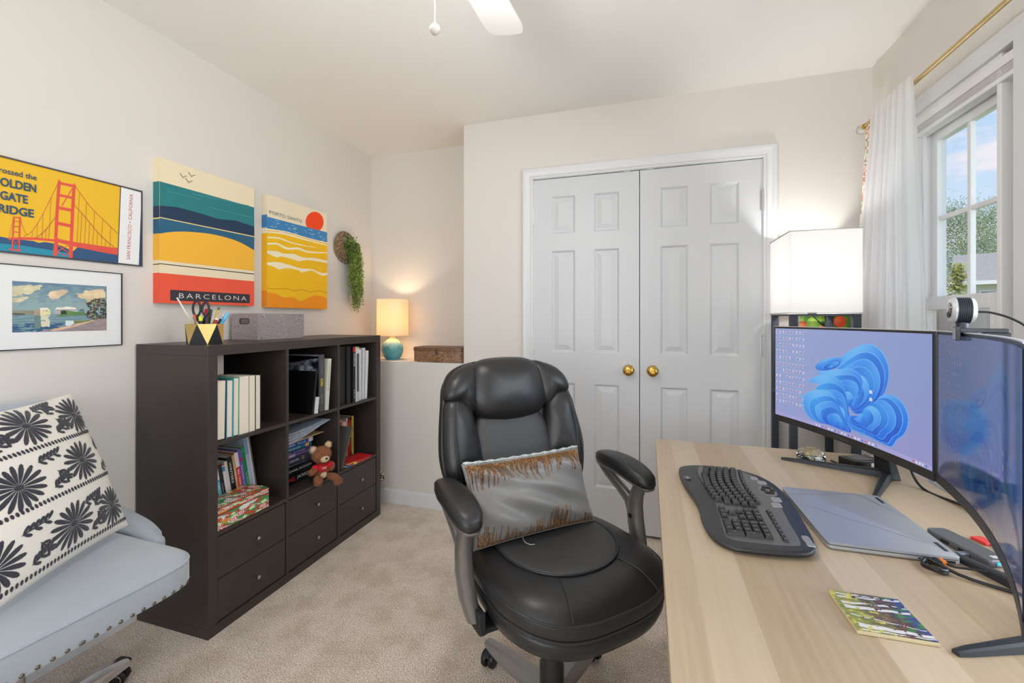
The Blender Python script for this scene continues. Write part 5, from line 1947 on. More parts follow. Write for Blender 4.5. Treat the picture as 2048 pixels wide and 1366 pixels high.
# ------------------------------------------------------------------ ceiling fan
FX, FY = -0.480, 0.930
t = thing('ceiling_fan', 'white ceiling fan with one blade and a pull chain showing at the top', 'ceiling fan', (FX, FY, 0))
M_fan = mat('white_fan_enamel', (228, 228, 226), 0.35)
h = MB()
h.lathe([(0.0, ZC), (0.065, ZC), (0.062, ZC - 0.02), (0.03, ZC - 0.045), (0.013, ZC - 0.05), (0.013, 2.33), (0.05, 2.325), (0.10, 2.30), (0.115, 2.27), (0.115, 2.235), (0.095, 2.205), (0.06, 2.19), (0.055, 2.14), (0.0, 2.14)], 40)
h.build('motor_housing', M_fan, parent=t, smooth=40)
blm = None
for k in range(4):
    a = 2 * PI * k / 4 + math.radians(87.5)
    M = Matrix.Rotation(a, 4, 'Z') @ Matrix.Translation((0, 0, 2.20)) @ Matrix.Rotation(math.radians(10), 4, 'X')
    bl = MB()
    half = spline([(0.16, 0.052), (0.26, 0.060), (0.40, 0.066), (0.455, 0.066), (0.487, 0.056), (0.495, 0.03), (0.497, 0.0)], 6)
    pts = half + [(x, -y_) for x, y_ in half[::-1][1:]]
    bl.rings([[(x, y_, 0.003) for x, y_ in pts], [(x, y_, -0.003) for x, y_ in pts]])
    bl.xform(M)
    bl.build('blade', M_fan, parent=t, smooth=40)
    ar = MB()
    ar.box(0.09, 0.20, -0.014, 0.014, -0.007, -0.003)
    ar.box(0.17, 0.215, -0.035, 0.035, -0.007, -0.003)
    ar.xform(M)
    ar.build('blade_bracket', M_fan, parent=t, bevel=0.001)
g_ = MB()
g_.lathe([(0.05, 2.14), (0.075, 2.135), (0.088, 2.12), (0.084, 2.10), (0.065, 2.080), (0.03, 2.068), (0.0, 2.066)], 40)
g_.build('added_light_bowl', mat('added_bowl_glow', (255, 250, 240), 0.3, emit=(255, 240, 216), estr=5.0), parent=t, smooth=60)  # unseen light kit, added under the fan to brighten the room
light('added_fan_fill', 'POINT', (FX, FY, 2.03), 17, (1.0, 0.98, 0.95), 0.08)  # added room fill, placed at the unseen bowl
ch = MB()
ch.tube([(0.0, 0.0, 2.07), (0, 0, 1.92)], 0.0012, 6)
ch.build('pull_chain', M_fan, parent=t)
cb = MB()
cb.lathe([(0, -0.0125), (0.007, -0.011), (0.0118, -0.005), (0.0125, 0), (0.0118, 0.005), (0.007, 0.010), (0.003, 0.014), (0, 0.016)], 24, c=(0, 0, 1.907))
cb.build('chain_ball', mat('white_ceramic', (206, 200, 192), 0.3), parent=t, smooth=60)

# ------------------------------------------------------------------ desk
DZ = 0.735
DX0, DX1, DY0, DY1 = 0.030, 0.802, 0.16, 1.868
t = thing('desk', 'long light birch desk under the window with monitors and keyboard', 'desk', (DX0, DY0, 0))
MB().box(0, DX1 - DX0, 0, DY1 - DY0, DZ - 0.034, DZ).build('desk_top', M_desk, parent=t, bevel=0.0015)
for x in (0.10, DX1 - DX0 - 0.09):
    for y in (0.08, DY1 - DY0 - 0.10):
        MB().box(x - 0.02, x + 0.02, y - 0.02, y + 0.02, 0, DZ - 0.034).build('leg', mat('white_metal_leg', (214, 214, 214), 0.4), parent=t, bevel=0.002)
MB().box(DX1 - DX0 - 0.10, DX1 - DX0 - 0.08, 0.1, DY1 - DY0 - 0.12, 0.45, DZ - 0.034).build('back_rail', MATS['white_metal_leg'], parent=t)


# ------------------------------------------------------------------ monitors
class Curved:
    def __init__(self, c, n, w, R=1.8):
        self.c = Vector((c[0], c[1], 0)); self.n = Vector((n[0], n[1], 0)).normalized()
        self.t = Vector((-self.n.y, self.n.x, 0))     # viewer's right when looking at the screen
        self.w = w; self.R = R

    def p(self, s, d, z):
        """s along the width from viewer's left (-w/2) to right, d depth behind the glass"""
        a = s / self.R
        q = self.c + self.t * (self.R * math.sin(a)) + self.n * (self.R * (1 - math.cos(a)))
        nn = self.n * math.cos(a) - self.t * math.sin(a)
        q = q - nn * d
        return Vector((q.x, q.y, z))


HS = homog([(0, 1), (1, 1), (1, 0), (0, 0)], [(52, 107), (1355, 168), (1362, 1340), (62, 845)])
PET = [
    ('A', [(480, 410), (560, 335), (680, 262), (780, 252), (870, 310), (930, 420), (940, 540), (905, 660), (830, 760), (740, 830), (660, 850), (610, 800), (600, 720), (650, 640), (700, 560), (690, 480), (600, 450), (510, 450)], (610, 770), 7),
    ('B', [(335, 430), (400, 382), (490, 362), (540, 380), (500, 440), (420, 470), (350, 470)], (455, 460), 5),
    ('C', [(340, 490), (450, 470), (600, 460), (680, 500), (712, 580), (690, 640), (640, 690), (600, 760), (585, 800), (560, 720), (555, 620), (490, 540), (400, 510)], (585, 790), 6),
    ('D', [(290, 570), (360, 515), (450, 515), (530, 570), (570, 660), (590, 780), (610, 900), (600, 990), (540, 960), (520, 800), (470, 680), (400, 600)], (575, 960), 6),
    ('E', [(240, 710), (300, 655), (390, 638), (460, 670), (510, 760), (560, 880), (620, 1000), (540, 985), (430, 935), (330, 905), (265, 830)], (560, 980), 6),
    ('F', [(630, 860), (700, 860), (790, 790), (850, 710), (920, 682), (1000, 700), (1080, 770), (1125, 870), (1120, 960), (1080, 1030), (1020, 1070), (1000, 1100), (965, 1130), (880, 1100), (780, 1050), (680, 1010), (600, 960), (590, 880)], (640, 880), 7),
]


def wallpaper(U, V):
    X_, Y_ = HS(U, V)
    g = ((X_ - 52) / 1310)
    bgc = rgb((146, 160, 204)) * (1 - g[..., None]) + rgb((132, 146, 196)) * g[..., None]
    bgc = bgc + (rgb((150, 140, 200)) - bgc) * np.clip((Y_ - 600) / 800, 0, 1)[..., None] * 0.6
    c = bgc
    for nm, pts, anc, n_ in PET:
        sm = np.array(spline(pts, 5, closed=True))
        anc = np.array(anc)
        for k in range(n_):
            s_ = (1 - k / n_) ** 0.85
            off = np.array([math.sin(k * 1.3) * 6, math.cos(k * 0.9) * 5]) * (k > 0)
            P_ = anc + (sm - anc) * s_ + off
            m_ = inmask(X_, Y_, [tuple(p) for p in P_])
            x0, x1 = P_[:, 0].min(), P_[:, 0].max(); y0, y1 = P_[:, 1].min(), P_[:, 1].max()
            gx = np.clip((X_ - x0) / (x1 - x0 + 1), 0, 1)
            gy = np.clip((Y_ - y0) / (y1 - y0 + 1), 0, 1)
            tt = np.clip(0.75 - 0.75 * gy + 0.25 * np.sin(gx * 5 + k), 0, 1)[..., None]
            dark = rgb((14, 84, 200)) if k % 2 else rgb((22, 108, 222))
            lite = rgb((110, 184, 240)) if k % 2 == 0 else rgb((64, 158, 236))
            cc = dark + (lite - dark) * tt
            c = np.where(m_[..., None], cc, c)
            # bright fold edge
            P2 = anc + (sm - anc) * (s_ * 0.985) + off
            ed = m_ & ~inmask(X_, Y_, [tuple(p) for p in P2])
            c = np.where(ed[..., None], rgb((96, 182, 242)), c)
    # desktop icons
    uu = U / 0.228 * 9
    vv = (1 - V - 0.015) / 0.86 * 12
    fu, fv = uu % 1, vv % 1
    iu, iv = np.floor(uu).astype(int), np.floor(vv).astype(int)
    hsh = (iu * 7 + iv * 13 + iu * iv * 3) % 11
    ic = (uu < 9) & (vv > 0) & (vv < 12) & (fu > 0.34) & (fu < 0.68) & (fv > 0.16) & (fv < 0.50) & (hsh != 4)
    base = np.where((hsh % 3 == 0)[..., None], rgb((214, 206, 226)), rgb((196, 200, 226)))
    dot = ic & (fu > 0.48) & (fv > 0.30)
    base = np.where((dot & (hsh % 2 == 0))[..., None], rgb((196, 84, 96)), base)
    base = np.where((dot & (hsh % 5 == 1))[..., None], rgb((60, 120, 190)), base)
    c = np.where(ic[..., None], base, c)
    cap = (uu < 9) & (vv > 0) & (vv < 12) & (fu > 0.15) & (fu < 0.85) & (fv > 0.62) & (fv < 0.70) & (hsh != 4) & (np.sin(uu * 90) > -0.3)
    c = np.where(cap[..., None], rgb((180, 186, 216)), c)
    for (cu, cv) in ((0.665, 0.47), (0.665, 0.405)):
        m_ = (np.abs(U - cu) < 0.008) & (np.abs(V - cv) < 0.014)
        c = np.where(m_[..., None], rgb((206, 216, 236)), c)
    # taskbar
    tb = V < 0.035
    c = np.where(tb[..., None], rgb((160, 158, 208)), c)
    ti = tb & (V > 0.008) & (V < 0.027) & (((U > 0.30) & (U < 0.70) & ((U * 46) % 1 < 0.42)) | ((U > 0.90) & (U < 0.985) & ((U * 60) % 1 < 0.5)))
    k2 = (np.floor(U * 46)).astype(int) % 4
    tcx = np.where((k2 == 0)[..., None], rgb((70, 110, 200)), np.where((k2 == 1)[..., None], rgb((190, 90, 90)), rgb((216, 220, 236))))
    c = np.where(ti[..., None], tcx, c)
    return c


def screen_mat(name, strength, rough):
    m = bpy.data.materials.new(name)
    m.use_nodes = True
    n = m.node_tree
    b_ = n.nodes['Principled BSDF']
    b_.inputs['Base Color'].default_value = (0.012, 0.012, 0.016, 1)
    b_.inputs['Roughness'].default_value = rough
    b_.inputs['Specular IOR Level'].default_value = 0.6
    a = n.nodes.new('ShaderNodeAttribute'); a.attribute_name = 'Col'
    n.links.new(a.outputs['Color'], b_.inputs['Emission Color'])
    b_.inputs['Emission Strength'].default_value = strength
    return m


def monitor(label, c, n, w, foot_tips, apex, strength, rough, res):
    K = Curved(c, n, w)
    zb, zt_ = 0.847, 1.195
    t = thing('curved_monitor', label, 'monitor', (apex[0], apex[1], DZ), group='curved monitors on the desk')
    base = Vector((apex[0], apex[1], DZ))
    loc = lambda p: tuple(Vector(p) - base)
    # housing: thin edge, thicker middle at the back
    hb = MB()
    rs = []
    N = 28
    for i in range(N + 1):
        s_ = -w / 2 + w * i / N
        e_ = abs(2 * s_ / w)
        thick = 0.010 + 0.022 * (1 - e_ ** 4)
        prof = [(0.0, zb), (0.0, zt_), (0.007, zt_), (0.009, zt_ - 0.01), (thick, zt_ - 0.06), (thick, zb + 0.05), (0.010, zb + 0.006), (0.008, zb)]
        rs.append([loc(K.p(s_, d, z_)) for d, z_ in prof])
    hb.rings(rs)
    hb.build('housing', mat('monitor_black', (24, 24, 27), 0.4), parent=t, smooth=35)
    # pale strip painting the light that catches the top edge
    lp = MB()
    lp.rings([[loc(K.p(-w / 2 + w * i / N, d, z_)) for d, z_ in ((-0.0008, zt_ - 0.0012), (-0.0008, zt_ + 0.0006), (0.0068, zt_ + 0.0006), (0.0068, zt_ - 0.0012))] for i in range(N + 1)])
    lp.build('top_edge', mat('pale_lit_edge', (205, 205, 210), 0.3, metal=0.3), parent=t)
    sw = w / 2 - 0.0045
    sb_, st_ = zb + 0.0215, zt_ - 0.0075
    bz = MB()                                    # chin below the picture
    bz.rings([[loc(K.p(-w / 2 + w * i / N, d, z_)) for d, z_ in ((-0.0016, zb), (-0.0016, sb_ - 0.0005), (0.001, sb_ - 0.0005), (0.001, zb))] for i in range(N + 1)])
    bz.build('chin', mat('monitor_chin', (34, 32, 34), 0.45), parent=t, smooth=35)
    lg = MB()
    add_text(lg, 'ViewSonic', lambda u, v: loc(K.p(-0.035 + u, -0.0022, zb + 0.006 + v)), 0, 0, w=0.052, h=0.0085, off=0.01)
    lg.build('lettering', mat('chin_logo_grey', (84, 82, 84), 0.4), parent=t, fix=False)
    picture('screen', lambda u, v: loc(K.p(-sw + 2 * sw * u, -0.0010, sb_ + (st_ - sb_) * v)), res[0], res[1], wallpaper, screen_mat('lit_screen_%d' % int(strength * 100), strength, rough), parent=t)
    # V stand: two legs and a neck
    M_st = mat('stand_dark_grey', (58, 61, 66), 0.36, metal=0.5)
    for k, tip in enumerate(foot_tips):
        tp = Vector((tip[0], tip[1], DZ)) - base
        dr = tp.normalized(); sd = Vector((-dr.y, dr.x, 0))
        L = tp.length
        lgm = MB()
        rr = []
        for f_, hw_, ht in ((-0.02, 0.016, 0.024), (0.12, 0.015, 0.022), (0.5, 0.0115, 0.016), (0.93, 0.0075, 0.0095), (1.0, 0.0055, 0.007)):
            q = dr * (L * f_)
            rr.append([q + sd * hw_ + Vector((0, 0, 0.0005)), q + sd * hw_ * 0.9 + Vector((0, 0, ht * 0.8)), q + sd * hw_ * 0.5 + Vector((0, 0, ht)), q - sd * hw_ * 0.5 + Vector((0, 0, ht)),
                       q - sd * hw_ * 0.9 + Vector((0, 0, ht * 0.8)), q - sd * hw_ + Vector((0, 0, 0.0005))])
        lgm.rings(rr)
        lgm.build('leg', M_st, parent=t, smooth=30)
    nk = MB()
    mid = K.p(0, 0.030, 0) - Vector((base.x, base.y, 0))
    mid.z = 0
    rr = []
    tt_ = K.t
    nn_ = K.n
    for f_, z_, hw_, th_ in ((0.0, 0.0, 0.034, 0.03), (0.08, 0.05, 0.030, 0.022), (0.35, 0.14, 0.028, 0.018), (0.85, 0.27, 0.030, 0.016), (0.98, 0.31, 0.032, 0.016)):
        q = mid * f_ + Vector((0, 0, z_))
        rr.append([q + tt_ * hw_ + nn_ * th_ / 2, q + tt_ * hw_ - nn_ * th_ / 2, q - tt_ * hw_ - nn_ * th_ / 2, q - tt_ * hw_ + nn_ * th_ / 2])
    nk.rings(rr)
    nk.build('neck', M_st, parent=t, bevel=0.004)
    return K


KL = monitor('far curved monitor showing blue folded petals and rows of desktop icons', (0.569, 1.558), (-0.958, -0.288), 0.625, [(0.443, 1.724), (0.585, 1.415)], (0.705, 1.625), 0.95, 0.35, (600, 336))
KR = monitor('near curved monitor cut by the right edge, dim and reflective from the side', (0.5534, 0.947), (-0.938, 0.347), 0.625, [(0.427, 0.796), (0.578, 1.170)], (0.682, 0.905), 0.14, 0.08, (300, 170))

# webcam on the near monitor
wp = KR.p(-0.175, 0.0, 1.195)
t = thing('webcam', 'round ribbed webcam clipped on top of the near monitor', 'webcam', tuple(wp))
ax = Vector((-0.93, 0.27, 0.02)).normalized()       # direction the lens looks
q = ax.to_track_quat('Z', 'Y').to_matrix().to_4x4()
Mw = Matrix.Translation((0.004, 0.004, 0.045)) @ q
b = MB()
prof = []
for k in range(7):
    z_ = -0.010 + k * 0.003
    prof += [(0.0262, z_), (0.0262, z_ + 0.0018), (0.0250, z_ + 0.0019), (0.0250, z_ + 0.0029)]
b.lathe([(0.0, -0.0135)] + prof + [(0.0, 0.011)], 40, M=Mw)
b.build('ribbed_body', mat('dark_slate_rubber', (38, 46, 58), 0.5), parent=t, smooth=20)
b = MB()
b.lathe([(0.0, 0.0105), (0.0262, 0.0105), (0.0264, 0.014), (0.023, 0.018), (0.010, 0.019), (0.0, 0.019)], 40, M=Mw)
b.lathe([(0.0, -0.0105), (0.0262, -0.0105), (0.024, -0.016), (0.017, -0.019), (0, -0.019)], 40, M=Mw)
b.build('silver_ring', mat('webcam_silver', (206, 208, 212), 0.25, metal=0.35), parent=t, smooth=40)
b = MB()
b.lathe([(0.0, 0.0185), (0.016, 0.0190), (0.0155, 0.0198), (0.0, 0.0205)], 24, M=Mw)
b.build('lens', mat('lens_glass', (14, 14, 18), 0.05), parent=t, smooth=40)
b = MB()
Mc = Matrix.Rotation(math.atan2(-KR.n.y, -KR.n.x), 4, 'Z')
b.box(-0.004, 0.062, -0.020, 0.012, 0.001, 0.009, 0, Mc)
b.box(-0.010, -0.0025, -0.018, 0.012, -0.016, 0.012, 0, Mc)
b.box(0.030, 0.066, -0.016, 0.008, -0.010, 0.001, 0, Mc)
b.tube([(0.004, 0.004, 0.008), (0.004, 0.004, 0.022)], 0.009, 16)
b.build('mount', mat('webcam_mount', (52, 56, 64), 0.4), parent=t, bevel=0.001)
MB().box(-0.0108, -0.0101, -0.017, 0.011, -0.014, 0.010, 0, Mc).build('clip_plate', mat('clip_grey', (150, 150, 150), 0.4), parent=t)
b = MB()
b.tube(spline([(0.028, 0.010, 0.042), (0.050, 0.002, 0.040), (0.075, -0.014, 0.026), (0.090, -0.026, 0.004), (0.10, -0.03, -0.05), (0.105, -0.02, -0.25), (0.10, 0.0, -0.448)], 6), 0.0021, 8)
b.build('cable', M_black, parent=t, smooth=60)


# ------------------------------------------------------------------ keyboard
t = thing('keyboard', 'black wave-shaped ergonomic keyboard on the near edge of the desk', 'keyboard', (0.21, 1.26, DZ))
ko = [(-0.105, 0.230), (-0.070, 0.252), (-0.010, 0.258), (0.050, 0.238), (0.100, 0.190), (0.128, 0.120), (0.138, 0.02), (0.134, -0.10), (0.126, -0.19), (0.108, -0.238), (0.060, -0.255),
      (-0.020, -0.262), (-0.055, -0.250), (-0.078, -0.215), (-0.088, -0.15), (-0.088, -0.08), (-0.096, -0.01), (-0.110, 0.07), (-0.118, 0.15), (-0.116, 0.205)]
ko = spline(ko, 4, closed=True)
kz = lambda x, y: 0.0155 + 0.030 * (x + 0.115) + 0.004 * math.sin((y + 0.05) * 9)
b = MB()
rs = []
for sc_, zf, dz_ in ((0.955, 0, 0.002), (0.985, 0, 0.004), (1.0, 0.45, 0.002), (0.998, 0.8, 0), (0.985, 0.95, 0.0), (0.965, 1.0, 0.0)):
    rs.append([(x * sc_, y * sc_, kz(x, y) * zf + dz_ + 0.001) for x, y in ko])
b.rings(rs)
b.build('body', mat('keyboard_charcoal', (40, 41, 44), 0.42), parent=t, smooth=50)
# key bed outline
kb = [(-0.052, 0.235), (-0.025, 0.243), (0.020, 0.240), (0.055, 0.215), (0.085, 0.17), (0.102, 0.10), (0.106, 0.0), (0.100, -0.10), (0.096, -0.205), (0.075, -0.228), (0.0, -0.232), (-0.040, -0.226), (-0.048, -0.20),
      (-0.046, -0.12), (-0.045, -0.05), (-0.052, 0.03), (-0.062, 0.10), (-0.064, 0.18)]
kb = spline(kb, 4, closed=True)
MB().rings([[(x, y, kz(x, y) + 0.0005) for x, y in kb], [(x, y, kz(x, y) + 0.0016) for x, y in kb]]).build('key_bed', mat('keyboard_grey_bed', (92, 92, 94), 0.4), parent=t)
keys = MB()
leg_ = MB()
pit = 0.0192


def key(x, y, wx, wy, h_=0.0075, tilt=0.0):
    z0 = kz(x, y) + 0.001
    a, c2 = wx / 2 - 0.0010, wy / 2 - 0.0010
    a2, c3 = a - 0.0016, c2 - 0.0018
    vs = [(x - a, y - c2, z0), (x + a, y - c2, z0), (x + a, y + c2, z0), (x - a, y + c2, z0),
          (x - a2, y - c3, z0 + h_), (x + a2, y - c3, z0 + h_ + 0.0008), (x + a2, y + c3, z0 + h_ + 0.0008), (x - a2, y + c3, z0 + h_)]
    keys.add(vs, [(0, 1, 5, 4), (1, 2, 6, 5), (2, 3, 7, 6), (3, 0, 4, 7), (4, 5, 6, 7)])
    if wy < 0.024:
        s_ = 0.0022
        keys.poly([(x - s_, y - s_ * 0.6, z0 + h_ + 0.0007), (x + s_, y - s_ * 0.6, z0 + h_ + 0.0008), (x + s_, y + s_ * 0.6, z0 + h_ + 0.0008), (x - s_, y + s_ * 0.6, z0 + h_ + 0.0007)], 1)


def wavex(y):
    return -0.010 * math.cos((y - 0.09) * 16)


rowx = [-0.040, -0.0215, -0.003, 0.0155, 0.034]
# alphanumeric block, far end is the left of the keyboard
for r, x0 in enumerate(rowx):
    y = 0.222
    if r == 0:
        wl = [1.2, 1.1, 1.1, 5.6, 1.1, 1.1, 1.1, 1.2]
    elif r == 1:
        wl = [2.2] + [1] * 10 + [2.0]
    elif r == 2:
        wl = [1.7] + [1] * 11 + [1.5]
    elif r == 3:
        wl = [1.4] + [1] * 12 + [1.0]
    else:
        wl = [1] * 13 + [1.4]
    for w_ in wl:
        yc = y - w_ * pit / 2
        key(x0 + wavex(yc), yc, 0.0182, w_ * pit)
        y -= w_ * pit
for k in range(12):
    yc = 0.205 - k * 0.0195 - (k // 4) * 0.005
    key(0.0545 + wavex(yc) * 0.7, yc, 0.012, 0.018, 0.005)
keys.build('letter_keys', [mat('key_black', (30, 30, 32), 0.4), mat('legend_grey', (150, 150, 152), 0.5)], parent=t, fix=False)
keys = MB()
# navigation cluster
for (r, c_) in ((0, 0), (0, 1), (0, 2), (1, 1), (3, 0), (3, 1), (3, 2), (4, 0), (4, 1), (4, 2), (2, 0.5), (2, 2)):
    key(rowx[0] + 0.004 + r * 0.0185, -0.083 - c_ * 0.0188, 0.0182, 0.0188)
for r in range(5):
    for c_ in range(4):
        if c_ == 3 and r in (1, 3):
            continue
        if r == 0 and c_ == 1:
            continue
        wy = 2 * pit if (r == 0 and c_ == 0) else pit
        wx = 2 * 0.0185 if (c_ == 3 and r in (0, 2)) else 0.0182
        key(rowx[0] + 0.004 + r * 0.0185 + (0.0092 if wx > 0.03 else 0), -0.148 - c_ * pit * 0.96 - (wy - pit) / 2, wx, wy)
for k in range(8):
    key(0.068, -0.075 - k * 0.019, 0.012, 0.017, 0.005)
keys.build('number_keys', [mat('key_black', (30, 30, 32), 0.4), mat('legend_grey', (150, 150, 152), 0.5)], parent=t, fix=False)
for (x, y, a, c_) in ((0.083, 0.150, 0.010, 0.012), (0.096, 0.118, 0.012, 0.012), (0.104, 0.005, 0.012, 0.013), (0.096, -0.028, 0.012, 0.012), (0.112, -0.190, 0.008, 0.014), (0.112, -0.214, 0.008, 0.008)):
    o2 = superell(a, c_, 4, 20, x, y)
    md = MB()
    md.rings([[(p[0], p[1], kz(*p) + 0.0005) for p in o2], [(x + (p[0] - x) * 0.9, y + (p[1] - y) * 0.9, kz(*p) + 0.003) for p in o2]])
    md.build('button', mat('button_silver_grey', (150, 150, 152), 0.35, metal=0.3), parent=t, smooth=30)
md = MB()
o2 = superell(0.020, 0.038, 2.4, 36, 0.098, 0.062)
md.rings([[(p[0], p[1], kz(*p) + 0.0005) for p in o2], [(0.098 + (p[0] - 0.098) * 0.93, 0.062 + (p[1] - 0.062) * 0.95, kz(*p) + 0.002) for p in o2]])
md.build('media_panel', mat('panel_brown_grey', (112, 108, 104), 0.35), parent=t, smooth=30)
md = MB()
for k in range(6):
    a = 2 * PI * k / 6
    o2 = superell(0.0055, 0.006, 3, 16, 0.098 + 0.011 * math.cos(a), 0.062 + 0.020 * math.sin(a))
    md.rings([[(p[0], p[1], kz(*p) + 0.002) for p in o2], [(p[0], p[1], kz(*p) + 0.005) for p in o2]])
md.build('round_buttons', M_black, parent=t)
md = MB()
o2 = superell(0.010, 0.014, 2.5, 24, -0.099, 0.118)
md.rings([[(p[0], p[1], kz(*p) + 0.0004) for p in o2], [(p[0], p[1], kz(*p) + 0.0012) for p in o2]])
md.build('badge', mat('badge_grey', (72, 74, 78), 0.35), parent=t)
md = MB()
add_text(md, 'logi', lambda u, v: (-0.099 + 0.004 - v, 0.126 - u, kz(-0.099, 0.118) + 0.0016), 0, 0, w=0.016, h=0.006, off=0.01)
md.build('lettering', mat('badge_white', (210, 210, 210), 0.5), parent=t, fix=False)

# ------------------------------------------------------------------ laptop, closed
t = thing('laptop', 'closed silver-grey laptop lying in front of the far monitor', 'laptop', (0.4745, 1.2370, DZ), rz=math.radians(0.8))
hx, hy = 0.1145, 0.158
ol = superell(hx, hy, 26, 56)
b = MB()
b.rings([[(x * 0.97, y * 0.98, 0.0015) for x, y in ol], [(x, y, 0.005) for x, y in ol], [(x, y, 0.0105) for x, y in ol]])
b.box(-hx * 0.8, hx * 0.8, -hy * 0.85, -hy * 0.8, 0.0, 0.002)
b.box(-hx * 0.8, hx * 0.8, hy * 0.8, hy * 0.85, 0.0, 0.002)
b.build('base', mat('laptop_silver', (172, 173, 176), 0.38, metal=0.35), parent=t, smooth=35)
b = MB()
b.rings([[(x * 0.994, y * 0.996, 0.0105) for x, y in ol], [(x * 0.994, y * 0.996, 0.0122) for x, y in ol]])
b.build('gap', M_black, parent=t)
b = MB()
b.rings([[(x, y, 0.0122) for x, y in ol], [(x, y, 0.0170) for x, y in ol], [(x * 0.994, y * 0.996, 0.0176) for x, y in ol]])
lid = b.build('lid', mat('laptop_lid', (160, 163, 170), 0.36, metal=0.35), parent=t, smooth=35)
b = MB()
for (x0, y0, x1, y1) in ((-0.1145, 0.100, 0.06, 0.155), (-0.1145, 0.055, 0.085, -0.11), (0.07, 0.155, 0.085, 0.095), (0.06, 0.155, 0.1145, 0.02)):
    d = Vector((x1 - x0, y1 - y0, 0)).normalized(); s_ = Vector((-d.y, d.x, 0)) * 0.0004
    b.add([Vector((x0, y0, 0.0178)) + s_, Vector((x0, y0, 0.0178)) - s_, Vector((x1, y1, 0.0178)) - s_, Vector((x1, y1, 0.0178)) + s_], [(0, 1, 2, 3)])
b.build('etched_lines', mat('etched_line', (96, 100, 108), 0.4, metal=0.6), parent=lid, fix=False)
b = MB()
b.box(0.098, 0.105, -0.135, -0.098, 0.0160, 0.0181)
b.box(0.098, 0.105, 0.105, 0.142, 0.0160, 0.0181)
b.build('hinge_slot', mat('slot_dark', (40, 42, 46), 0.4), parent=lid)
b = MB()
for x, w_, h_ in ((0.045, 0.004, 0.002), (0.058, 0.003, 0.003), (0.072, 0.015, 0.0035), (0.094, 0.018, 0.0045)):
    b.box(x - w_ / 2, x + w_ / 2, -hy - 0.0004, -hy + 0.001, 0.0072 - h_ / 2, 0.0072 + h_ / 2)
b.build('ports', M_black, parent=t)

# docking hub with blue light
t = thing('usb_hub', 'flat grey docking hub with a blue light beside the laptop', 'usb hub', (0.640, 1.163, DZ), rz=math.radians(16))
ol = superell(0.0225, 0.068, 8, 40)
MB().rings([[(x * 0.97, y * 0.98, 0.0) for x, y in ol], [(x, y, 0.003) for x, y in ol], [(x, y, 0.013) for x, y in ol], [(x * 0.95, y * 0.98, 0.0152) for x, y in ol]]).build('body', mat('hub_grey', (104, 106, 110), 0.4, metal=0.5), parent=t, smooth=40)
MB().box(-0.006, 0.005, -0.0688, -0.0678, 0.0045, 0.011).build('blue_light', mat('cyan_led', (40, 170, 220), 0.3, emit=(40, 180, 230), estr=1.0), parent=t)
MB().box(-0.0231, -0.0221, 0.012, 0.030, 0.004, 0.010).box(-0.0231, -0.0221, -0.02, -0.008, 0.004, 0.010).build('ports', M_black, parent=t)
MB().box(-0.004, 0.010, -0.060, -0.050, 0.0150, 0.0155).build('sticker', mat('pale_sticker', (196, 196, 190), 0.6), parent=t)
# cables
cb = MB()
loopc = Vector((0.532, 1.052, DZ + 0.007))
pts = [(0.548, 1.082, DZ + 0.0075), (0.546, 1.070, DZ + 0.007)]
for k in range(40):
    a = PI / 2 - k * 2 * PI / 13
    pts.append((loopc.x + 0.017 * math.cos(a), loopc.y + 0.019 * math.sin(a), DZ + 0.0045 + 0.006 * (k / 40) + 0.002 * math.sin(k)))
pts += [(0.560, 1.035, DZ + 0.006), (0.600, 1.010, DZ + 0.004), (0.66, 0.985, DZ + 0.004), (0.72, 0.97, DZ + 0.004), (0.76, 1.05, DZ + 0.004)]
cb.tube(spline(pts, 3), 0.0030, 8)
cb.tube([(0.5475, 1.088, DZ + 0.0075), (0.547, 1.066, DZ + 0.0075)], 0.0058, 10)
tag(cb.build('power_cable', M_black, smooth=60), 'black cable coiled in a loop at the near corner of the laptop', 'cable')
cb = MB()
cb.tube(spline([(0.560, 1.080, DZ + 0.008), (0.565, 1.060, DZ + 0.008), (0.600, 1.055, DZ + 0.010), (0.640, 1.045, DZ + 0.010), (0.660, 1.033, DZ + 0.008), (0.70, 1.01, DZ + 0.006), (0.76, 1.0, DZ + 0.004)], 6), 0.0022, 8)
cb.tube([(0.632, 1.052, DZ + 0.010), (0.668, 1.026, DZ + 0.008)], [0.0045, 0.0060], 12)
tag(cb.build('display_cable', M_black, smooth=60), 'thin black cable with a fat round filter lying beside the hub', 'cable')
cb = MB()
cb.tube([(0.5555, 1.083, DZ + 0.008), (0.557, 1.068, DZ + 0.008)], 0.0050, 10)
tag(cb.build('orange_plug', mat('orange_plug', (232, 128, 40), 0.5), smooth=50), 'small orange cable plug at the near side of the laptop', 'plug')
cb = MB()
cb.box(-0.006, 0.006, -0.020, 0.020, 0.001, 0.0095, 0, Matrix.Translation((0.607, 1.125, DZ)) @ Matrix.Rotation(math.radians(-72), 4, 'Z'))
tag(cb.build('hub_connector', mat('steel_blue_plug', (120, 128, 138), 0.4, metal=0.4), bevel=0.002), 'flat grey plug joining laptop and docking hub', 'plug')
cb = MB()
cb.tube(spline([(0.655, 1.095, DZ + 0.007), (0.672, 1.080, DZ + 0.007), (0.690, 1.085, DZ + 0.006), (0.70, 1.12, DZ + 0.004), (0.71, 1.20, DZ + 0.004)], 6), 0.0023, 8)
tag(cb.build('white_cable', mat('pale_cable', (196, 198, 202), 0.4), smooth=60), 'short pale cable curving from the blue-lit end of the hub', 'cable')
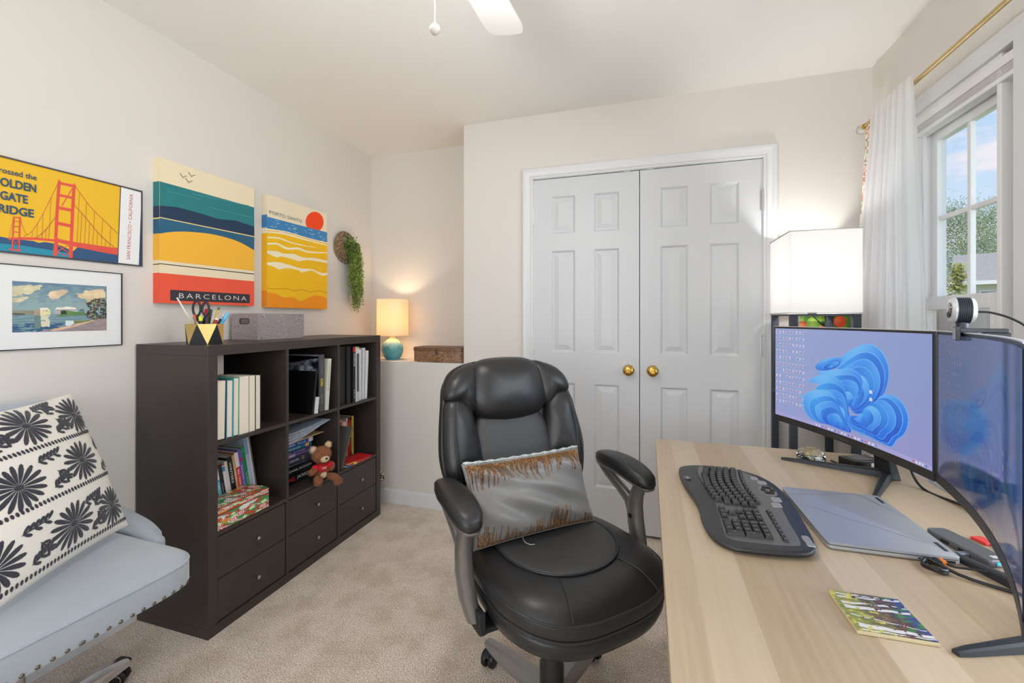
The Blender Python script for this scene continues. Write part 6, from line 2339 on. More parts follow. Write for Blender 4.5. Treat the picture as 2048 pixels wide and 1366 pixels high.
tag(MB().box(-0.012, 0.012, -0.016, 0.016, 0.0, 0.006).xform(Matrix.Translation((0.700, 1.215, DZ)) @ Matrix.Rotation(0.3, 4, 'Z')).build('red_tag', mat('bright_red_plastic', (224, 60, 56), 0.4), bevel=0.001),
    'small bright red plastic tag on the desk behind the hub', 'tag')
cb = MB()
cb.tube(spline([(0.72, 1.60, 0.90), (0.735, 1.58, 0.80), (0.75, 1.54, DZ + 0.004), (0.775, 1.44, DZ + 0.004), (0.79, 1.36, DZ + 0.004), (0.83, 1.30, 0.70), (0.85, 1.25, 0.50)], 6), 0.0035, 8)
tag(cb.build('monitor_cable', M_black, smooth=60), 'black cable running from the far monitor over the back of the desk', 'cable')

# power adapter
t = thing('power_adapter', 'black power brick with a white sticker under the far monitor', 'power adapter', (0.668, 1.712, DZ), rz=math.radians(24))
MB().box(-0.050, 0.050, -0.032, 0.032, 0.0, 0.030).build('body', M_black, parent=t, bevel=0.003)
MB().box(0.008, 0.042, -0.0326, -0.0320, 0.006, 0.022).build('sticker', mat('white_sticker', (206, 206, 206), 0.6), parent=t)
MB().box(-0.035, 0.030, -0.022, 0.024, 0.0300, 0.0304).build('printed_label', mat('grey_label', (58, 58, 62), 0.5, noise=(120, 0.1, (1, 3, 1), (110, 110, 114))), parent=t)
MB().tube([(-0.046, -0.010, 0.012), (-0.056, -0.012, 0.010), (-0.060, 0.01, 0.006), (-0.05, 0.06, 0.004)], 0.003, 8).build('cable', M_black, parent=t, smooth=60)

# glass paperweight
t = thing('paperweight', 'clear faceted glass paperweight behind the monitor leg', 'paperweight', (0.535, 1.735, DZ))
b = MB()
b.lathe([(0, 0.0), (0.034, 0.0), (0.042, 0.006), (0.044, 0.014), (0.041, 0.026), (0.033, 0.037), (0.020, 0.045), (0.0, 0.048)], 12)
b.build('dome', M_glass, parent=t, smooth=20)
b = MB()
R_ = random.Random(5)
for k in range(18):
    a = R_.uniform(0, 2 * PI)
    rr = R_.uniform(0.004, 0.020)
    c_ = Vector((rr * math.cos(a), rr * math.sin(a), R_.uniform(0.010, 0.028)))
    a1 = Vector((R_.gauss(0, 1), R_.gauss(0, 1), R_.gauss(0, 1))).normalized() * 0.006
    a2 = a1.orthogonal().normalized() * 0.004
    b.add([c_ + a1, c_ + a2, c_ - a1, c_ - a2], [(0, 1, 2, 3)])
b.build('inner_flower', mat('pale_gold_leaf', (206, 200, 150), 0.3, metal=0.4), parent=t, fix=False)

# coaster with birch trees
t = thing('coaster', 'square tile coaster printed with a birch forest at the front of the desk', 'coaster', (0.360, 0.857, DZ), rz=math.radians(2.0))
MB().box(-0.0525, 0.0525, -0.0525, 0.0525, 0.0005, 0.0065).build('tile', mat('tile_cream', (196, 182, 146), 0.5), parent=t, bevel=0.001)
Hc = homog([(0, 1), (1, 1), (1, 0), (0, 0)], [(135, 150), (1280, 330), (1855, 1030), (540, 810)])


def birches(U, V):
    n1 = fbm(U * 3, V * 9, 3.0, 2)
    n2 = fbm(U * 6 + 4, V * 6, 3.0, 6)
    grass = rgb('A8A448') * (1 - n1[..., None]) + rgb('5E6C2C') * n1[..., None]
    dark = rgb('4A4238') + (rgb('7A4E3A') - rgb('4A4238')) * np.clip((n2[..., None] - 0.4) * 3, 0, 1)
    sky = rgb('3E4A7A') * np.ones(U.shape + (3,))
    g = np.clip((U + (n1 - 0.5) * 0.5 - 0.25) * 3.0, 0, 1)[..., None]
    c = grass * (1 - g) + dark * g
    g2 = np.clip((U + (n2 - 0.5) * 0.25 - 0.80) * 9, 0, 1)[..., None]
    c = c * (1 - g2) + sky * g2
    lv = (U > 0.72) & (n1 > 0.60)
    c = np.where(lv[..., None], rgb('3F7A40'), c)
    for (v0, v1, w_) in ((0.93, 0.95, 0.020), (0.84, 0.93, 0.028), (0.70, 0.74, 0.024), (0.58, 0.62, 0.050), (0.66, 0.79, 0.018), (0.14, 0.10, 0.060), (0.40, 0.22, 0.016), (0.03, 0.05, 0.02)):
        yc = v0 + (v1 - v0) * U + 0.008 * np.sin(U * 20)
        m_ = (np.abs(V - yc) < w_ * (1.1 - 0.5 * U) * 0.8) & (U > 0.08)
        bark = np.where((n2 > 0.60)[..., None], rgb('3A3434'), rgb('D6D2D4'))
        c = np.where(m_[..., None], bark, c)
    yl = (n2 > 0.58) & (U < 0.5) & (n1 < 0.5)
    c = np.where(yl[..., None], rgb('C8BC4A'), c)
    return c


picture('print', lambda u, v: (-0.052 + 0.104 * u, -0.052 + 0.104 * v, 0.0069), 180, 180, birches, M_print, parent=t)

# ------------------------------------------------------------------ shelf floor lamp and the fruit picture behind it
PX0, PX1, PY0, PY1 = 0.595, 0.855, 2.176, 2.492
t = thing('shelf_floor_lamp', 'lit floor lamp with square white shade on a tall dark shelf frame', 'floor lamp', (PX0, PY0, 0))
M_sl = mat('blue_black_wood', (46, 54, 66), 0.5)
pw = 0.028
for x in (0, PX1 - PX0 - pw):
    for y in (0, PY1 - PY0 - pw):
        MB().box(x, x + pw, y, y + pw, 0, 1.236).build('post', M_sl, parent=t, bevel=0.0015)
for z_ in (0.12, 0.52, 0.86):
    MB().box(0.002, PX1 - PX0 - 0.002, 0.002, PY1 - PY0 - 0.002, z_, z_ + 0.018).build('shelf', M_sl, parent=t, bevel=0.0015)
fr = MB()
for q in ((0, PX1 - PX0, 0, pw), (0, PX1 - PX0, PY1 - PY0 - pw, PY1 - PY0), (0, pw, pw, PY1 - PY0 - pw), (PX1 - PX0 - pw, PX1 - PX0, pw, PY1 - PY0 - pw)):
    fr.box(q[0], q[1], q[2], q[3], 1.236, 1.243)
fr.build('top_frame', M_sl, parent=t)
sx0, sx1, sy0, sy1 = -0.003, PX1 - PX0 + 0.003, -0.003, PY1 - PY0 + 0.003
sh = MB()
ro = [(sx0, sy0), (sx1, sy0), (sx1, sy1), (sx0, sy1)]
ri = [(sx0 + 0.002, sy0 + 0.002), (sx1 - 0.002, sy0 + 0.002), (sx1 - 0.002, sy1 - 0.002), (sx0 + 0.002, sy1 - 0.002)]
sh.rings([[(x, y, 1.250) for x, y in ro], [(x, y, 1.606) for x, y in ro], [(x, y, 1.606) for x, y in ri], [(x, y, 1.250) for x, y in ri]], loop=True)
sh.build('lamp_shade', shade_mat('white_fabric_shade', (246, 246, 246), (250, 250, 250), 0.6), parent=t)
rm_ = MB()
for z_ in (1.247, 1.604):
    rm_.tube([(sx0 - 0.0005, sy0 - 0.0005, z_), (sx1 + 0.0005, sy0 - 0.0005, z_), (sx1 + 0.0005, sy1 + 0.0005, z_), (sx0 - 0.0005, sy1 + 0.0005, z_)], 0.0028, 6, loop=True)
rm_.build('shade_rim', mat('grey_trim_tape', (196, 192, 188), 0.6), parent=t)
cx_, cy_ = (PX1 - PX0) / 2, (PY1 - PY0) / 2
sk = MB()
sk.box(0.0, PX1 - PX0, cy_ - 0.01, cy_ + 0.01, 1.238, 1.243)
sk.lathe([(0.018, 1.243), (0.018, 1.30), (0.0, 1.30)], 20, c=(cx_, cy_, 0))
sk.build('socket', M_black, parent=t, smooth=40)
bb = MB()
bb.lathe([(0, 1.30), (0.013, 1.302), (0.016, 1.32), (0.030, 1.352), (0.032, 1.37), (0.022, 1.395), (0, 1.402)], 20, c=(cx_, cy_, 0))
bb.build('bulb', mat('lit_bulb_white', (255, 250, 240), 0.5, emit=(255, 244, 226), estr=30), parent=t, smooth=60)
light('floor_lamp_bulb', 'POINT', (PX0 + cx_, PY0 + cy_, 1.40), 11, (1.0, 0.98, 0.96), 0.045)


def fruit(U, V):
    c = np.where((fbm(U * 3, V * 4, 2, 3) > 0.5)[..., None], rgb('4E7A2A'), rgb('7FA03C')) * np.ones(U.shape + (3,))
    n_ = fbm(U * 5, V * 7, 2, 8)
    for cx1, cy1, rr, col, hi in ((0.06, 0.80, 0.13, 'E0603A', 'F4A060'), (0.30, 0.86, 0.15, '7FB03C', 'B8D860'), (0.22, 0.60, 0.14, '8AB848', 'C8E070'), (0.47, 0.72, 0.14, 'E8785A', 'F8B898'),
                                  (0.80, 0.90, 0.12, 'D0442A', 'EE7A40'), (0.92, 0.66, 0.10, 'D86A2C', 'F0A04A'), (0.10, 0.40, 0.15, 'D8503A', 'F09070'), (0.42, 0.38, 0.16, '88B040', 'C0D868'), (0.75, 0.42, 0.15, 'E0603A', 'F4A060'), (0.2, 0.12, 0.15, 'E8785A', 'F8B898'), (0.6, 0.12, 0.16, '7FB03C', 'B8D860'), (0.9, 0.15, 0.13, 'D0442A', 'EE7A40')):
        D = np.hypot((U - cx1), (V - cy1) * 1.25)
        k_ = np.clip(1 - np.hypot(U - cx1 + 0.04, (V - cy1 - 0.03) * 1.25) / rr, 0, 1)[..., None]
        c = np.where((D < rr)[..., None], rgb(col) * (1 - k_) + rgb(hi) * k_, c)
    tw = (np.abs(V - 0.93 - 0.1 * np.sin(U * 9)) < 0.015) & (U > 0.2) & (U < 0.55)
    c = np.where(tw[..., None], rgb('2A2A3A'), c)
    return c


t = thing('fruit_picture', 'picture of apples and leaves on the back wall behind the shelf lamp', 'picture', (0.724, YB - 0.018, 0.940))
MB().box(0, 0.235, 0, 0.018, 0, 0.302).build('panel', mat('pale_grey_border', (172, 170, 176), 0.6), parent=t)
picture('print', lambda u, v: (0.003 + 0.215 * u, -0.0006, 0.003 + 0.296 * v), 120, 150, fruit, M_print, parent=t)

# ------------------------------------------------------------------ black executive chair
OX, OY = -0.262, 1.318
TH = math.radians(-135)
ch = thing('executive_chair', 'black leather executive swivel chair with padded headrest facing the desk', 'office chair', (OX, OY, 0), rz=TH)


def deform_seat(p):
    x, y, z = p
    if z > 0.43:
        z -= 0.010 * max(0, 1 - (x / 0.2) ** 2 - ((y + 0.03) / 0.22) ** 2)
    d = max(0.0, y - 0.14)
    z -= 1.5 * d * d
    z += 0.02 * max(0, -y - 0.1)
    return (x, y, z)


def loft(outline, rings, deform=None, cx=0, cy=0, cap=True):
    m_ = MB()
    rs = []
    for s_, z_ in rings:
        rs.append([(lambda q: deform(q) if deform else q)((cx + (x - cx) * s_, cy + (y - cy) * s_, z_)) for x, y in outline])
    m_.rings(rs, cap=cap)
    return m_


so = superell(0.268, 0.262, 2.9, 96, -0.010, 0.010)
so = [(x * (1.0 + 0.10 * (y + 0.0)), y) for x, y in so]
lo = [(0.30, 0.392), (0.70, 0.390), (0.88, 0.394), (0.95, 0.405), (0.978, 0.424), (0.985, 0.438), (0.975, 0.448), (0.955, 0.452), (0.90, 0.453)]
loft(so, lo, deform_seat, -0.01, 0.01).build('seat_base_cushion', M_leather, parent=ch, smooth=60)
up_ = [(0.90, 0.452), (0.955, 0.453), (0.985, 0.458), (1.0, 0.472), (1.003, 0.486), (0.994, 0.498), (0.980, 0.504), (0.965, 0.508), (0.94, 0.515), (0.89, 0.523), (0.80, 0.529), (0.68, 0.531), (0.5, 0.531), (0.3, 0.531), (0.12, 0.531)]
loft(so, up_, deform_seat, -0.01, 0.01).build('seat', M_leather, parent=ch, smooth=60)


def ring_at(sc_, z_, lift=0.0):
    return [Vector(deform_seat((-0.01 + (x + 0.01) * sc_, 0.01 + (y - 0.01) * sc_, z_))) + Vector((0, 0, lift)) for x, y in so]


pp = MB()
pp.tube(ring_at(0.992, 0.5005), 0.0032, 6, loop=True)
pp.tube(ring_at(0.966, 0.451), 0.0045, 6, loop=True)
pp.tube(ring_at(0.992, 0.462), 0.0026, 6, loop=True)
# seams from the inner panel to the edge
for sgn in (-1, 1):
    x0, y0 = sgn * 0.100 - 0.01, 0.135
    x1, y1 = sgn * 0.140 - 0.01, 0.262
    pts = []
    for k in range(9):
        f_ = k / 8
        zz = 0.5315 if f_ < 0.5 else 0.5315 - 0.020 * ((f_ - 0.5) * 2) ** 2
        pts.append(deform_seat((x0 + (x1 - x0) * f_, y0 + (y1 - y0) * f_, zz)))
    pp.tube(pts, 0.0014, 6)
pp.build('seat_piping', M_stitch, parent=ch, smooth=60)
io = [(x, y) for x, y in superell(0.185, 0.195, 2.3, 72, -0.010, -0.035)]
io = [(x * (1 - 0.35 * max(0, y)), y) for x, y in io]
loft(io, [(1.0, 0.522), (1.0, 0.5315), (0.985, 0.5355), (0.95, 0.538), (0.85, 0.541), (0.6, 0.542), (0.3, 0.542), (0.1, 0.542)], deform_seat, -0.01, -0.035).build('seat_inner_panel', M_leatherp, parent=ch, smooth=60)
pp = MB()
pp.tube([deform_seat((x, y, 0.534)) for x, y in io], 0.0034, 6, loop=True)
pp.build('inner_piping', M_stitch, parent=ch, smooth=60)


# back rest ---------------------------------------------------------------
def BK(x, s_, t_):
    """x sideways, s_ height along the back, t_ out of the back towards the sitter"""
    rec = 0.20
    y = -0.262 - rec * s_ - 0.12 * max(0, s_ - 0.30) ** 1.5 + 1.05 * x * x + 0.10 * math.exp(-((s_ - 0.12) / 0.13) ** 2) * 0.25
    z = 0.495 + 0.965 * s_
    n_ = Vector((-1.6 * x, 1.0, 0.22)).normalized()
    return Vector((x * 1.04 + 0.004, y, z)) + n_ * t_


def puff(name, outline, T, cx, cy, m, parent, t0=0.0, p=2.2, back=0.02, n_r=9, smooth=60, mod=None):
    rs = []
    oc = lambda sc_, t_: [BK(cx + (x - cx) * sc_, cy + (y - cy) * sc_, t_ + (mod(cx + (x - cx) * sc_, cy + (y - cy) * sc_) if mod else 0)) for x, y in outline]
    rs.append(oc(0.6, t0 - back))
    rs.append(oc(0.93, t0 - back))
    rs.append(oc(1.0, t0))
    for k in range(1, n_r + 1):
        a = k / n_r * PI / 2
        sc_ = math.cos(a) ** (2 / p)
        sc_ = max(sc_, 0.06)
        rs.append(oc(sc_, t0 + T * math.sin(a) ** (2 / p)))
    m_ = MB()
    m_.rings(rs)
    return m_.build(name, m, parent=parent, smooth=smooth)


shell = spline([(0, 0.590), (0.10, 0.590), (0.185, 0.572), (0.232, 0.535), (0.247, 0.46), (0.262, 0.36), (0.268, 0.27), (0.255, 0.19), (0.235, 0.12), (0.20, 0.0), (0.12, -0.03),
                (0, -0.035), (-0.12, -0.03), (-0.20, 0.0), (-0.235, 0.12), (-0.255, 0.19), (-0.268, 0.27), (-0.262, 0.36), (-0.247, 0.46), (-0.232, 0.535), (-0.185, 0.572), (-0.10, 0.590)], 4, closed=True)
puff('back_shell', shell, 0.012, 0, 0.28, M_leather, ch, t0=-0.012, back=0.040)
for sg in (-1, 1):
    up = [(0.128 * sg, 0.20), (0.19 * sg, 0.185), (0.250 * sg, 0.215), (0.262 * sg, 0.29), (0.256 * sg, 0.38), (0.243 * sg, 0.455), (0.20 * sg, 0.475), (0.155 * sg, 0.44), (0.140 * sg, 0.36), (0.126 * sg, 0.28)]
    puff('upper_bolster', spline(up, 5, closed=True), 0.050, 0.195 * sg, 0.33, M_leather, ch, t0=0.0)
    cp_ = [(0.120 * sg, 0.580), (0.185 * sg, 0.566), (0.232 * sg, 0.528), (0.244 * sg, 0.470), (0.20 * sg, 0.445), (0.165 * sg, 0.405), (0.130 * sg, 0.42), (0.110 * sg, 0.50)]
    puff('shoulder_cap', spline(cp_, 5, closed=True), 0.048, 0.175 * sg, 0.50, M_leather, ch, t0=0.004)
    lb = [(0.120 * sg, 0.19), (0.18 * sg, 0.185), (0.238 * sg, 0.17), (0.232 * sg, 0.10), (0.20 * sg, 0.0), (0.14 * sg, -0.01), (0.12 * sg, 0.08)]
    puff('lower_bolster', spline(lb, 5, closed=True), 0.042, 0.178 * sg, 0.10, M_leather, ch, t0=0.0)
cpn = [(0, 0.425), (0.09, 0.42), (0.138, 0.36), (0.150, 0.27), (0.155, 0.18), (0.155, 0.08), (0.13, -0.01), (0, -0.02), (-0.13, -0.01), (-0.155, 0.08), (-0.155, 0.18), (-0.150, 0.27), (-0.138, 0.36), (-0.09, 0.42)]
puff('back_panel', spline(cpn, 5, closed=True), 0.052, 0, 0.2, M_leatherp, ch, t0=0.004, p=2.6)
hd = [(0, 0.598), (0.09, 0.592), (0.135, 0.565), (0.152, 0.50), (0.150, 0.43), (0.118, 0.382), (0.05, 0.362), (0, 0.359), (-0.05, 0.362), (-0.118, 0.382), (-0.150, 0.43), (-0.152, 0.50), (-0.135, 0.565), (-0.09, 0.592)]
puff('headrest', spline(hd, 6, closed=True), 0.082, 0, 0.48, M_leather, ch, t0=0.012, p=2.3, n_r=12)
# seams on bolsters
for sg in (-1, 1):
    sm_ = MB()
    for dx in (0, 0.006):
        sm_.tube([BK((0.236 - dx + 0.012 * math.sin(k / 12 * PI)) * sg, 0.205 + 0.25 * k / 12, 0.037 + (0.008 if dx else 0)) for k in range(13)], 0.0013, 5)
    for dx in (0, 0.007):
        sm_.tube([BK((0.152 + 0.052 * k / 8 + dx) * sg, 0.432 + 0.062 * (k / 8), 0.0475 - 0.016 * max(0, k / 8 - 0.5)) for k in range(9)], 0.0014, 5)
    sm_.tube([BK((0.130 + 0.115 * k / 8) * sg, 0.196 - 0.010 * (k / 8), 0.020 + 0.030 * math.sin(k / 8 * PI)) for k in range(9)], 0.003, 6)
    sm_.build('stitching', M_stitch, parent=ch, smooth=60)

# arms ---------------------------------------------------------------
for sg in (-1, 1):
    ax_ = sg * 0.318 - 0.018
    ps = [(x, y) for x, y in superell(0.043, 0.140, 2.8, 48, 0, -0.085)]
    ps = [(x * (1 + 0.9 * (y + 0.085)), y) for x, y in ps]

    def dfa(p, ax_=ax_):
        x, y, z = p
        d = y + 0.12
        return (ax_ + x, y, z - 1.05 * d * d * (1 if d > 0 else 0.5) - 0.006)
    pad = loft(ps, [(0.80, 0.690), (0.96, 0.692), (1.0, 0.700), (1.0, 0.710), (0.975, 0.720), (0.92, 0.727), (0.80, 0.732), (0.5, 0.735), (0.2, 0.736)], dfa, 0, -0.085).build('armrest_pad', M_leather, parent=ch, smooth=60)
    sp_ = MB()
    sp_.tube([dfa((x * 0.985, y * 0.99 - 0.001, 0.719)) for x, y in ps], 0.0012, 5, loop=True)
    sp_.build('armrest_seam', M_stitch, parent=pad, smooth=60)
    loft([(x * 0.92, y) for x, y in ps], [(0.75, 0.680), (0.95, 0.682), (0.985, 0.688), (0.98, 0.6935)], dfa, 0, -0.085).build('armrest_plate', M_gunmetal, parent=ch, smooth=50)

    def strap(pts, ws, ths):
        """flat bar in the y-z plane: ws width in the plane, ths thickness along x"""
        P_ = [Vector(p) for p in pts]
        rs = []
        for i, p in enumerate(P_):
            d = (P_[min(i + 1, len(P_) - 1)] - P_[max(i - 1, 0)]).normalized()
            nrm = Vector((0, -d.z, d.y))
            w_, th_ = ws[i] / 2, ths[i] / 2
            X_ = Vector((1, 0, 0))
            r_ = []
            for k in range(12):
                a = 2 * PI * k / 12
                cx2 = abs(math.cos(a)) ** 0.6 * (1 if math.cos(a) > 0 else -1)
                sy2 = abs(math.sin(a)) ** 0.6 * (1 if math.sin(a) > 0 else -1)
                r_.append(p + X_ * th_ * cx2 + nrm * w_ * sy2)
            rs.append(r_)
        m_ = MB()
        m_.rings(rs)
        return m_
    a1 = strap([(ax_, 0.005, 0.688), (ax_, 0.000, 0.655), (ax_, -0.015, 0.62), (ax_, -0.025, 0.58), (ax_, -0.020, 0.52), (ax_ * 0.985, -0.002, 0.455), (ax_ * 0.95, 0.020, 0.40)],
               [0.045, 0.038, 0.042, 0.050, 0.052, 0.055, 0.05], [0.034, 0.036, 0.040, 0.044, 0.046, 0.044, 0.036])
    a1.build('arm_post', M_gunmetal, parent=ch, smooth=50)
    a2 = strap([(ax_, -0.205, 0.688), (ax_, -0.198, 0.672), (ax_, -0.165, 0.648), (ax_, -0.105, 0.618), (ax_, -0.055, 0.590), (ax_, -0.036, 0.555), (ax_, -0.034, 0.50)],
               [0.044, 0.036, 0.034, 0.036, 0.042, 0.046, 0.035], [0.028, 0.026, 0.025, 0.025, 0.026, 0.028, 0.026])
    a2.build('arm_brace', M_gunmetal, parent=ch, smooth=50)
    c_ = MB()
    c_.lathe([(0.0, 0), (0.0085, 0), (0.0085, 0.0018), (0, 0.0018)], 20, M=Matrix.Translation((ax_ - sg * 0.0225, -0.024, 0.545)) @ Matrix.Rotation(-sg * PI / 2, 4, 'Y'))
    c_.build('bolt_cover', M_black, parent=ch, smooth=40)
    f_ = MB()
    f_.rings([[(ax_ * 0.93 + sx2 * 0.010, yy_, zz) for sx2 in (-1, 1) for yy_, zz in (((-0.05, 0.44), (0.06, 0.44), (0.065, 0.385), (-0.03, 0.378)) if sx2 < 0 else ((-0.03, 0.378), (0.065, 0.385), (0.06, 0.44), (-0.05, 0.44)))][:4],
              [(ax_ * 0.93 + 0.010, yy_, zz) for yy_, zz in ((-0.05, 0.44), (0.06, 0.44), (0.065, 0.385), (-0.03, 0.378))]])
    f_.build('arm_bracket', M_blackm, parent=ch, bevel=0.004)
MB().box(-0.30, 0.28, -0.02, 0.045, 0.372, 0.388).box(-0.11, 0.09, -0.12, 0.12, 0.335, 0.392).build('seat_plate', M_blackm, parent=ch, bevel=0.003)

# base ---------------------------------------------------------------
HX, HY = 0.0375, 0.023
c_ = MB()
c_.lathe([(0.0, 0.085), (0.036, 0.085), (0.036, 0.20), (0.031, 0.21), (0.031, 0.28), (0.026, 0.29), (0.026, 0.345), (0.0, 0.345)], 32, c=(HX, HY, 0))
c_.build('gas_column', M_black, parent=ch, smooth=40)


def star(parent, hx, hy, ang0, R0, mm, zhub=0.105, zend=0.075, cast=True, hood=None, ring=None):
    h_ = MB()
    h_.lathe([(0.0, zhub - 0.035), (0.040, zhub - 0.03), (0.046, zhub), (0.044, zhub + 0.025), (0.038, zhub + 0.03), (0, zhub + 0.03)], 32, c=(hx, hy, 0))
    h_.build('hub', mm, parent=parent, smooth=40)
    for k in range(5):
        a = ang0 + k * 2 * PI / 5
        d = Vector((math.cos(a), math.sin(a), 0)); s_ = Vector((-d.y, d.x, 0))
        m_ = MB()
        rs = []
        for f_, hw_, zt_, zb_ in ((0.03, 0.034, zhub + 0.022, zhub - 0.03), (0.09, 0.028, zhub + 0.020, zhub - 0.025), (0.20, 0.023, zhub + 0.004, zend - 0.018), (0.29, 0.022, zend + 0.012, zend - 0.016), (R0 + 0.018, 0.017, zend + 0.003, zend - 0.015)):
            q = Vector((hx, hy, 0)) + d * f_
            rs.append([q + s_ * hw_ + Vector((0, 0, zb_)), q + s_ * hw_ + Vector((0, 0, zb_ + (zt_ - zb_) * 0.6)), q + s_ * hw_ * 0.55 + Vector((0, 0, zt_)),
                       q - s_ * hw_ * 0.55 + Vector((0, 0, zt_)), q - s_ * hw_ + Vector((0, 0, zb_ + (zt_ - zb_) * 0.6)), q - s_ * hw_ + Vector((0, 0, zb_))])
        m_.rings(rs)
        m_.build('base_arm', mm, parent=parent, smooth=35)
        # twin wheel caster
        cq = Vector((hx, hy, 0)) + d * R0
        ca = a + [0.5, -1.1, 0.9, 0.3, -0.6][k]
        w1 = Vector((math.cos(ca), math.sin(ca), 0))       # rolling axis
        w2 = Vector((-w1.y, w1.x, 0))
        cc = cq + w2 * 0.012
        b_ = MB()
        rr = 0.0275
        Mx = Matrix(((w1.x, w2.x, 0, cc.x), (w1.y, w2.y, 0, cc.y), (0, 0, 1, rr), (0, 0, 0, 1)))
        for sd in (-1, 1):
            b_.lathe([(0.0, 0.0), (rr * 0.6, 0.0), (rr - 0.002, 0.001), (rr, 0.004), (rr, 0.014), (rr - 0.004, 0.019), (rr * 0.4, 0.0215), (0, 0.022)], 28,
                     M=Mx @ Matrix.Rotation(sd * PI / 2, 4, 'Y') @ Matrix.Translation((0, 0, 0.004)))
        ca_ = b_.build('caster', M_black, parent=parent, smooth=40)
        hd_ = MB()
        rs = []
        for k2 in range(9):
            an = PI * 0.02 + k2 / 8 * PI * 0.8
            rs.append([Mx @ Vector((xx, -math.cos(an) * rq, math.sin(an) * rq)) for xx, rq in ((-0.010, rr + 0.001), (-0.010, rr + 0.005), (0.010, rr + 0.005), (0.010, rr + 0.001))])
        hd_.rings(rs)
        hd_.tube([cq + Vector((0, 0, rr)), cq + Vector((0, 0, zend - 0.008))], 0.0055, 10)
        hd_.build('hood', hood or M_blackm, parent=ca_, smooth=40)
        if ring:
            r_ = MB()
            for sd in (-1, 1):
                r_.tube([Mx @ Vector((sd * 0.0255, rr * 0.62 * math.cos(q2), rr * 0.62 * math.sin(q2))) for q2 in [2 * PI * e2 / 24 for e2 in range(24)]], 0.0018, 6, loop=True)
            r_.build('wheel_ring', ring, parent=ca_, smooth=60)


star(ch, HX, HY, math.radians(145 + 135), 0.315, M_silver)

# grey satin pillow with beaded edges on the executive chair
PM = frame_from((-0.365, 1.380, 0.652), (0.308, 0.309, -0.004), (-0.070, 0.070, 0.22))
M_satin = mat('grey_satin', (120, 119, 117), 0.38, sheen=0.25, bump=(900, 0.08, 0.0004, U3), spec=0.5)
t = thing('beaded_pillow', 'grey satin pillow with brown beaded fringe lines on the executive chair', 'pillow', tuple(PM.translation))
PMl = Matrix.Translation(-PM.translation) @ PM
o, SP = pillow('cover', 0.448, 0.248, 0.125, M_satin, PMl, parent=t, wr=0.0058, seed=4, concave=0.05, sag=0.006, n=64)
R_ = random.Random(3)
bd = MB()


def strip(u, v0, v1, w_, off=0.0016):
    n_ = max(3, int(abs(v1 - v0) / 0.05))
    L_, R2 = [], []
    for k in range(n_ + 1):
        v = v0 + (v1 - v0) * k / n_
        ww = w_ * (1 - 0.5 * k / n_)
        jit = R_.uniform(-0.003, 0.003)
        L_.append(SP(u - ww + jit, v, off)); R2.append(SP(u + ww + jit, v, off))
    mid = [SP(u, v0 + (v1 - v0) * k / n_, off + 0.0012) for k in range(n_ + 1)]
    n1 = n_ + 1
    fs = [(i, i + 1, 2 * n1 + i + 1, 2 * n1 + i) for i in range(n_)] + [(2 * n1 + i, 2 * n1 + i + 1, n1 + i + 1, n1 + i) for i in range(n_)]
    bd.add(L_ + R2 + mid, fs)


fr1 = bd
for k in range(120):
    u = -0.965 + 1.93 * k / 119 + R_.uniform(-0.004, 0.004)
    dens = 0.55 + 0.45 * math.sin(u * 7 + 1)
    L_ = R_.choice([0.14, 0.2, 0.3, 0.42, 0.55]) * (0.7 + 0.3 * dens)
    strip(u, 0.93, 0.93 - L_ * 1.15, R_.uniform(0.006, 0.0115))
bd = MB()
for k in range(100):
    u = -0.95 + 1.9 * k / 99 + R_.uniform(-0.006, 0.006)
    L_ = R_.choice([0.08, 0.16, 0.26, 0.38, 0.46]) * (0.7 + 0.3 * math.sin(u * 5))
    strip(u, -0.97, -0.97 + L_ * 1.2, R_.uniform(0.0055, 0.010))
bm_ = bpy.data.materials.new('brown_glass_beads')
bm_.use_nodes = True
n = bm_.node_tree
bs = n.nodes['Principled BSDF']; bs.inputs['Roughness'].default_value = 0.2; bs.inputs['Metallic'].default_value = 0.35
co = n.nodes.new('ShaderNodeTexCoord'); vo = n.nodes.new('ShaderNodeTexVoronoi'); vo.inputs['Scale'].default_value = 420
r = n.nodes.new('ShaderNodeValToRGB')
r.color_ramp.elements[0].color = lin4((70, 40, 18)); r.color_ramp.elements[1].color = lin4((190, 160, 110)); r.color_ramp.elements[1].position = 1.0
e_ = r.color_ramp.elements.new(0.55); e_.color = lin4((128, 78, 28))
n.links.new(co.outputs['Object'], vo.inputs['Vector']); n.links.new(vo.outputs['Color'], r.inputs['Fac']); n.links.new(r.outputs['Color'], bs.inputs['Base Color'])
bu = n.nodes.new('ShaderNodeBump'); bu.inputs['Distance'].default_value = 0.001
n.links.new(vo.outputs['Distance'], bu.inputs['Height']); n.links.new(bu.outputs['Normal'], bs.inputs['Normal'])
fr1.build('upper_beading', bm_, parent=t, fix=False)
bd.build('lower_beading', bm_, parent=t, fix=False)
ed = MB()
ed.tube([SP(-0.98 + 1.96 * k / 40, 0.985, 0.001) + Vector((0, 0, 0.002)) for k in range(41)], [0.0042 + 0.0018 * math.sin(k * 1.7) for k in range(41)], 8)
ed.build('gathered_edge', mat('pale_silver_edge', (196, 204, 206), 0.5, noise=(60, 0.15, U3, (150, 150, 142))), parent=t, smooth=60)
th_ = MB()
q = SP(-0.25, -1.0, 0)
th_.tube(spline([q, q + Vector((0.012, -0.022, -0.002)), q + Vector((0.03, -0.030, -0.004)), q + Vector((0.045, -0.025, -0.004))], 6), 0.0009, 5)
th_.build('loose_thread', mat('pale_thread', (190, 190, 180), 0.8), parent=t)

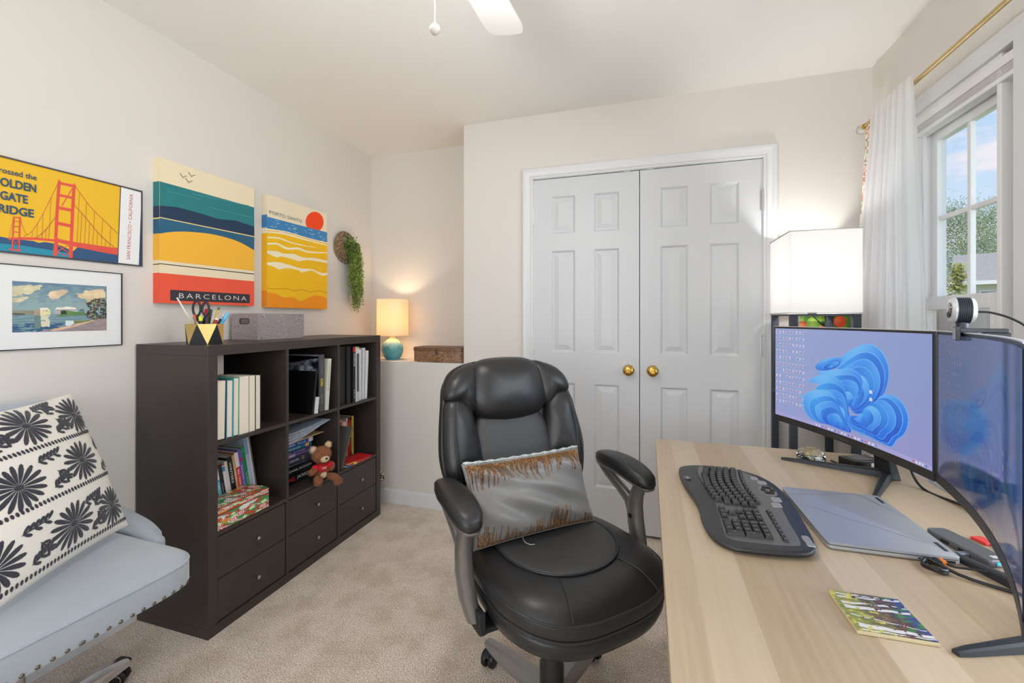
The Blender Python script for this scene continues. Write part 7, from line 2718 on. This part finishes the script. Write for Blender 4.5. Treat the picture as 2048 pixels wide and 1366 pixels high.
# ------------------------------------------------------------------ grey-blue upholstered chair at the left
ac = thing('upholstered_chair', 'pale grey-blue velvet desk chair with nailhead trim by the left wall', 'chair', (-1.635, 0.725, 0), rz=math.radians(-3))
M_vel = mat('grey_blue_velvet', (160, 167, 176), 0.8, sheen=0.6, noise=(5, 0.2, U3, (150, 158, 168)), bump=(500, 0.12, 0.0005, U3))
so2 = superell(0.295, 0.288, 7, 96, 0.02, 0.0)
so2 = [(x, y * (1.0 + 0.08 * (x + 0.0))) for x, y in so2]


def ds(p):
    x, y, z = p
    return (x, y, z + (0.010 * (1 - ((x - 0.02) / 0.3) ** 2) * (1 - (y / 0.29) ** 2) if z > 0.47 else 0))


loft(so2, [(0.5, 0.420), (0.97, 0.420), (0.995, 0.424), (1.0, 0.432), (1.0, 0.482), (0.994, 0.492), (0.985, 0.497), (0.96, 0.502), (0.9, 0.507), (0.7, 0.510), (0.4, 0.511), (0.1, 0.511)], ds, 0.02, 0).build('seat', M_vel, parent=ac, smooth=50)
pp = MB()
pp.tube([(0.02 + (x - 0.02) * 0.996, y * 0.996, 0.4925) for x, y in so2], 0.0032, 8, loop=True)
pp.build('piping', M_vel, parent=ac, smooth=60)
nl = MB()
per = []
P_ = so2 + [so2[0]]
acc = 0
last = 0
for i in range(len(P_) - 1):
    a = Vector((*P_[i], 0)); b2 = Vector((*P_[i + 1], 0))
    L = (b2 - a).length
    while last <= acc + L:
        f_ = (last - acc) / L
        q = a + (b2 - a) * f_
        nrm = Vector((b2.y - a.y, -(b2.x - a.x), 0)).normalized()
        per.append((q, nrm))
        last += 0.026
    acc += L
for q, nrm in per:
    if q.x < -0.2:
        continue
    Mn = Matrix.Translation(q + Vector((0, 0, 0.4300))) @ nrm.to_track_quat('Z', 'Y').to_matrix().to_4x4()
    nl.lathe([(0.0052, -0.0005), (0.0046, 0.0018), (0.0026, 0.0032), (0, 0.0038)], 10, M=Mn)
nl.build('nailheads', mat('aged_nickel', (112, 104, 96), 0.35, metal=0.9), parent=ac, smooth=50)


def backp(u, v, side):
    """u -1..1 across, v 0..1 up"""
    hw_ = 0.300 - 0.045 * min(1, v * 1.6) - 0.012 * v
    z_ = 0.42 + 0.535 * v
    ex = 1 - max(0, (v - 0.90) / 0.10) ** 2 * 0.12
    y = hw_ * u * ex
    xf = -0.205 - 0.10 * v - 0.02 * v * v + 0.30 * (u * u) * (0.36 - 0.18 * v)
    th2 = 0.040 * (1 - abs(u) ** 6) ** 0.5 * (1 - max(0, (v - 0.88) / 0.12) ** 3) ** 0.5 + 0.004
    tuft = 0
    for (a, c2) in ((-0.5, 0.35), (0, 0.35), (0.5, 0.35), (-0.25, 0.58), (0.25, 0.58), (-0.5, 0.8), (0, 0.8), (0.5, 0.8)):
        tuft += math.exp(-(((u - a) / 0.10) ** 2 + ((v - c2) / 0.07) ** 2))
    if side > 0:
        return Vector((xf + th2 - 0.016 * tuft, y, z_))
    return Vector((xf - th2 - 0.012, y, z_))


b_ = MB()
rs = []
NU, NV = 40, 34
for j in range(NV + 1):
    v = j / NV
    row = [backp(-1 + 2 * i / NU, v, 1) for i in range(NU + 1)] + [backp(1 - 2 * i / NU, v, -1) for i in range(NU + 1)]
    rs.append(row)
b_.rings(rs)
b_.build('backrest', M_vel, parent=ac, smooth=70)
for sg in (-1, 1):
    a_ = MB()
    path = spline([(-0.245, 0.295 * sg, 0.585), (-0.205, 0.318 * sg, 0.535), (-0.13, 0.330 * sg, 0.508), (-0.03, 0.326 * sg, 0.495), (0.065, 0.308 * sg, 0.485)], 5)
    rs = []
    n_ = len(path)
    for i, p in enumerate(path):
        f_ = i / (n_ - 1)
        r1 = 0.036 * (0.75 + 0.25 * math.sin(f_ * PI)) * (1 if f_ < 0.9 else 1 - (f_ - 0.9) * 3)
        p = Vector(p)
        zb_ = 0.425
        rs.append([p + Vector((0, r1 * math.cos(q) * 1.0, (r1 * math.sin(q) if math.sin(q) > 0 else (p.z - zb_) * math.sin(q)))) for q in [2 * PI * e2 / 20 for e2 in range(20)]])
    # rounded front end
    pe = Vector(path[-1])
    for f_ in (0.35, 0.7, 0.95):
        r1 = 0.036 * 0.6 * math.sqrt(1 - f_ * f_)
        rs.append([pe + Vector((0.030 * f_, r1 * math.cos(q), (r1 * math.sin(q) if math.sin(q) > 0 else (pe.z - 0.425) * (1 - 0.3 * f_) * math.sin(q)))) for q in [2 * PI * e2 / 20 for e2 in range(20)]])
    a_.rings(rs)
    a_.build('arm', M_vel, parent=ac, smooth=60)
c_ = MB()
c_.lathe([(0.0, 0.10), (0.026, 0.10), (0.026, 0.30), (0.02, 0.305), (0.02, 0.395), (0.0, 0.395)], 24, c=(-0.01, 0, 0))
c_.box(-0.11, 0.09, -0.1, 0.1, 0.375, 0.402)
c_.build('gas_column', M_steel, parent=ac, smooth=40)
star(ac, -0.01, 0.0, math.radians(100), 0.285, mat('polished_chrome', (200, 200, 204), 0.12, metal=1.0), ring=M_steel)

# black and white embroidered pillow
PM2 = frame_from((-1.596, 0.738, 0.762), (-0.225, 0.445, 0.0), (-0.13, -0.10, 0.43))
t = thing('embroidered_pillow', 'large cream pillow with black embroidered flowers on the grey-blue chair', 'pillow', tuple(PM2.translation))
PMl2 = Matrix.Translation(-PM2.translation) @ PM2
o, SE = pillow('cover', 0.500, 0.470, 0.150, mat('cream_woven_cotton', (226, 222, 214), 0.9, bump=(320, 0.35, 0.0008, (1, 3, 1))), PMl2, parent=t, wr=0.0012, seed=9, concave=0.05, n=56)
em = MB()


def patch(poly, off=0.0012):
    """fan patch of a convex-ish shape given in pillow u,v"""
    cx2 = sum(p[0] for p in poly) / len(poly); cy2 = sum(p[1] for p in poly) / len(poly)
    rs = []
    for f_ in (1.0, 0.55, 0.02):
        rs.append([SE(max(-0.985, min(0.985, cx2 + (x - cx2) * f_)), max(-0.985, min(0.985, cy2 + (y - cy2) * f_)), off + (0.0012 if f_ < 1 else 0)) for x, y in poly])
    em.rings(rs, cap=False)


def leafshape(x, y, ang, L, w_, n_=12, taper=0.0):
    P_ = []
    ca, sa = math.cos(ang), math.sin(ang)
    for k in range(n_):
        a = 2 * PI * k / n_
        lx = L / 2 * (1 - math.cos(a))
        ly = w_ / 2 * math.sin(a) * (1 + taper * math.cos(a) * -1)
        P_.append((x + lx * ca - ly * sa, y + lx * sa + ly * ca))
    return P_


def flower(x, y, R0, n_=17, ang=0.0):
    for k in range(n_):
        a = ang + 2 * PI * k / n_
        L = R0 * (0.80 + 0.2 * abs(math.cos(a - 0.3)))
        patch(leafshape(x + 0.10 * R0 * math.cos(a), y + 0.10 * R0 * math.sin(a), a, L, R0 * 0.170, taper=0.62))
    patch([(x + 0.17 * R0 * math.cos(q), y + 0.12 * R0 * math.sin(q)) for q in [2 * PI * e2 / 12 for e2 in range(12)]])


def sprig(x, y, ang, L, n_=6, w_=0.035):
    ca, sa = math.cos(ang), math.sin(ang)
    patch(leafshape(x, y, ang, L, 0.018))
    for k in range(n_):
        f_ = (k + 0.5) / n_
        for sd in (-1, 1):
            if (k + (sd > 0)) % 2 and sd < 0:
                continue
            patch(leafshape(x + ca * L * f_, y + sa * L * f_, ang + sd * 0.7, 0.095, w_, taper=0.3))


for ri, (yr, xs_l) in enumerate(((0.70, (-0.78, 0.02, 0.76)), (0.07, (-0.42, 0.42)), (-0.62, (-0.80, 0.02, 0.70)))):
    for k, xf_ in enumerate(xs_l):
        flower(xf_, yr + (0.03 if k % 2 else 0.0), 0.265, ang=k * 0.4)
    mids = [(xs_l[i] + xs_l[i + 1]) / 2 for i in range(len(xs_l) - 1)]
    for mx_ in mids:
        sprig(mx_ - 0.15, yr + 0.19, 0.15, 0.30)
        sprig(mx_ - 0.10, yr - 0.16, 0.35, 0.26)
        sprig(mx_ + 0.02, yr + 0.03, -0.9, 0.16, 3)
    sprig(0.80 if ri == 1 else 0.36, yr + 0.10, 0.6, 0.18, 4)
    if ri == 1:
        sprig(0.74, yr - 0.18, 0.25, 0.22, 5)
        sprig(-0.95, yr + 0.14, -0.2, 0.24, 5)
        sprig(-0.95, yr - 0.12, 0.3, 0.24, 5)
    for k in range(44):
        x = -0.97 + 1.94 * k / 43
        patch(leafshape(x, yr - 0.265 - 0.028, PI / 2 + 0.25, 0.058, 0.030))
eo = em.build('embroidery', mat('black_chenille', (44, 45, 56), 0.95, sheen=0.3, bump=(400, 0.5, 0.001, U3)), parent=t, fix=False, smooth=60)
